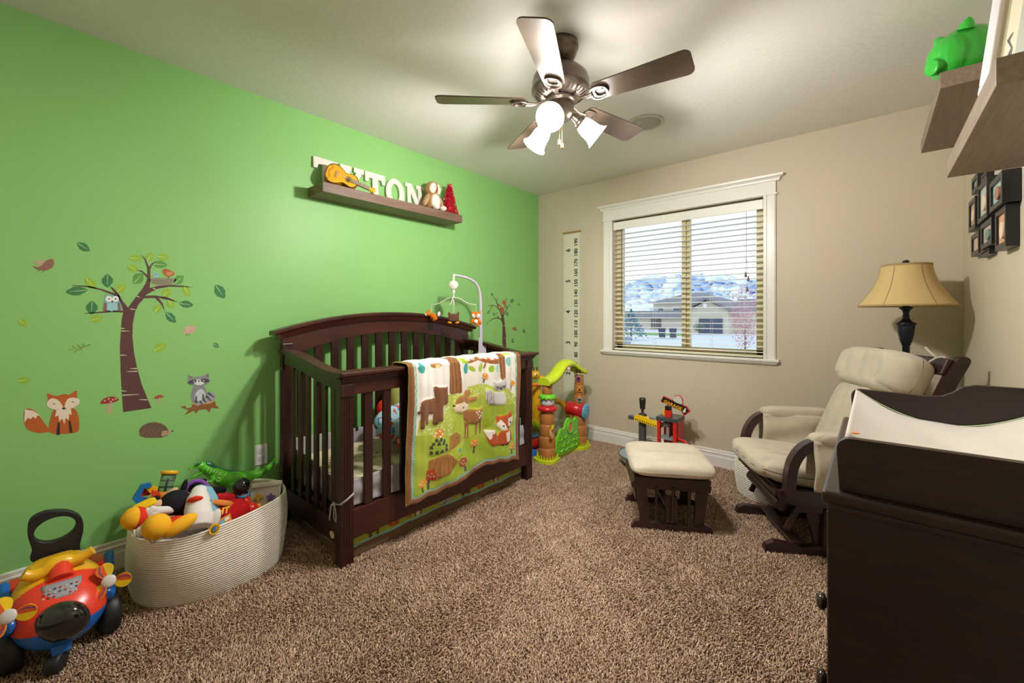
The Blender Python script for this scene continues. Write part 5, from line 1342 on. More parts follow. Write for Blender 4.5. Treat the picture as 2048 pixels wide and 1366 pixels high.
pxpoly([(265, 1000), (283, 970), (302, 966), (304, 974), (288, 978), (280, 994), (300, 998), (305, 1012), (277, 1012)], .27, .02, 'blue_panel', BLU, ft)
pxpoly([(281, 976), (302, 973), (306, 980), (300, 990), (281, 994)], .25, .012, 'red_panel', REDP, ft)
pxpoly([(292, 978), (306, 972), (316, 975), (314, 984), (300, 986)], .262, .01, 'yellow_clip', YEL, ft)
pxpoly([(304, 980), (318, 984), (322, 992), (300, 1004), (290, 1010), (304, 994)], .29, .012, 'orange_strap', plastic('#e8482c'), ft)
# clear jar toy with yellow lid
top_ = PZ(340, 943, .19); bot_ = PZ(329, 984, .21); ax = (top_ - bot_).normalized(); Lj = (top_ - bot_).length
jt = thing('jar_toy', 'clear plastic jar toy with yellow lid and blue inside sticking out of the basket', 'toy', tuple(bot_))
CLR = mat('clear toy plastic', '#e8f0ee', .08, trans=.92); CLR.node_tree.nodes['Principled BSDF'].inputs['IOR'].default_value = 1.1
MB().lathe([(0, Lj * .86), (.030, Lj * .86), (.033, Lj * .89), (.033, Lj * 1.02), (.030, Lj * 1.05), (0, Lj * 1.05)], bot_, ax, n=32).build('lid', YEL, jt)
MB().lathe([(.026, 0), (.027, Lj * .87)], bot_, ax, n=32).build('jar_wall', CLR, jt, solid=.001)
bi = MB()
for k in (.25, .52, .80): bi.lathe([(0, Lj * k), (.025, Lj * k), (.025, Lj * k + .003), (0, Lj * k + .003)], bot_, ax, n=24)
bi.lathe([(.005, 0), (.005, Lj * .62), (0, Lj * .62)], bot_, ax, n=12).build('blue_rings', mat('clear blue plastic', '#3b7fd0', .2), jt)
MB().lathe([(0, -.03), (.034, -.03), (.034, -.004), (.028, .002), (0, .002)], bot_, ax, n=28).build('orange_base', ORG, jt)
# purple hoop and dark felt pieces
hp = [PZ(x, y, .30) for x, y in ((368, 992), (371, 978), (378, 968), (390, 962), (402, 962), (412, 968), (418, 978))]
tag(MB().tube(hp, [.009] * 7, n=10, flat=.5, up=(1, 0, 0)).build('purple_hoop', fabric('#8a55b8')), 'purple fabric hoop behind the plush shark in the basket', 'toy')
tag(MB().ell(PZ(392, 971, .27), (.012, .045, .02), rot(.35, 'X')).build('felt_pad', DP), 'black oval felt pad inside the purple hoop', 'plush toy')
tag(MB().ell(PZ(434, 984, .36), (.014, .038, .024), rot(.05, 'X')).build('felt_pad', DP), 'black oval felt pad between the shark and the dinosaur belly', 'plush toy')
tag(MB().bb(tuple(PZ(413, 982, .25)), tuple(PZ(428, 970, .22) + Vector((.03, 0, 0)))).build('toy_block', YEL, bevel=.003), 'small yellow block below the dinosaur in the basket', 'block')
tag(MB().cushion(PZ(372, 1003, .42), (.03, .018, .035)).build('peach_cushion', PP), 'small peach coloured plush lobe left of the shark mouth', 'plush toy')
# plush shark
sh_ = thing('plush_shark', 'grey white and blue plush shark standing on the front rim of the basket', 'plush toy', (.55, .46, .27))
def tb(pts, x, rs):
    return [PZ(a, b, xx) for (a, b), xx in zip(pts, x)], rs


pts, rs = tb(((398, 982), (396, 995), (396, 1015), (397, 1035), (396, 1055)), (.46, .48, .51, .545, .57), [.026, .040, .047, .050, .044])
MB().tube(pts, rs, n=20, caps=True).ell(pts[0], (.030, .030, .022)).ell(PZ(429, 1040, .57), (.016, .020, .045), rot(-.35, 'X')).ell(PZ(372, 1040, .53), (.014, .030, .014), rot(.5, 'X')).build('shark_body', WP, sh_, remesh=.004)
pts2 = [PZ(a, b, x) for (a, b), x in zip(((398, 978), (412, 984), (421, 1000), (425, 1020), (428, 1040), (425, 1052)), (.435, .455, .475, .50, .53, .55))]
MB().tube(pts2, [.020, .028, .028, .026, .024, .014], n=16).ell(pts2[0], (.022, .024, .018)).build('blue_back', BP, sh_, remesh=.004)
mo_ = [PZ(a, b, .553) for a, b in ((374, 1006), (384, 999), (396, 995), (408, 998), (408, 1001), (396, 1002), (384, 1004))]
MB().tube([PZ(a, b, x) for (a, b), x in zip(((374, 1004), (382, 1000), (392, 997), (400, 997), (409, 1000)), (.505, .530, .535, .530, .51))], [.003, .011, .013, .011, .003], n=12, flat=.8).build('red_mouth', RP, sh_)
MB().ell(PZ(416, 992, .50), (.004, .004, .006)).build('eye', DP, sh_)
gil = MB()
for k in range(3): gil.tube([PZ(420, 1000 + 5 * k, .525), PZ(424, 1003 + 5 * k, .52)], .001, n=5)
gil.build('gill_marks', DP, sh_)
tg = PZ(429, 1058, .598)
hg = thing('hang_tag', 'round yellow cardboard tag with a green and blue emblem hanging over the basket rim', 'tag', tuple(tg - Vector((0, 0, .02))))
MT = frame(tg, (-.25, .97, 0), (0, 0, 1), (.97, .25, 0))
MB(MT).prism(circ(0, 0, .0215, 28), .0015).build('tag_disc', mat('yellow card', '#eeb425', .5), hg)
MB(MT).ringplate(circ(0, 0, .0145, 24), circ(.001, .001, .011, 24), .0008, Matrix.Translation((0, 0, .0015))).build('green_ring', mat('dark green print', '#2f5a2c', .5), hg)
MB(MT).prism(circ(0, .001, .008, 16, .010, .5), .0008, Matrix.Translation((0, 0, .0016))).build('blue_emblem', mat('blue print', '#3a78b0', .5), hg)
MB(MT).prism(circ(.004, -.003, .003, 10), .0006, Matrix.Translation((0, 0, .0024))).build('orange_dot', mat('orange print', '#d9882f', .5), hg)
MB().tube([tg + Vector((0, 0, .02)), PZ(426, 1046, .6), PZ(423, 1040, .585)], .0008, n=5).build('tag_loop', WP, hg)
# clear tag loop under the shoe
lp = thing('ribbon_loop', 'small grey ribbon loop hanging over the rim below the round yellow shoe', 'ribbon', tuple(PZ(303, 1085, .612)))
MB().tube([PZ(x, y, .613) for x, y in ((300, 1070), (299, 1080), (303, 1086), (309, 1085), (312, 1076), (314, 1070))], .0022, n=8, flat=.5).build('loop', mat('grey ribbon', '#8d8780', .6), lp)
MB().bb(tuple(PZ(313, 1082, .612)), tuple(PZ(322, 1070, .615))).build('care_label', WP, lp)
# red bag with yellow letters
rbx = MB()
bg_ = thing('red_toy_bag', 'red toy bag with yellow letters and an orange strap in the middle of the basket', 'bag', (.48, .60, .28))
cb = PZ(462, 1022, .50)
MB().ell(cb + Vector((-.01, 0, -.012)), (.05, .075, .055), e=.8).build('bag_body', fabric('#c81f22'), bg_)
MB().tube([PZ(x, y, xx) for x, y, xx in ((424, 1003, .50), (440, 1005, .52), (458, 1007, .52), (472, 1014, .51), (482, 1022, .49))], [.010, .012, .012, .013, .010], n=10, flat=.45, up=(1, 0, .6)).build('strap', fabric('#d9803a'), bg_)
MB().cushion(PZ(452, 996, .43), (.018, .045, .020), rot(-.3, 'X')).build('red_flap', fabric('#c4202a'), bg_)
MB().cushion(PZ(472, 1000, .42), (.018, .035, .020), rot(-.5, 'X')).build('orange_flap', fabric('#cf7434'), bg_)
MB().text('HT', .036, frame(PZ(447, 1022, .566), Vector((-.22, .93, -.18)).normalized(), Vector((-.12, .16, .98)).normalized(), (.97, .2, .1))).build('yellow_letters', mat('yellow letters', '#f0d020', .5), bg_)
cdp = thing('printed_card', 'small orange card with blue and white print wedged at the front rim of the basket', 'card', tuple(PZ(446, 1043, .575) - Vector((0, 0, .02))))
MC_ = frame(PZ(447, 1040, .572), (-.25, .95, .18), (0, -.18, .98), (.97, .25, 0))
MB(MC_).bb((-.03, -.02, 0), (.03, .012, .002)).build('card', mat('orange card', '#dd8a3c', .5), cdp)
MB(MC_).prism(circ(-.008, -.006, .011, 16), .001, Matrix.Translation((0, 0, .002))).build('blue_print', mat('light blue print', '#6fb0d0', .5), cdp)
MB(MC_).bb((.004, -.008, .002), (.022, .006, .003)).build('white_print', mat('white print', '#e8e4e0', .5), cdp)
# red toy with glossy black ball
rt = thing('ball_top_toy', 'red bent plastic toy with a glossy black ball on top in the basket', 'toy', tuple(PZ(490, 1025, .5)))
MB().ell(PZ(483, 972, .43), (.036, .036, .038), nu=28, nv=18).build('black_ball', mat('glossy black', '#141416', .12, coat=.5), rt)
MB().lathe([(.018, 0), (.024, .002), (.026, .008), (.020, .012)], PZ(487, 992, .455), (.1, -.1, 1), n=24).build('blue_collar', plastic('#3d8fd0'), rt)
MB().tube([PZ(x, y, xx) for x, y, xx in ((487, 990, .45), (490, 1003, .46), (493, 1016, .48), (493, 1030, .49))], [.019, .023, .030, .030], n=18).ell(PZ(502, 1018, .49), (.026, .030, .028)).build('red_body', mat('glossy red plastic', '#dd2a16', .18, coat=.4), rt, remesh=.003)
MB().ell(PZ(516, 1013, .47), (.016, .018, .016)).build('orange_knob', ORG, rt)
# shape sorter box
sb = thing('shape_sorter', 'white shape sorter box with a yellow cross and a purple star in the basket', 'toy', (.33, .78, .24))
o_ = PZ(533, 992, .40)
Zs = Vector((.80, -.42, .45)).normalized(); Xs = Vector((.46, .88, 0)).normalized(); Xs = (Xs - Zs * Xs.dot(Zs)).normalized(); Ys = Zs.cross(Xs); MS = frame(o_, Xs, Ys, Zs)
WBX = mat('white toy plastic', '#dcd8d6', .3)
MB(MS).bb((-.070, -.075, -.10), (.062, .062, 0)).build('box', WBX, sb, bevel=.006)
MB(MS).bb((-.066, .040, -.03), (.066, .066, .016)).build('handle_ridge', WBX, sb, bevel=.008, bseg=3)
MB(MS).bb((.050, -.075, -.03), (.062, .05, .010)).build('side_wall', WBX, sb, bevel=.004)
cr_ = [(-.006, .020), (.006, .020), (.006, .006), (.020, .006), (.020, -.006), (.006, -.006), (.006, -.020), (-.006, -.020), (-.006, -.006), (-.020, -.006), (-.020, .006), (-.006, .006)]
MB(MS @ Matrix.Translation((-.034, -.004, 0)) @ Matrix.Rotation(.15, 4, 'Z')).prism([(x * 1.0, y * 1.0) for x, y in cr_], .014).build('yellow_cross', YEL, sb, bevel=.002)
st = [((.021 if i % 2 == 0 else .011) * math.cos(i * PI / 5), (.021 if i % 2 == 0 else .011) * math.sin(i * PI / 5)) for i in range(10)]
MB(MS @ Matrix.Translation((.020, -.010, 0)) @ Matrix.Rotation(.3, 4, 'Z')).prism(st, .014).build('purple_star', plastic('#6f4aa8'), sb, bevel=.002)
tag(MB().lathe([(0, 0), (.03, 0), (.03, .03), (0, .03)], PZ(553, 978, .27) + Vector((0, 0, -.045)), (.6, .3, .7), n=24).build('teal_disc', plastic('#2a8fa8')), 'teal plastic disc behind the shape sorter at the right end of the basket', 'toy')

# green dinosaur
Dn = lambda cx, cy, x=.13: P(370 + cx * .13174, 900 + cy * .13174, x=x)
dn = thing('toy_dinosaur', 'bright green plastic dinosaur lying across the toys at the back of the basket', 'toy dinosaur', tuple(Dn(560, 480) - Vector((0, 0, .04))))
DG1 = mat('bright green plastic', '#5fc22c', .32, var=(30, .12)); DG2 = mat('dark green plastic', '#2f6b4c', .35)
MB().tube([Dn(270, 260), Dn(340, 300), Dn(430, 350), Dn(540, 420), Dn(650, 440), Dn(780, 440), Dn(900, 420), Dn(1010, 390), Dn(1130, 360), Dn(1240, 290), Dn(1330, 200), Dn(1380, 125)], [.020, .024, .032, .040, .040, .040, .036, .027, .021, .016, .011, .005], n=18).ell(Dn(750, 470, .15), (.03, .042, .045)).ell(Dn(520, 430, .145), (.026, .030, .03)).ell(Dn(230, 240), (.020, .030, .020), rot(-.1, 'X')).ell(Dn(140, 265), (.015, .026, .011), rot(.1, 'X')).tube([Dn(420, 400, .17), Dn(430, 450, .185), Dn(390, 490, .19), Dn(300, 475, .19), Dn(215, 460, .19)], [.015, .012, .009, .007, .003], n=10).ell(Dn(170, 385), (.011, .024, .007), rot(.40, 'X')).ell(Dn(250, 340), (.014, .024, .010), rot(.5, 'X')).tube([Dn(740, 500, .16), Dn(760, 580, .17), Dn(720, 640, .17)], [.03, .022, .016], n=12).build('dinosaur_body', DG1, dn, remesh=.0035)
MB().tube([Dn(300, 195), Dn(370, 220), Dn(450, 290), Dn(560, 325), Dn(700, 345), Dn(850, 345), Dn(980, 350)], [.010, .016, .016, .014, .012, .010, .003], n=12).ell(Dn(200, 210, .148), (.007, .016, .007), rot(.3, 'X')).build('dark_back', DG2, dn, remesh=.003)
rib = MB()
for (a, b) in (((375, 255), (330, 320)), ((410, 285), (365, 360)), ((480, 290), (405, 350)), ((515, 315), (440, 370)), ((570, 330), (495, 385)), ((635, 340), (600, 400))):
    rib.tube([Dn(a[0], a[1], .158), Dn((a[0] + b[0]) / 2, (a[1] + b[1]) / 2, .165), Dn(b[0], b[1], .168)], [.003, .005, .003], n=8)
rib.build('ribs', mat('lime plastic', '#86d84a', .3), dn)
th_ = MB()
for i in range(8): th_.cyl(Dn(75 + 18 * i, 290, .145), Dn(77 + 18 * i, 308, .146), .0016, .0003, n=6)
th_.build('teeth', mat('white teeth', '#f0ece0', .3), dn)
MB().lathe([(0, 0), (.018, 0), (.018, .003), (.014, .004), (.013, .002), (.006, .002), (.005, .004), (0, .004)], Dn(515, 430, .168), (1, -.3, .1), n=24).build('shoulder_disc', mat('lime plastic', '#86d84a', .3), dn)

# ================================================================ ride-on plane toy
RO = plastic('#e6412a'); RBL = plastic('#1762bb'); RY = plastic('#ecb320'); GRB = mat('rough black plastic', '#1b1b1e', .5); SKY = mat('light blue print', '#7fb8d8', .4)
rd_ = thing('ride_on_plane', 'red, blue and yellow ride-on toy plane with propellers beside the basket', 'ride-on toy', (.46, .08, 0))
EC = Vector((.505, .082, .180)); ER = Vector((.155, .120, .092)); ERt = rot(.10, 'Z') @ rot(.50, 'Y')


def ray_e(px, py, k=1.0, c=EC, r=ER, R=ERt):
    u = (px - CX) / F; v = (HY - py) / F
    d = Vector((u * _r[0] + _f[0], u * _r[1] + _f[1], v)); o = Vector(CAM) - c; Ri = R.transposed(); d2 = Ri @ d; o2 = Ri @ o
    S = lambda q: Vector((q.x / (r.x * k), q.y / (r.y * k), q.z / (r.z * k)))
    d3, o3 = S(d2), S(o2); A = d3.dot(d3); B = 2 * o3.dot(d3); C = o3.dot(o3) - 1; D = B * B - 4 * A * C
    t = (-B - math.sqrt(D)) / (2 * A) if D >= 0 else -B / (2 * A)
    return Vector(CAM) + d * t


bd_ = MB().ell(EC, ER, ERt, nu=180, nv=120, e=.9)
for i, f in enumerate(bd_.f):
    c = sum((bd_.v[q] for q in f), Vector()) / len(f); l = ERt.transposed() @ (c - EC)
    w_ = c.z - .138 - .10 * max(0, (c.x - .50))
    bd_.m[i] = 1 if w_ < 0 else (2 if l.x < -.035 + .3 * (abs(l.y) ** 1.5) and l.z > .02 else 0)
bd_.build('plane_body', [RO, RBL, RY], rd_)
MB().cushion((.36, .082, .232), (.11, .080, .03), rot(.1, 'Z')).build('seat', RY, rd_)
for s_ in (-1, 1): MB().cushion((.41, .082 + .100 * s_, .240), (.045, .022, .013), rot(.1, 'Z')).build('side_fin', REDP, rd_)
MB().ell(ray_e(125, 1243, .88), (.048, .070, .068), rot(-.55, 'Z') @ rot(.25, 'Y'), nu=48, nv=32).build('nose_bubble', mat('glossy black dome', '#121214', .06, coat=1), rd_)
def surf_patch(pts, name, m, k=1.012, sub=7, t=.0015):
    """a thin decal following the body"""
    mb = MB(); q = pts
    def at(u, v):
        a = Vector(q[0]) * (1 - u) * (1 - v) + Vector(q[1]) * u * (1 - v) + Vector(q[2]) * u * v + Vector(q[3]) * (1 - u) * v
        return ray_e(a.x, a.y, k)
    mb.sheet(at, sub, sub); return mb.build(name, m, rd_, solid=t)


surf_patch([(80, 1208), (163, 1182), (163, 1150), (82, 1174)], 'dashboard_panel', mat('grey dashboard sticker', '#9a9aa2', .4), 1.015)
gk = MB()
for i in range(7):
    for j in range(3):
        a, b = 86 + 11 * i + 1 * j, 1196 - 3.4 * i - 8 * j + 4
        if 2 < i < 5 and j == 0: continue
        p = ray_e(a, b, 1.03); gk.ell(p, (.003, .004, .003), nu=8, nv=5, m=(i + j) % 3)
gk.build('dashboard_buttons', [plastic('#c8c8cc'), plastic('#4a4a52'), plastic('#c03a34')], rd_)
surf_patch([(45, 1210), (55, 1218), (68, 1184), (58, 1184)], 'window_sticker', SKY, 1.012, 5); surf_patch([(174, 1148), (186, 1172), (196, 1166), (188, 1146)], 'window_sticker', SKY, 1.012, 5)
MB().tube([PZ(122, 1158, .53), PZ(121, 1130, .49)], [.032, .028], n=24).build('steering_column', RO, rd_)
hbp = spline([PZ(45, 1150, .50), PZ(62, 1152, .50), (PZ(85, 1144, .495)), PZ(105, 1130, .49), PZ(125, 1123, .488), PZ(145, 1121, .49), PZ(165, 1113, .495), PZ(186, 1100, .50)], 5, False)
nn_ = len(hbp); MB().tube(hbp, [.016 + .008 * math.sin(PI * i / (nn_ - 1)) ** 2 for i in range(nn_)], n=18).build('handlebar', RY, rd_)
# black push handle
hpz = lambda a, b: (lambda p: (p.y, p.z))(P(a, b, x=.235))
outer = spline([hpz(*q) for q in ((68, 1125), (64, 1100), (55, 1068), (60, 1040), (85, 1025), (112, 1021), (140, 1022), (162, 1034), (167, 1058), (160, 1090), (158, 1125))], 6)
outer = [(p.x, p.y) for p in outer]
ctr = hpz(111, 1060)
inner = []
for p in outer:
    d = Vector((p[0] - ctr[0], p[1] - ctr[1])); a = math.atan2(d.y, d.x); inner.append((ctr[0] + .056 * math.cos(a), ctr[1] + .004 + .046 * math.sin(a)))
MB().ringplate(outer, inner, .03, frame((.21, 0, 0), (0, 1, 0), (0, 0, 1), (1, 0, 0))).build('push_handle', GRB, rd_, bevel=.008, bseg=3)
# engine pods and propellers
for (a, xa), (b, xb), (c_, xc), an in ((((218, 1112), .42), ((211, 1198), .56), ((218, 1162), .585), 0.2), (((8, 1178), .42), ((18, 1266), .58), ((17, 1233), .605), .35)):
    p0 = PZ(*a, xa); p1 = PZ(*b, xb); L_ = (p1 - p0).length; axp = (p1 - p0).normalized()
    pod = MB().lathe([(0, -.02), (.010, -.019), (.014, -.012), (.019, L_ * .4), (.023, L_ * .7), (.027, L_ * .88), (.022, L_ * .98), (0, L_ * 1.03)], p0, axp, n=24).build('engine_pod', RBL, rd_)
    pc_ = PZ(*c_, xc); nz = Vector((.86, -.30, .42)).normalized(); xz = Vector((.25, .95, .15)); xz = (xz - nz * xz.dot(nz)).normalized(); MPp = frame(pc_, xz, nz.cross(xz), nz)
    MB().cyl(pc_ - nz * .035, pc_, .012, n=14).build('propeller_shaft', RBL, pod)
    for k in range(3):
        an_ = an + PI / 2 + k * 2 * PI / 3
        blp = [(.012, 0), (.022, .016), (.042, .024), (.058, .016), (.064, 0), (.058, -.016), (.042, -.024), (.022, -.016)]
        mbp = MB(MPp @ Matrix.Rotation(an_, 4, 'Z') @ Matrix.Rotation(.3, 4, 'X'))
        sp_ = [(p.x, p.y) for p in spline(blp, 4)]
        o1 = mbp.prism(sp_, .003).build('propeller_blade', mat('yellow blade', '#f0c81e', .3), pod)
        mbs = MB(MPp @ Matrix.Rotation(an_, 4, 'Z') @ Matrix.Rotation(.3, 4, 'X'))
        oo = [q for q in sp_ if q[1] >= -.001]; mbs.prism([(q[0], q[1] * .96) for q in oo], .0036, Matrix.Translation((0, 0, -.0003))).build('orange_half', mat('orange blade half', '#e05a22', .3), o1)
        mbv = MB(MPp @ Matrix.Rotation(an_, 4, 'Z') @ Matrix.Rotation(.3, 4, 'X'))
        mbv.prism([(.020, .008), (.04, .0125), (.060, .008), (.060, .012), (.04, .017), (.022, .012)], .0042, Matrix.Translation((0, 0, -.0006))).build('purple_stripe', mat('purple stripe', '#6b4a78', .3), o1)
    MB(MPp).ell((0, 0, .004), (.021, .021, .008)).build('propeller_hub', plastic('#d8d4d2'), pod)
# wheels
def wheel(c, r, w_, axis, m=GRB):
    c = Vector(c); axis = Vector(axis).normalized()
    return MB().lathe([(0, -w_ / 2), (r * .6, -w_ / 2), (r * .9, -w_ * .46), (r, -w_ * .3), (r, w_ * .3), (r * .9, w_ * .46), (r * .6, w_ / 2), (0, w_ / 2)], c, axis, n=40).build('wheel', m, rd_)


wa = Vector((-.1, .99, 0))
wheel((.50, .205, .075), .073, .055, wa); wheel((.50, -.030, .075), .073, .055, wa)
MB().cyl((.50, -.01, .075), (.50, .185, .075), .008, n=12).build('axle', mat('steel axle', '#8a8a8c', .3, metal=.8), rd_)
MB().prism([(-.022, 0), (.022, 0), (.030, .06), (-.030, .06)], .035, frame((.60, .078, .055), (-.15, .98, 0), (-.35, 0, 1), (.98, .1, .3))).build('front_fork', RBL, rd_, bevel=.004)
wheel((.622, .068, .034), .032, .040, (.5, .86, 0))

# ================================================================ tree gate playset
TB = plastic('#b0733a'); LIM = plastic('#c5d62a'); GRN = plastic('#6fc62e'); RD2 = plastic('#c21d24')
pg_ = thing('tree_gate_playset', 'plastic tree trunk arch playset with lime roof, green gate and red drum', 'playset', (.67, 2.97, 0))
LPx, LPy = .665, 2.765; RPx, RPy = .675, 3.235
def trunk(x, y, prof, name): return MB().lathe(prof, (x, y, 0), n=28).build(name, TB, pg_)
def seg(z0, z1, r0, r1, k):
    out = []
    for i in range(k):
        a = z0 + (z1 - z0) * i / k; b = z0 + (z1 - z0) * (i + 1) / k; ra = r0 + (r1 - r0) * i / k; rb_ = r0 + (r1 - r0) * (i + 1) / k
        out += [(ra - .003, a), (ra, a + .006), (rb_, b - .006), (rb_ - .003, b)]
    return out


MB().lathe([(0, .02)] + seg(.02, .40, .072, .058, 4) + [(0, .40)], (LPx, LPy, 0), n=28).build('left_lower_trunk', TB, pg_)
MB().lathe([(0, .50), (.043, .50), (.040, .655), (0, .655)], (LPx, LPy, 0), n=28).build('left_upper_trunk', TB, pg_)
MB().lathe([(.040, .398), (.040, .41), (.074, .415), (.080, .425), (.078, .44), (.06, .452), (.04, .455)], (LPx, LPy, 0), n=32).build('red_collar', RD2, pg_)
MB().lathe([(.03, .385), (.05, .388), (.046, .402), (.04, .41)], (LPx, LPy, 0), n=28).build('clear_joint', mat('clear grey plastic', '#b8aca4', .2), pg_)
MB().lathe([(0, .452), (.050, .452), (.058, .475), (.058, .50), (.048, .53), (0, .53)], (LPx, LPy, 0), n=28).build('white_drum', plastic('#c9c6cc'), pg_)
sk_ = []
n_ = 60; vs = []; fs = []
for i in range(n_):
    a = 2 * PI * i / n_; w_ = .5 + .5 * math.cos(a * 12)
    for (r, z) in ((.040, .548), (.058, .540), (.070 + .006 * w_, .520 - .008 * w_)): vs.append((LPx + r * math.cos(a), LPy + r * math.sin(a), z))
for i in range(n_):
    for j in range(2): fs.append((i * 3 + j, ((i + 1) % n_) * 3 + j, ((i + 1) % n_) * 3 + j + 1, i * 3 + j + 1))
MB().add(vs, fs, 0, True).build('leaf_skirt', GRN, pg_, solid=.004)
MB().lathe([(0, .02)] + seg(.02, .30, .070, .060, 3) + [(0, .30)], (RPx, RPy, 0), n=28).build('right_lower_trunk', TB, pg_)
MB().lathe([(0, .38)] + seg(.38, .65, .050, .038, 3) + [(0, .65)], (RPx, RPy, 0), n=28).build('right_upper_trunk', TB, pg_)
for (px_, py_, r_, col, sh) in ((1159, 758, .020, '#7a4aa0', 'round'), (1161, 780, .021, '#e0a51e', 'tri'), (1161, 800, .019, '#5fb0d0', 'sq')):
    p = P(px_, py_, y=3.192); k_ = {'round': 20, 'tri': 3, 'sq': 4}[sh]; rr_ = r_ * (1 if sh == 'round' else 1.25); a0 = {'round': 0, 'tri': PI / 2, 'sq': PI / 4}[sh]
    out = [(rr_ * math.cos(a0 + 2 * PI * i / k_), rr_ * math.sin(a0 + 2 * PI * i / k_)) for i in range(k_)]; inn = [(a * .68, b * .68) for a, b in out]
    Mx = frame(p + Vector((-.010, 0, 0)), (.92, .39, 0), (0, 0, 1), (.39, -.92, 0))
    q = MB(Mx).ringplate(out, inn, .008).build('shape_hole_rim', plastic(col), pg_)
    MB(Mx).prism(inn, .002).build('shape_hole', plastic('#4a1a1c'), q)
# red drum lying across with blue end
dax = Vector((.86, .10, -.08)).normalized(); dc = Vector((.655, 3.215, .345))
MB().lathe([(0, -.085), (.052, -.085), (.060, -.078), (.060, .085), (0, .085)], dc, dax, n=32).build('red_drum', RD2, pg_)
bp_ = MB().lathe([(0, .085), (.068, .085), (.072, .092), (.066, .102), (.05, .106), (0, .104)], dc, dax, n=32).build('blue_drum_end', plastic('#5aa7cf'), pg_)
MB().lathe([(.030, .104), (.035, .11), (.04, .104)], dc, dax, n=24).lathe([(.010, .104), (.014, .11), (.018, .104)], dc, dax, n=24).build('raised_pattern', plastic('#7cc0de'), bp_)
# roof
rp = spline([(LPx, 2.72, .660), (LPx, 2.79, .668), (LPx, 2.87, .70), (LPx, 2.95, .755), (LPx, 3.03, .782), (LPx, 3.11, .768), (RPx, 3.20, .715), (RPx, 3.28, .690)], 5, False)
vs = []; fs = []; nn_ = len(rp)
for i, p in enumerate(rp):
    sc_ = .010 * (.5 + .5 * math.cos(i * 1.9))
    for (dx, dz) in ((.058, -.028 - sc_), (.056, -.004), (.040, .014), (0, .022), (-.040, .014), (-.056, -.004), (-.058, -.028 - sc_)): vs.append((p.x + dx, p.y, p.z + dz))
for i in range(nn_ - 1):
    for j in range(6): fs.append((i * 7 + j, i * 7 + j + 1, (i + 1) * 7 + j + 1, (i + 1) * 7 + j))
rf = MB().add(vs, fs, 0, True); rf.add(vs[:7], [tuple(range(7))]); rf.add(vs[-7:], [tuple(reversed(range(7)))])
rfo = rf.build('leaf_roof', LIM, pg_, solid=.005)
pe = P(1137, 737, x=.73); pe = Vector((.727, pe.y, pe.z)); Mx = frame(pe, (0, 1, 0), (0, 0, 1), (1, 0, 0))
MB(Mx).prism([(p.x, p.y) for p in spline([(-.024, -.014), (.024, -.012), (.026, .014), (-.022, .014)], 5)], .004).build('badge', plastic('#b8302a'), rfo)
MB(Mx).prism([(p.x, p.y) for p in spline([(-.019, -.010), (.019, -.008), (.021, .010), (-.017, .010)], 5)], .0055).build('badge_face', plastic('#e8e6ea'), rfo)
# base strip with grass
bs = MB().prism([(p.x, p.y) for p in spline([(LPx - .09, LPy - .06), (LPx, LPy - .10), (LPx + .09, LPy - .06), (LPx + .085, LPy + .05), (LPx + .05, LPy + .12), (RPx + .04, RPy - .12), (RPx + .085, RPy - .05), (RPx + .085, RPy + .06), (RPx, RPy + .09), (RPx - .085, RPy + .05), (RPx - .06, RPy - .05), (LPx - .06, LPy + .08)], 4)], .028, Matrix.Translation((0, 0, .004))).build('lime_base', LIM, pg_, bevel=.006)
for (x, y, a0, a1) in ((LPx, LPy, -PI * .95, PI * .25), (RPx, RPy, -PI * .6, PI * .4)):
    gs = MB(); k_ = 14
    for i in range(k_):
        a = a0 + (a1 - a0) * i / (k_ - 1); c = Vector((x + .080 * math.cos(a), y + .080 * math.sin(a), .02)); t_ = Vector((-math.sin(a), math.cos(a), 0)); n_2 = Vector((math.cos(a), math.sin(a), 0))
        gs.add([c - t_ * .014, c + t_ * .014, c + Vector((0, 0, .032)) + n_2 * .004 + t_ * .004, c + Vector((0, 0, .045 + .006 * (i % 2))) + n_2 * .003, c + Vector((0, 0, .032)) + n_2 * .004 - t_ * .004], [(0, 1, 2, 3, 4)])
    gs.build('grass_edge', LIM, pg_, solid=.006)
# gate
g0 = Vector((.715, 2.80, 0)); g1 = Vector((.695, 3.155, 0)); gx = (g1 - g0).normalized()
Mg = frame(g0 + Vector((0, 0, .055)), gx, (0, 0, 1), Vector((gx.y, -gx.x, 0)))
go = spline([(.005, 0), (.345, 0), (.350, .14), (.345, .225), (.315, .245), (.275, .225), (.245, .25), (.195, .262), (.150, .235), (.120, .19), (.075, .195), (.045, .175), (.030, .15), (.005, .12)], 4)
gt_ = MB(Mg).prism([(p.x, p.y) for p in go], .022).build('green_gate', GRN, pg_, bevel=.005)
MB(Mg).ringplate(circ(.205, .185, .048, 28, .056), circ(.205, .185, .034, 28, .042), .034, Matrix.Translation((0, 0, -.004))).build('window_ring', GRN, gt_, bevel=.003)
MB(Mg).prism(circ(.205, .185, .034, 24, .042), .025).build('orange_picture', plastic('#d98a2a'), gt_)
wv = MB(Mg)
for (x, z, r_) in ((.05, .12, .03), (.12, .13, .03), (.28, .13, .035), (.08, .07, .035), (.16, .075, .035), (.24, .08, .035), (.31, .07, .03), (.06, .03, .03), (.14, .025, .035), (.22, .03, .035), (.30, .025, .03)):
    wv.tube([(x + r_ * math.cos(t), z + r_ * .55 * math.sin(t), .023) for t in [PI + PI * i / 8 for i in range(9)]], .004, n=6)
wv.build('raised_leaf_pattern', plastic('#8ddb44'), gt_)
p = P(1103, 868, x=.735); Mx = frame((.728, p.y + .0, p.z), (-.25, .97, 0), (0, 0, 1), (.97, .25, 0))
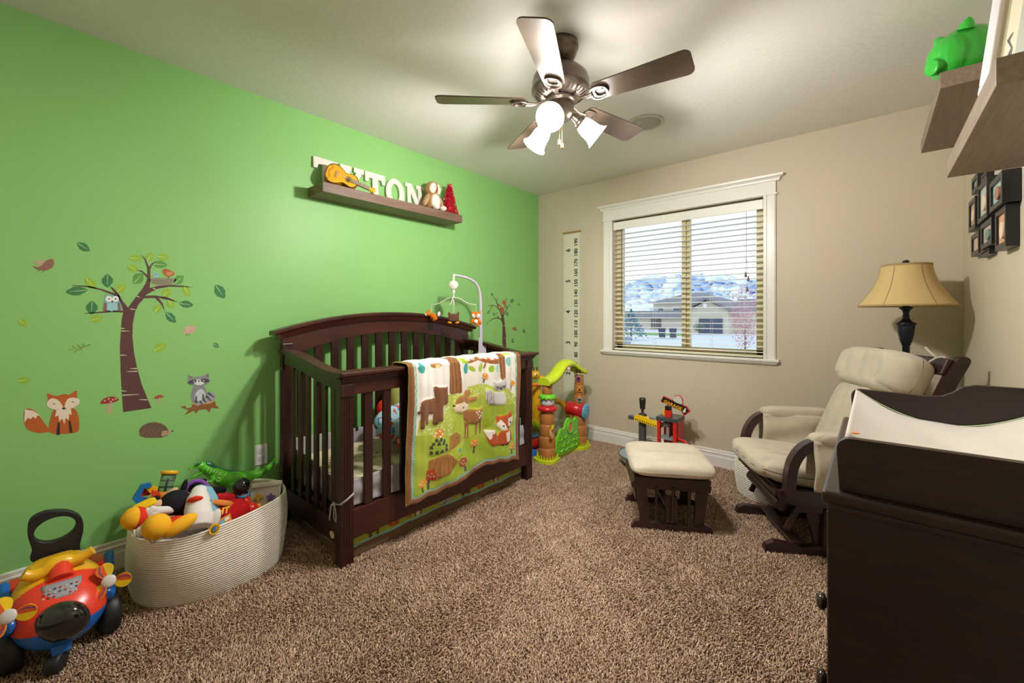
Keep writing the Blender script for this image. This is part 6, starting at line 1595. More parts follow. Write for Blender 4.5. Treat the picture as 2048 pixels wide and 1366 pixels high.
pr_ = MB(Mx).ringplate(circ(0, 0, .035, 24, .040), circ(0, 0, .028, 24, .033), .012).build('porthole_rim', plastic('#c99a4a'), pg_)
MB(Mx).prism(circ(0, 0, .028, 20, .033), .006).build('porthole_picture', plastic('#3d2a22'), pr_)
MB(Mx).prism([(p.x, p.y) for p in spline([(-.012, -.018), (.010, -.016), (.014, .004), (.008, .018), (-.010, .014)], 4)], .0075).build('white_print', plastic('#d8d4cc'), pr_)
MB(Mx).prism([(p.x, p.y) for p in spline([(.02, .035), (.045, .045), (.05, .06), (.03, .062)], 4)], .01).build('lime_leaf', LIM, pg_)

# giraffe toy behind the playset
gf = thing('giraffe_toy', 'yellow giraffe ball-run toy standing behind the tree gate in the corner', 'toy', (.34, 2.98, 0))
GY = plastic('#e6ac1e')
gp = lambda a, b, x=.36: P(a, b, x=x)
MB().tube([gp(1072, 905), gp(1073, 870), gp(1074, 830), gp(1074, 790), gp(1072, 765)], [.060, .058, .054, .048, .040], n=24).build('giraffe_body', GY, gf)
MB().ell(gp(1070, 750), (.045, .050, .040)).ell(gp(1084, 756, .40), (.024, .034, .022)).build('giraffe_head', GY, gf, remesh=.004)
hh = MB()
for a in (1067, 1074): hh.cyl(gp(a, 742), gp(a, 737), .006).ell(gp(a, 736), (.011, .011, .010))
hh.build('horns', plastic('#7a3a1e'), gf)
eo = MB().ell(gp(1072, 750, .405), (.006, .012, .015)).build('eye_white', plastic('#f0ece8'), gf)
MB().ell(gp(1073, 750, .411), (.003, .007, .009)).build('pupil', plastic('#141414'), gf)
MB().ell(gp(1083, 761, .43), (.012, .036, .010)).build('green_leaf', plastic('#78cf5a'), gf)
MB().cyl(gp(1058, 771, .42), gp(1090, 769, .42), .012, n=14).build('orange_bar', plastic('#e2702a'), gf)
MB().tube(spline([P(1108, 802, y=3.2), P(1122, 805, y=3.28), P(1133, 820, y=3.32), P(1140, 845, y=3.34), P(1146, 862, y=3.34)], 5, False), .026, n=14).build('yellow_slide', GY, gf)
MB().tube([gp(1062, 845, .42), gp(1080, 858, .44)], .030, n=16).build('lime_chute', plastic('#b5cf2c'), gf)
MB().lathe([(0, .03), (.11, .03), (.12, .05), (.12, .10), (.10, .11), (0, .11)], (.33, 2.93, 0), n=36).build('red_base', plastic('#d82a20'), gf)
MB().lathe([(0, .11), (.10, .11), (.105, .125), (.09, .14), (0, .14)], (.33, 2.93, 0), n=36).build('blue_ring', plastic('#5aa7dd'), gf)
MB().lathe([(0, 0), (.05, 0), (.06, .02), (.03, .045), (0, .05)], (.47, 2.80, 0), n=24).build('blue_foot', plastic('#1f66b8'), gf)
MB().tube([gp(1043, 860, .30), gp(1043, 800, .30), gp(1043, 762, .30)], [.03, .035, .03], n=14).build('purple_tower', plastic('#7a3aa0'), gf)
MB().ell(gp(1043, 745, .30), (.03, .03, .03)).build('orange_top', plastic('#e0582a'), gf)

# ================================================================ toy garage, crane, tray
tr_ = thing('round_play_tray', 'round grey green plastic tray with a dark rim behind the ottoman', 'tray', (1.325, 3.19, 0))
Mt = Matrix.Translation((1.325, 3.19, .015)) @ Matrix.Rotation(.0, 4, 'X')
MB(Mt).lathe([(0, 0), (.16, .004), (.20, .03), (.215, .075)], n=56).build('tray_bowl', plastic('#9fb4b4'), tr_, solid=.004)
MB(Mt).lathe([(.213, .072), (.218, .080), (.222, .076), (.219, .070), (.213, .072)], n=56).build('tray_rim', plastic('#4c524e'), tr_)
cr2 = thing('toy_crane', 'yellow toy crane arm on a dark post next to the red toy garage', 'toy', (1.26, 3.26, .06))
DGR = plastic('#4f4d4c')
cp = P(1285, 870, y=3.25); cx_, cy_ = cp.x, 3.25
MB().cyl((cx_, cy_, .06), (cx_, cy_, .37), .030, n=20).build('post', DGR, cr2)
MB().lathe([(.034, .365), (.036, .375), (.030, .39), (.016, .395), (.010, .40), (.010, .425), (.020, .43), (.026, .50), (.026, .515), (.018, .52), (0, .52)], (cx_, cy_, 0), n=20).build('knob_handle', mat('brown black knob', '#2e2422', .4), cr2)
q0 = P(1274, 862, y=3.2); q1 = P(1322, 872, y=3.2)
MB().prism([(-.04, 0), (.17, -.035), (.17, .0), (.0, .04), (-.04, .035)], .07, frame((cx_ - .005, 3.19, .345), (1, 0, 0), (0, 0, 1), (0, -1, 0)) @ Matrix.Translation((0, 0, -.07))).build('yellow_deck', plastic('#f0c41a'), cr2, bevel=.003)
hz = MB()
for i in range(11): hz.box((cx_ - .03 + .018 * i, 3.1885, .352 - .0030 * i + .002), (.008, .002, .009))
hz.build('hazard_stripes', plastic('#1a1814'), cr2)
MB().bb((cx_ - .11, 3.22, .335), (cx_ - .035, 3.27, .365)).build('grey_arm', DGR, cr2, bevel=.003)
MB().prism(circ(cx_ + .09, 3.225, .026, 20, .012), .004, Matrix.Translation((0, 0, .372))).build('blue_sticker', plastic('#3f68b0'), cr2)
gg = thing('toy_garage', 'red and grey toy garage with a GARAGE arrow sign behind the ottoman', 'toy garage', (1.50, 3.28, .03))
gx0, gx1 = P(1316, 860, y=3.2).x, P(1363, 860, y=3.2).x - .0
gx1 = gx0 + .145
zt = .405
for x, y in ((gx0 + .012, 3.19), (gx1 - .012, 3.19), (gx0 + .012, 3.33)): MB().bb((x - .012, y - .012, .05), (x + .012, y + .012, zt - .02)).build('red_post', plastic('#d2281c'), gg, bevel=.003)
MB().bb((gx1 - .012, 3.21, .05), (gx1 + .004, 3.35, zt - .01)).build('side_wall', plastic('#c01f1c'), gg, bevel=.003)
MB().bb((gx0 + .03, 3.325, .05), (gx1, 3.34, zt - .02)).build('back_wall', plastic('#b81f1e'), gg)
MB().bb((gx0 - .008, 3.175, zt - .03), (gx1 + .008, 3.35, zt)).build('roof_deck', plastic('#44474a'), gg, bevel=.004)
MB().bb((gx0 + .01, 3.19, .235), (gx1 - .01, 3.33, .245)).build('middle_deck', plastic('#8d9096'), gg)
MB().cyl((gx0 + .065, 3.23, .245), (gx0 + .065, 3.23, .33), .013, n=14).ell((gx0 + .055, 3.225, .345), (.032, .02, .02)).build('grey_lift', plastic('#8f8f92'), gg)
rc = MB().tube(spline([(gx1 + .0, 3.22, .25), (gx1 + .07, 3.2, .235), (gx1 + .12, 3.18, .19), (gx1 + .15, 3.16, .13), (gx1 + .16, 3.15, .06)], 5, False), .010, n=10).build('red_ramp_rail', plastic('#d2281c'), gg)
MB().sheet(lambda u, v: (gx1 + .005 + .135 * u, 3.22 - .02 * u + .09 * v, .235 - .19 * u ** 2.2), 12, 3).build('road_ramp', plastic('#77777a'), gg, solid=.004)
bk = MB().bb((gx0 + .05, 3.20, zt), (gx0 + .098, 3.235, zt + .052)).build('red_block', plastic('#d8281c'), gg, bevel=.003)
MB().bb((gx0 + .052, 3.202, zt + .052), (gx0 + .096, 3.233, zt + .085)).build('black_cap', plastic('#1b1b1b'), bk, bevel=.003)
MB().bb((gx0 + .034, 3.205, zt + .01), (gx0 + .05, 3.23, zt + .055)).build('yellow_block', plastic('#e8b820'), bk, bevel=.002)
Ms = frame((gx0 + .085, 3.27, zt + .095), Vector((.93, .12, -.34)).normalized(), Vector((.34, 0, .93)).normalized(), (.12, -.99, .0))
sg_out = [(-.085, -.022), (-.080, .030), (.0, .030), (.0, .075), (.030, .088), (.060, .070), (.075, .028), (.105, .030), (.140, .006), (.112, -.048), (.085, -.030), (.095, -.018)]
so_ = MB(Ms).prism(sg_out, .012).build('sign_board', plastic('#cf3a34'), gg, bevel=.002)
MB(Ms).prism([(-.079, -.018), (-.075, .025), (.098, .025), (.128, .004), (.108, -.038), (.092, -.022)], .0135).build('black_panel', plastic('#1c1a1a'), so_)
MB(Ms).prism([(p.x, p.y) for p in spline([(.004, .028), (.006, .068), (.030, .080), (.054, .064), (.064, .030)], 4)], .0135).build('pale_panel', plastic('#c9c4c0'), so_)
MB(Ms).text('GARAGE', .034, Matrix.Translation((.008, -.006, .0142)), sx=1.05).build('sign_letters', plastic('#f0a81e'), so_)
MB(Ms).prism([(.094, .012), (.106, .012), (.106, -.008), (.114, -.008), (.100, -.026), (.086, -.008), (.094, -.008)], .0145).build('white_arrow', plastic('#e8e4e0'), so_)
for (x, y, c) in ((1.24, 3.20, '#e8762a'), (1.37, 3.17, '#e8962a'), (1.40, 3.165, '#e8762a'), (1.44, 3.16, '#f0c41a')):
    pass
tag(MB().ell((1.17, 3.16, .085), (.018, .014, .010)).build('orange_peg', plastic('#e8762a')), 'small orange peg at the left edge of the round tray', 'toy')
# ================================================================ glider chair and ottoman
GWD = mat('dark cherry glider wood', '#241214', .33, wood=('#3f2320', (6, 6, 6)), coat=.2)
def rb(mb, pts, t, yc, **k):   # board in the local xz plane, thickness t centred on local y = yc
    mb.prism(pts, t, frame((0, yc + t / 2, 0), (1, 0, 0), (0, 0, 1), (0, -1, 0))); return mb


ot = thing('glider_ottoman', 'cream cushioned dark wood gliding ottoman in the middle of the carpet', 'ottoman', (1.74, 2.46, 0), math.radians(211))
M = WM[ot]
def otf(p, u, v, s):
    if s > 0: p.z += .006 * math.sin(v * 9) * (1 - abs(u)) - .004 * math.exp(-(v * v) * 60)
    else: p.z *= .55
    return p


MB(M).cushion((-.005, .004, .335), (.222, .245, .052), p=7, edge=.30, fn=otf, n=36).build('seat_cushion', CREAM, ot)
for y in (-.17, .17):
    MB(M).bb((0, 0, 0), (0, 0, 0))
    m = MB(M); rb(m, [(-.20, .004), (.20, .004), (.215, .012), (.195, .045), (.17, .052), (.12, .042), (-.12, .042), (-.17, .052), (-.20, .04), (-.215, .012)], .03, y); m.build('runner', GWD, ot, bevel=.003)
    m = MB(M); rb(m, [(-.165, .045), (-.115, .045), (-.13, .235), (-.19, .235)], .02, y); m.build('rear_upright', GWD, ot, bevel=.002)
    m = MB(M); rb(m, [(.115, .045), (.165, .045), (.19, .235), (.13, .235)], .02, y); m.build('front_upright', GWD, ot, bevel=.002)
    m = MB(M); rb(m, [(-.03, .045), (.03, .045), (.03, .19), (-.03, .19)], .016, y); m.build('middle_slat', GWD, ot, bevel=.002)
    m = MB(M); rb(m, [(-.20, .225), (.20, .225), (.205, .255), (.19, .275), (-.19, .275), (-.205, .255)], .025, y * .98); m.build('upper_rail', GWD, ot, bevel=.003)
    for x in (-.085, 0.0, .085): MB(M).cyl((x, y + math.copysign(.018, y), .05), (x - .008, y + math.copysign(.012, y), .24), .008, n=10).build('spindle', GWD, ot)
MB(M).bb((-.02, -.17, .07), (.02, .17, .10)).build('cross_bar', GWD, ot, bevel=.003)
MB(M).bb((-.19, -.155, .15), (-.165, .155, .19)).build('cross_bar', GWD, ot, bevel=.003)
MB(M).bb((.165, -.155, .15), (.19, .155, .19)).build('cross_bar', GWD, ot, bevel=.003)
MB(M).bb((-.20, -.19, .27), (.20, .19, .292)).build('seat_board', GWD, ot, bevel=.003)
MB(M).cyl((.19, -.165, .24), (.19, .165, .24), .022, n=18).build('front_bolster', GWD, ot)

gc = thing('glider_chair', 'cream cushioned dark wood glider chair in the corner behind the dresser', 'chair', (2.40, 2.74, 0), math.radians(210))
M = WM[gc]
def stf(p, u, v, s):
    if s > 0:
        p.z += .010 * abs(math.sin(v * 7.5)) - .006; p.z -= .012 * math.exp(-((abs(v) - .42) ** 2) * 300)
    p.z += .03 * u
    return p


MB(M).cushion((.045, -.005, .385), (.285, .262, .062), p=5, edge=.32, fn=stf, n=44).build('seat_cushion', CREAM, gc)
# reclined back: local frame going up the back
a = math.radians(22); BX = Vector((-math.sin(a), 0, math.cos(a))); BN = Vector((math.cos(a), 0, math.sin(a)))
bo = Vector((-.205, 0, .40)); FB = frame(bo, (0, 1, 0), BX, BN)
def bkf(p, u, v, s):
    if s > 0: p.z += .009 * abs(math.sin(u * 8 + .3 * math.sin(v * 3)))
    return p


MB(M @ FB).cushion((0, .20, .05), (.235, .235, .062), p=6, edge=.32, fn=bkf, n=40).build('back_cushion', CREAM, gc)
def hdf(p, u, v, s):
    p.z += .020 * (abs(math.sin(u * 6.3 + v * .9)) ** .7 - .5) * (1 if s > 0 else 0) * (1 - abs(v) ** 3)
    return p


MB(M @ FB).cushion((0, .505, .062), (.262, .112, .095), p=5, edge=.42, fn=hdf, n=44).build('head_roll', CREAM, gc)
for y in (-.275, .275):
    pts = [(y_, 0) for y_ in (0,)]
    post = [(-.19, .24), (-.235, .40), (-.29, .55), (-.355, .72), (-.43, .90), (-.470, .975), (-.490, .995), (-.515, .990), (-.520, .965), (-.478, .88), (-.405, .71), (-.340, .55), (-.285, .41), (-.245, .26)]
    m = MB(M); rb(m, [(p.x, p.y) for p in spline(post, 3)], .030, y); m.build('back_post', GWD, gc, bevel=.004)
for i in range(5):
    y = -.19 + .095 * i
    MB(M @ FB).bb((y - .022, -.02, -.025), (y + .022, .56, -.012)).build('back_slat', GWD, gc, bevel=.002)
MB(M @ FB).bb((-.275, .555, -.03), (.275, .635, -.005)).build('crest_rail', GWD, gc, bevel=.006)
tp = M @ Vector((-.445, .245, .985))
tie_ = MB(M).tube([(-.40, .20, .945), (-.435, .225, .985), (-.455, .240, .99), (-.46, .25, .965), (-.44, .262, .93)], .005, n=6, flat=.5).tube([(-.435, .225, .985), (-.42, .20, 1.015), (-.425, .175, 1.03)], .005, n=6, flat=.5)
tie_.build('tie_strap', CREAM, gc)
for y in (-.295, .295):
    arc = spline([(.215, .31), (.212, .40), (.200, .47), (.170, .53), (.125, .568), (.06, .578), (-.20, .578), (-.33, .575)], 5, False)
    nrm = []
    n_ = len(arc); o1 = []; o2 = []
    for i, p in enumerate(arc):
        d = (arc[min(i + 1, n_ - 1)] - arc[max(i - 1, 0)]).normalized(); w_ = .021 if i < n_ * .8 else .017
        o1.append((p.x - d.y * w_, p.y + d.x * w_)); o2.append((p.x + d.y * w_, p.y - d.x * w_))
    m = MB(M); rb(m, o1 + list(reversed(o2)), .048, y); m.build('bow_arm', GWD, gc, bevel=.004)
    MB(M).cushion((-.07, y, .598), (.195, .042, .032), p=5, edge=.4, n=24).build('arm_pad', CREAM, gc)
    sy = .040 if y < 0 else -.040
    pk = MB(M).sheet(lambda u, v: (-.265 + .385 * u + .012 * (1 - v) * (u - .5), y + sy * (1 + .10 * math.sin(u * 6)) * (1.0 if v > .1 else 1.1) + .006 * math.sin(v * 8 + u * 4), .40 + .19 * v), 20, 14)
    pk.build('inner_pocket', CREAM, gc, solid=.012)
    pk2 = MB(M).sheet(lambda u, v: (-.265 + .385 * u, y - sy * (1 + .08 * math.sin(u * 5 + 1)) + .008 * math.sin(v * 7 + u * 5), .36 + .235 * v), 20, 14)
    pk2.build('outer_pocket', CREAM, gc, solid=.010)
    # seat side rail and gliding base
    m = MB(M); rb(m, [(-.30, .28), (.20, .275), (.25, .295), (.255, .335), (.22, .345), (.0, .342), (-.30, .345)], .028, y * .93); m.build('seat_side_rail', GWD, gc, bevel=.003)
    yr = .205 if y > 0 else -.205
    m = MB(M); rb(m, [(-.30, .004), (.27, .004), (.295, .015), (.285, .042), (.25, .060), (.19, .055), (.12, .042), (.07, .055), (.02, .060), (-.05, .052), (-.20, .045), (-.27, .055), (-.31, .03)], .036, yr); m.build('floor_runner', GWD, gc, bevel=.004)
    m = MB(M); rb(m, [(-.21, .05), (-.14, .05), (-.17, .24), (-.25, .24)], .022, yr * .95); m.build('rear_upright', GWD, gc, bevel=.002)
    m = MB(M); rb(m, [(-.02, .05), (.06, .05), (.10, .24), (.0, .24)], .022, yr * .95); m.build('front_upright', GWD, gc, bevel=.002)
    m = MB(M); rb(m, [(-.26, .215), (.14, .215), (.165, .235), (.14, .258), (.10, .262), (-.24, .262), (-.27, .24)], .03, yr); m.build('base_top_rail', GWD, gc, bevel=.003)
    for x0, x1 in ((-.12, -.13), (.03, .02)): MB(M).cyl((x0, yr + math.copysign(.022, yr), .055), (x1, yr + math.copysign(.022, yr), .24), .009, n=10).build('spindle', GWD, gc)
    MB(M).bar((.13, yr * 1.12, .275), (.20, yr * 1.12, .13), .012, .026).build('glide_link', GWD, gc)
    MB(M).bar((-.22, yr * 1.12, .275), (-.16, yr * 1.12, .13), .012, .026).build('glide_link', GWD, gc)
MB(M).bar((.135, -.20, .052), (.135, .20, .052), .05, .018, up=(.3, 0, 1)).build('floor_cross_bar', GWD, gc, bevel=.003)
MB(M).bb((-.22, -.2, .05), (-.17, .2, .07)).build('floor_cross_bar', GWD, gc, bevel=.003)
MB(M).bb((-.10, -.2, .09), (-.075, .2, .23)).build('base_panel', GWD, gc, bevel=.003)
MB(M).cyl((.205, -.20, .235), (.205, .20, .235), .030, n=20).build('front_bolster', GWD, gc)
MB(M).bb((.215, -.22, .285), (.245, .22, .335)).build('front_seat_rail', GWD, gc, bevel=.004)
MB(M).bb((-.28, -.26, .305), (.26, .26, .325)).build('seat_support', GWD, gc)

# second rope basket with a folded blanket, behind the chair
rope_basket('rope_basket', 'smaller striped rope basket standing behind the glider chair by the window wall', (2.16, 3.22), .20, .205, .255, 22, nc=140)
bk2 = MB().cushion((2.10, 3.20, .345), (.125, .16, .035), rot(.2, 'Z') @ rot(.05, 'X'), p=4); tag(bk2.build('folded_blanket', fabric('#b9ada0')), 'folded grey beige blanket lying in the basket behind the chair', 'blanket')
tag(MB().cushion((2.16, 3.22, .285), (.155, .165, .04), p=4).build('folded_blanket', fabric('#a89c8e')), 'lower folded blanket filling the basket behind the chair', 'blanket')

# ================================================================ floor lamp
lx, ly = 2.805, 3.20
lm = thing('floor_lamp', 'dark turned floor lamp with a beige bell shade in the far right corner', 'floor lamp', (lx, ly, 0))
LMT = mat('dark navy bronze lamp metal', '#1f222c', .32, metal=.3)
MB().lathe([(0, 0), (.135, 0), (.14, .012), (.12, .024), (.05, .035), (.03, .06), (.02, .09), (0, .09)], (lx, ly, 0), n=40).build('lamp_base', LMT, lm)
MB().lathe([(.016, .08), (.016, 1.012), (.020, 1.02), (.026, 1.04), (.034, 1.08), (.037, 1.12), (.036, 1.125), (.043, 1.13), (.044, 1.137), (.030, 1.145), (.020, 1.155), (.013, 1.17), (.017, 1.178), (.012, 1.184), (.014, 1.20), (.021, 1.214), (.030, 1.22), (.030, 1.225), (.016, 1.23), (.013, 1.245), (.013, 1.30), (.008, 1.31), (.008, 1.46), (0, 1.46)], (lx, ly, 0), n=32).build('lamp_pole', LMT, lm)
SHD = mat('beige silk lamp shade', '#cdb078', .8, sss=.0, sheen=.1)
def shd(u, v):
    z = 1.232 + .228 * v; r = .105 + .104 * (1 - v) ** 1.75
    a = 2 * PI * u; k = 1 - .006 * abs(math.cos(3 * a)) ** 12 * 0
    return (lx + r * math.cos(a), ly + r * math.sin(a), z)


sh0 = MB().sheet(shd, 72, 20, closeu=True).build('lamp_shade', SHD, lm, solid=.003)
sm = MB()
for k in range(6):
    a = math.radians(-49.3 - 9 + 60 * k)
    sm.tube([(lx + (.1065 + .104 * (1 - v) ** 1.75) * math.cos(a), ly + (.1065 + .104 * (1 - v) ** 1.75) * math.sin(a), 1.232 + .228 * v) for v in [i / 12 for i in range(13)]], .0016, n=6)
sm.build('shade_seams', mat('darker beige piping', '#8c6f48', .8), sh0)
MB().lathe([(.209, 1.230), (.212, 1.234), (.208, 1.240), (.205, 1.236), (.209, 1.230)], (lx, ly, 0), n=64).build('bottom_trim', mat('tan trim', '#a88c60', .8), sh0)
MB().lathe([(.106, 1.452), (.109, 1.458), (.106, 1.465), (.103, 1.458), (.106, 1.452)], (lx, ly, 0), n=64).build('top_trim', mat('tan trim', '#a88c60', .8), sh0)
MB().lathe([(0, 1.46), (.006, 1.46), (.005, 1.468), (.014, 1.472), (.016, 1.480), (.010, 1.488), (0, 1.49)], (lx, ly, 0), n=20).build('finial', LMT, lm)

# ================================================================ dresser with changing tray
dr = thing('dresser', 'espresso brown chest of drawers at the right edge with a changing tray on top', 'dresser', (2.83, 1.36, 0))
dx0, dx1, dy0, dy1, dz = 2.600, 3.052, 1.0, 1.73, .818
MB().bb((dx0, dy0, .0), (dx1, dy1, dz)).build('body', ESP, dr, bevel=.003)
MB().bb((2.592, .98, .826), (3.058, 1.748, .850)).build('top', ESP, dr, bevel=.007, bseg=4)
MB().bb((2.600, .988, .812), (3.056, 1.74, .828)).build('top_moulding', ESP, dr, bevel=.005)
zz = [.03, .13, .33, .53, .80]
for i in range(4):
    dw = MB().bb((2.597, dy0 + .03, zz[i] + .006), (2.602, dy1 - .03, zz[i + 1] - .006)).build('drawer', ESP, dr, bevel=.004)
    zc = (zz[i] + zz[i + 1]) / 2
    if i in (0, 3): continue
    for y in (1.365,):
        MB().lathe([(0, 0), (.009, 0), (.008, .014), (.012, .020), (.020, .025), (.0215, .032), (.015, .040), (0, .042)], (2.594, y, zc), (-1, 0, 0), n=24).build('knob', mat('dark polished knob', '#2c1c18', .15, coat=.6), dw)
ty = thing('changing_tray', 'espresso wooden changing tray with curved end boards on the dresser', 'changing tray', (2.84, 1.36, .85))
def endboard(y, hi):
    z0 = .851; o = [(2.618, z0), (2.614, .92)]
    o += [(2.614 + .022 - .022 * math.cos(t), .928 + .022 * math.sin(t)) for t in [PI / 2 * i / 6 for i in range(7)]]
    if hi: o += [(2.70, .9485), (2.78, .946), (2.815, .950), (2.835, .962), (2.855, .980), (2.88, .988), (3.04, .990)]
    else: o += [(2.80, .951), (3.04, .953)]
    o += [(3.045, z0)]
    return MB().prism(o, .018, frame((0, y + .009, 0), (1, 0, 0), (0, 0, 1), (0, -1, 0))).build('end_board', ESP, ty, bevel=.003)


endboard(1.010, False); endboard(1.705, True)
MB().bb((3.03, 1.02, .851), (3.046, 1.70, .99)).build('back_board', ESP, ty, bevel=.003)
MB().bb((2.63, 1.02, .851), (3.03, 1.70, .858)).build('tray_floor', ESP, ty)
PAD = mat('cream changing pad cover', '#c6beb4', .92, sheen=.2, bump=(400, .2, .001), var=(6, .06))
def padz(x):
    t = (x - 2.628) / (3.012 - 2.628)
    return .872 + .078 * (abs(2 * t - 1)) ** 1.9


def pad(u, v):
    s = 3.2; th = 2 * PI * u
    y = 1.025 + .67 * v; e_ = min(1, min(v, 1 - v) / .03) ** .5
    k = 30; t = u
    if t < .55: x = 2.626 + (3.014 - 2.626) * (t / .55); z = padz(x)
    elif t < .62: x = 3.014 + .004 * math.sin((t - .55) / .07 * PI); z = padz(3.014) + (.862 - padz(3.014)) * ((t - .55) / .07)
    elif t < .92: x = 3.014 + (2.626 - 3.014) * ((t - .62) / .30); z = .861
    else: x = 2.626 - .006 * math.sin((t - .92) / .08 * PI); z = .861 + (padz(2.626) - .861) * ((t - .92) / .08)
    zc = .875; z = zc + (z - zc) * (.35 + .65 * e_) + .002 * math.sin(x * 40 + y * 13) * (t < .55)
    return (x, y, z)


pd = MB().sheet(pad, 120, 40, closeu=True)
pdo = pd.build('changing_pad', PAD); tag(pdo, 'cream contoured changing pad lying in the tray on the dresser', 'changing pad')
for yy in (1.028, 1.692): MB().tube([(x, yy, padz(x) - .002) for x in [2.63 + .38 * i / 30 for i in range(31)]], .0022, n=6).build('green_piping', mat('pale green piping', '#b4c4a0', .8), pdo)
MB().prism(circ(0, 0, .006, 14), .002, frame((2.640, 1.062, .948), (1, 0, 0), (0, 1, 0), (0, 0, 1))).build('orange_dot', mat('orange dot', '#e88a3c', .6), pdo)

# ================================================================ shelves on the right wall
s1 = MB().bb((2.86, 2.28, 2.045), (RW, 3.12, 2.106)).build('floating_shelf', GREYWOOD, None, bevel=.0015)
tag(s1, 'grey brown floating shelf high on the right wall holding the green pig', 'shelf')
s2 = MB().bb((2.86, 1.32, 1.657), (RW, 2.09, 1.715)).build('floating_shelf', GREYWOOD, None, bevel=.0015)
tag(s2, 'grey brown floating shelf at the right edge holding a white picture frame', 'shelf')
# green piggy bank
PG = mat('green glazed plastic', '#35b83a', .28, coat=.3)
pig = thing('piggy_bank', 'shiny green piggy bank on the upper right shelf', 'piggy bank', (2.98, 2.43, 2.106))
pc = Vector((2.956, 2.465, 2.218)); Rg = rot(math.radians(-50), 'Z')
L_ = lambda x, y, z: pc + Rg @ Vector((x, y, z))
MB().ell(pc, (.096, .128, .112), Rg, nu=40, nv=26).ell(L_(0, -.07, -.005), (.078, .072, .085), Rg).lathe([(0, 0), (.030, 0), (.031, .012), (.031, .02), (.026, .024), (0, .020)], L_(.0, -.128, -.045), Rg @ Vector((0, -1, -.1)), n=28).build('pig_body', PG, pig, remesh=.004)
for sx_ in (-1, 1): MB().lathe([(.026, 0), (.021, .016), (.010, .034), (0, .040)], L_(.048 * sx_, -.060, .078), Rg @ Vector((.45 * sx_, -.15, 1)), n=18).build('ear', PG, pig)
for sx_ in (-1, 1):
    for sy_ in (-1, 1): MB().cyl(L_(.03 * sx_, .012 + .045 * sy_, -.05), L_(.03 * sx_, .012 + .045 * sy_, -.111), .024, .022).build('foot', PG, pig)
# white picture frame on the lower shelf
fp = thing('picture_frame', 'large white picture frame leaning on the lower right shelf', 'picture frame', (2.93, 1.47, 1.715))
A_ = Vector((2.868, 1.535, 1.716)); B_ = Vector((3.035, 1.345, 1.716)); X_ = (B_ - A_).normalized(); nrm = Vector((X_.y, -X_.x, 0))
if nrm.y > 0: nrm = -nrm
up = (Vector((0, 0, 1)) * math.cos(.16) - nrm * math.sin(.16)).normalized(); zn = X_.cross(up).normalized()
Mf = frame(A_, X_, up, zn); WF_ = (B_ - A_).length
s_n = 1 if zn.dot(nrm) > 0 else -1
def fbox(x0, x1, y0, y1, z0, z1): return MB(Mf).bb((x0, y0, z0 * s_n), (x1, y1, z1 * s_n))


HF = .34
f0 = fbox(0, WF_, 0, .022, -.012, .012).bb((0, HF - .022, -.012), (WF_, HF, .012)).bb((0, .022, -.012), (.022, HF - .022, .012)).bb((WF_ - .022, .022, -.012), (WF_, HF - .022, .012)).build('frame', mat('white lacquer frame', '#e6e2e4', .25), fp, bevel=.003)
fbox(.02, WF_ - .02, .02, HF - .02, -.006, .0).build('mat_board', mat('cream mat board', '#e3d8bd', .8), fp)
ph = fbox(.06, WF_ - .06, .065, HF - .065, -.001, .002).build('photo', mat('pale photo print', '#b9b7ad', .5), fp)
MB(Mf).prism([(p.x, p.y) for p in spline([(.085, .10), (.14, .09), (.17, .13), (.15, .20), (.10, .21), (.085, .15)], 4)], .0035).build('photo_shape', mat('peach print', '#d29a72', .5), ph)
MB().tube([(2.880, 1.338, 1.716), (2.884, 1.337, 1.735), (2.879, 1.336, 1.75), (2.886, 1.335, 1.765)], [.004, .002, .003, .001], n=8).build('silver_ornament', mat('silver metal', '#b5b3b8', .3, metal=.8), None, org=(2.882, 1.337, 1.716))
tag(bpy.data.objects['silver_ornament'], 'tiny silver twig ornament at the near corner of the lower right shelf', 'ornament')

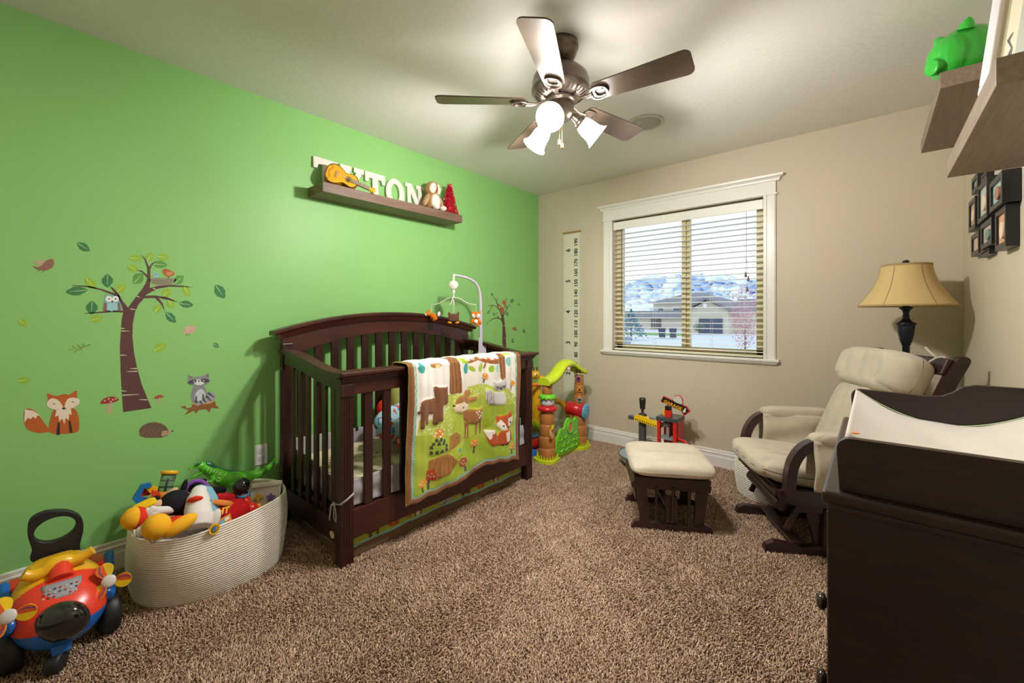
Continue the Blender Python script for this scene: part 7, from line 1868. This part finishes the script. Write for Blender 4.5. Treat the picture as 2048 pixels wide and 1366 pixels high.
# collage of black photo frames on the right wall
cf = thing('photo_collage_frame', 'black collage of small overlapping photo frames on the right wall', 'picture frame', (RW, 2.65, 1.38))
BF = mat('black frame wood', '#1b191c', .35); cols = ['#c9a58c', '#8fa6a0', '#d8b7a0', '#b8bcb4', '#c9b3a8', '#9fb8b4', '#d4a184', '#c8c2b6', '#b59a8a']
def cfp(px, py, x): q = P(px, py, x=x); return q.y, q.z


fr_list = [((1937, 397), (1950, 462), 3.028, .0), ((1943, 350), (1955, 386), 3.034, 0), ((1942, 465), (1957, 512), 3.034, 0), ((1955, 362), (1974, 443), 3.020, 0), ((1961, 440), (1983, 496), 3.026, 0),
           ((1979, 352), (2004, 418), 3.014, 0), ((1990, 415), (2011, 500), 3.026, 0), ((1961, 494), (1978, 514), 3.036, 0), ((1962, 345), (1972, 362), 3.036, 0)]
for i, ((x0, y0_), (x1, y1_), xf, _) in enumerate(fr_list):
    ya, _z = cfp(x0, (y0_ + y1_) / 2, xf); yb, _z = cfp(x1, (y0_ + y1_) / 2, xf)
    ym = (ya + yb) / 2; zt_ = P((x0 + x1) / 2, y0_ + 2, x=xf).z; zb_ = P((x0 + x1) / 2, y1_ - 2, x=xf).z
    hy = abs(ya - yb) / 2; hz = (zt_ - zb_) / 2; zc = (zt_ + zb_) / 2
    Mx = frame((xf, ym, zc), (0, -1, 0), (0, 0, 1), (-1, 0, 0)); th_ = RW - .002 - xf
    w_ = min(.020, hy * .3)
    b = MB(Mx).ringplate([(-hy, -hz), (hy, -hz), (hy, hz), (-hy, hz)], [(-hy + w_, -hz + w_), (hy - w_, -hz + w_), (hy - w_, hz - w_), (-hy + w_, hz - w_)], -th_, m=0).build('small_frame', BF, cf, fix=True)
    p_ = MB(Mx).bb((-hy + w_, -hz + w_, -.010), (hy - w_, hz - w_, -.007)).build('photo', mat('photo print %s' % cols[i], cols[i], .4), b)
    MB(Mx).prism(circ(.0 + hy * .15, -hz * .1, hy * .35, 16, hz * .42), -.0062 + .0005, m=0).build('printed_shape', mat('print tone %d' % (i % 3), ('#e3cdb8', '#6f8a86', '#a06a55')[i % 3], .4), p_) if i in (0, 3, 4, 5, 6) else None
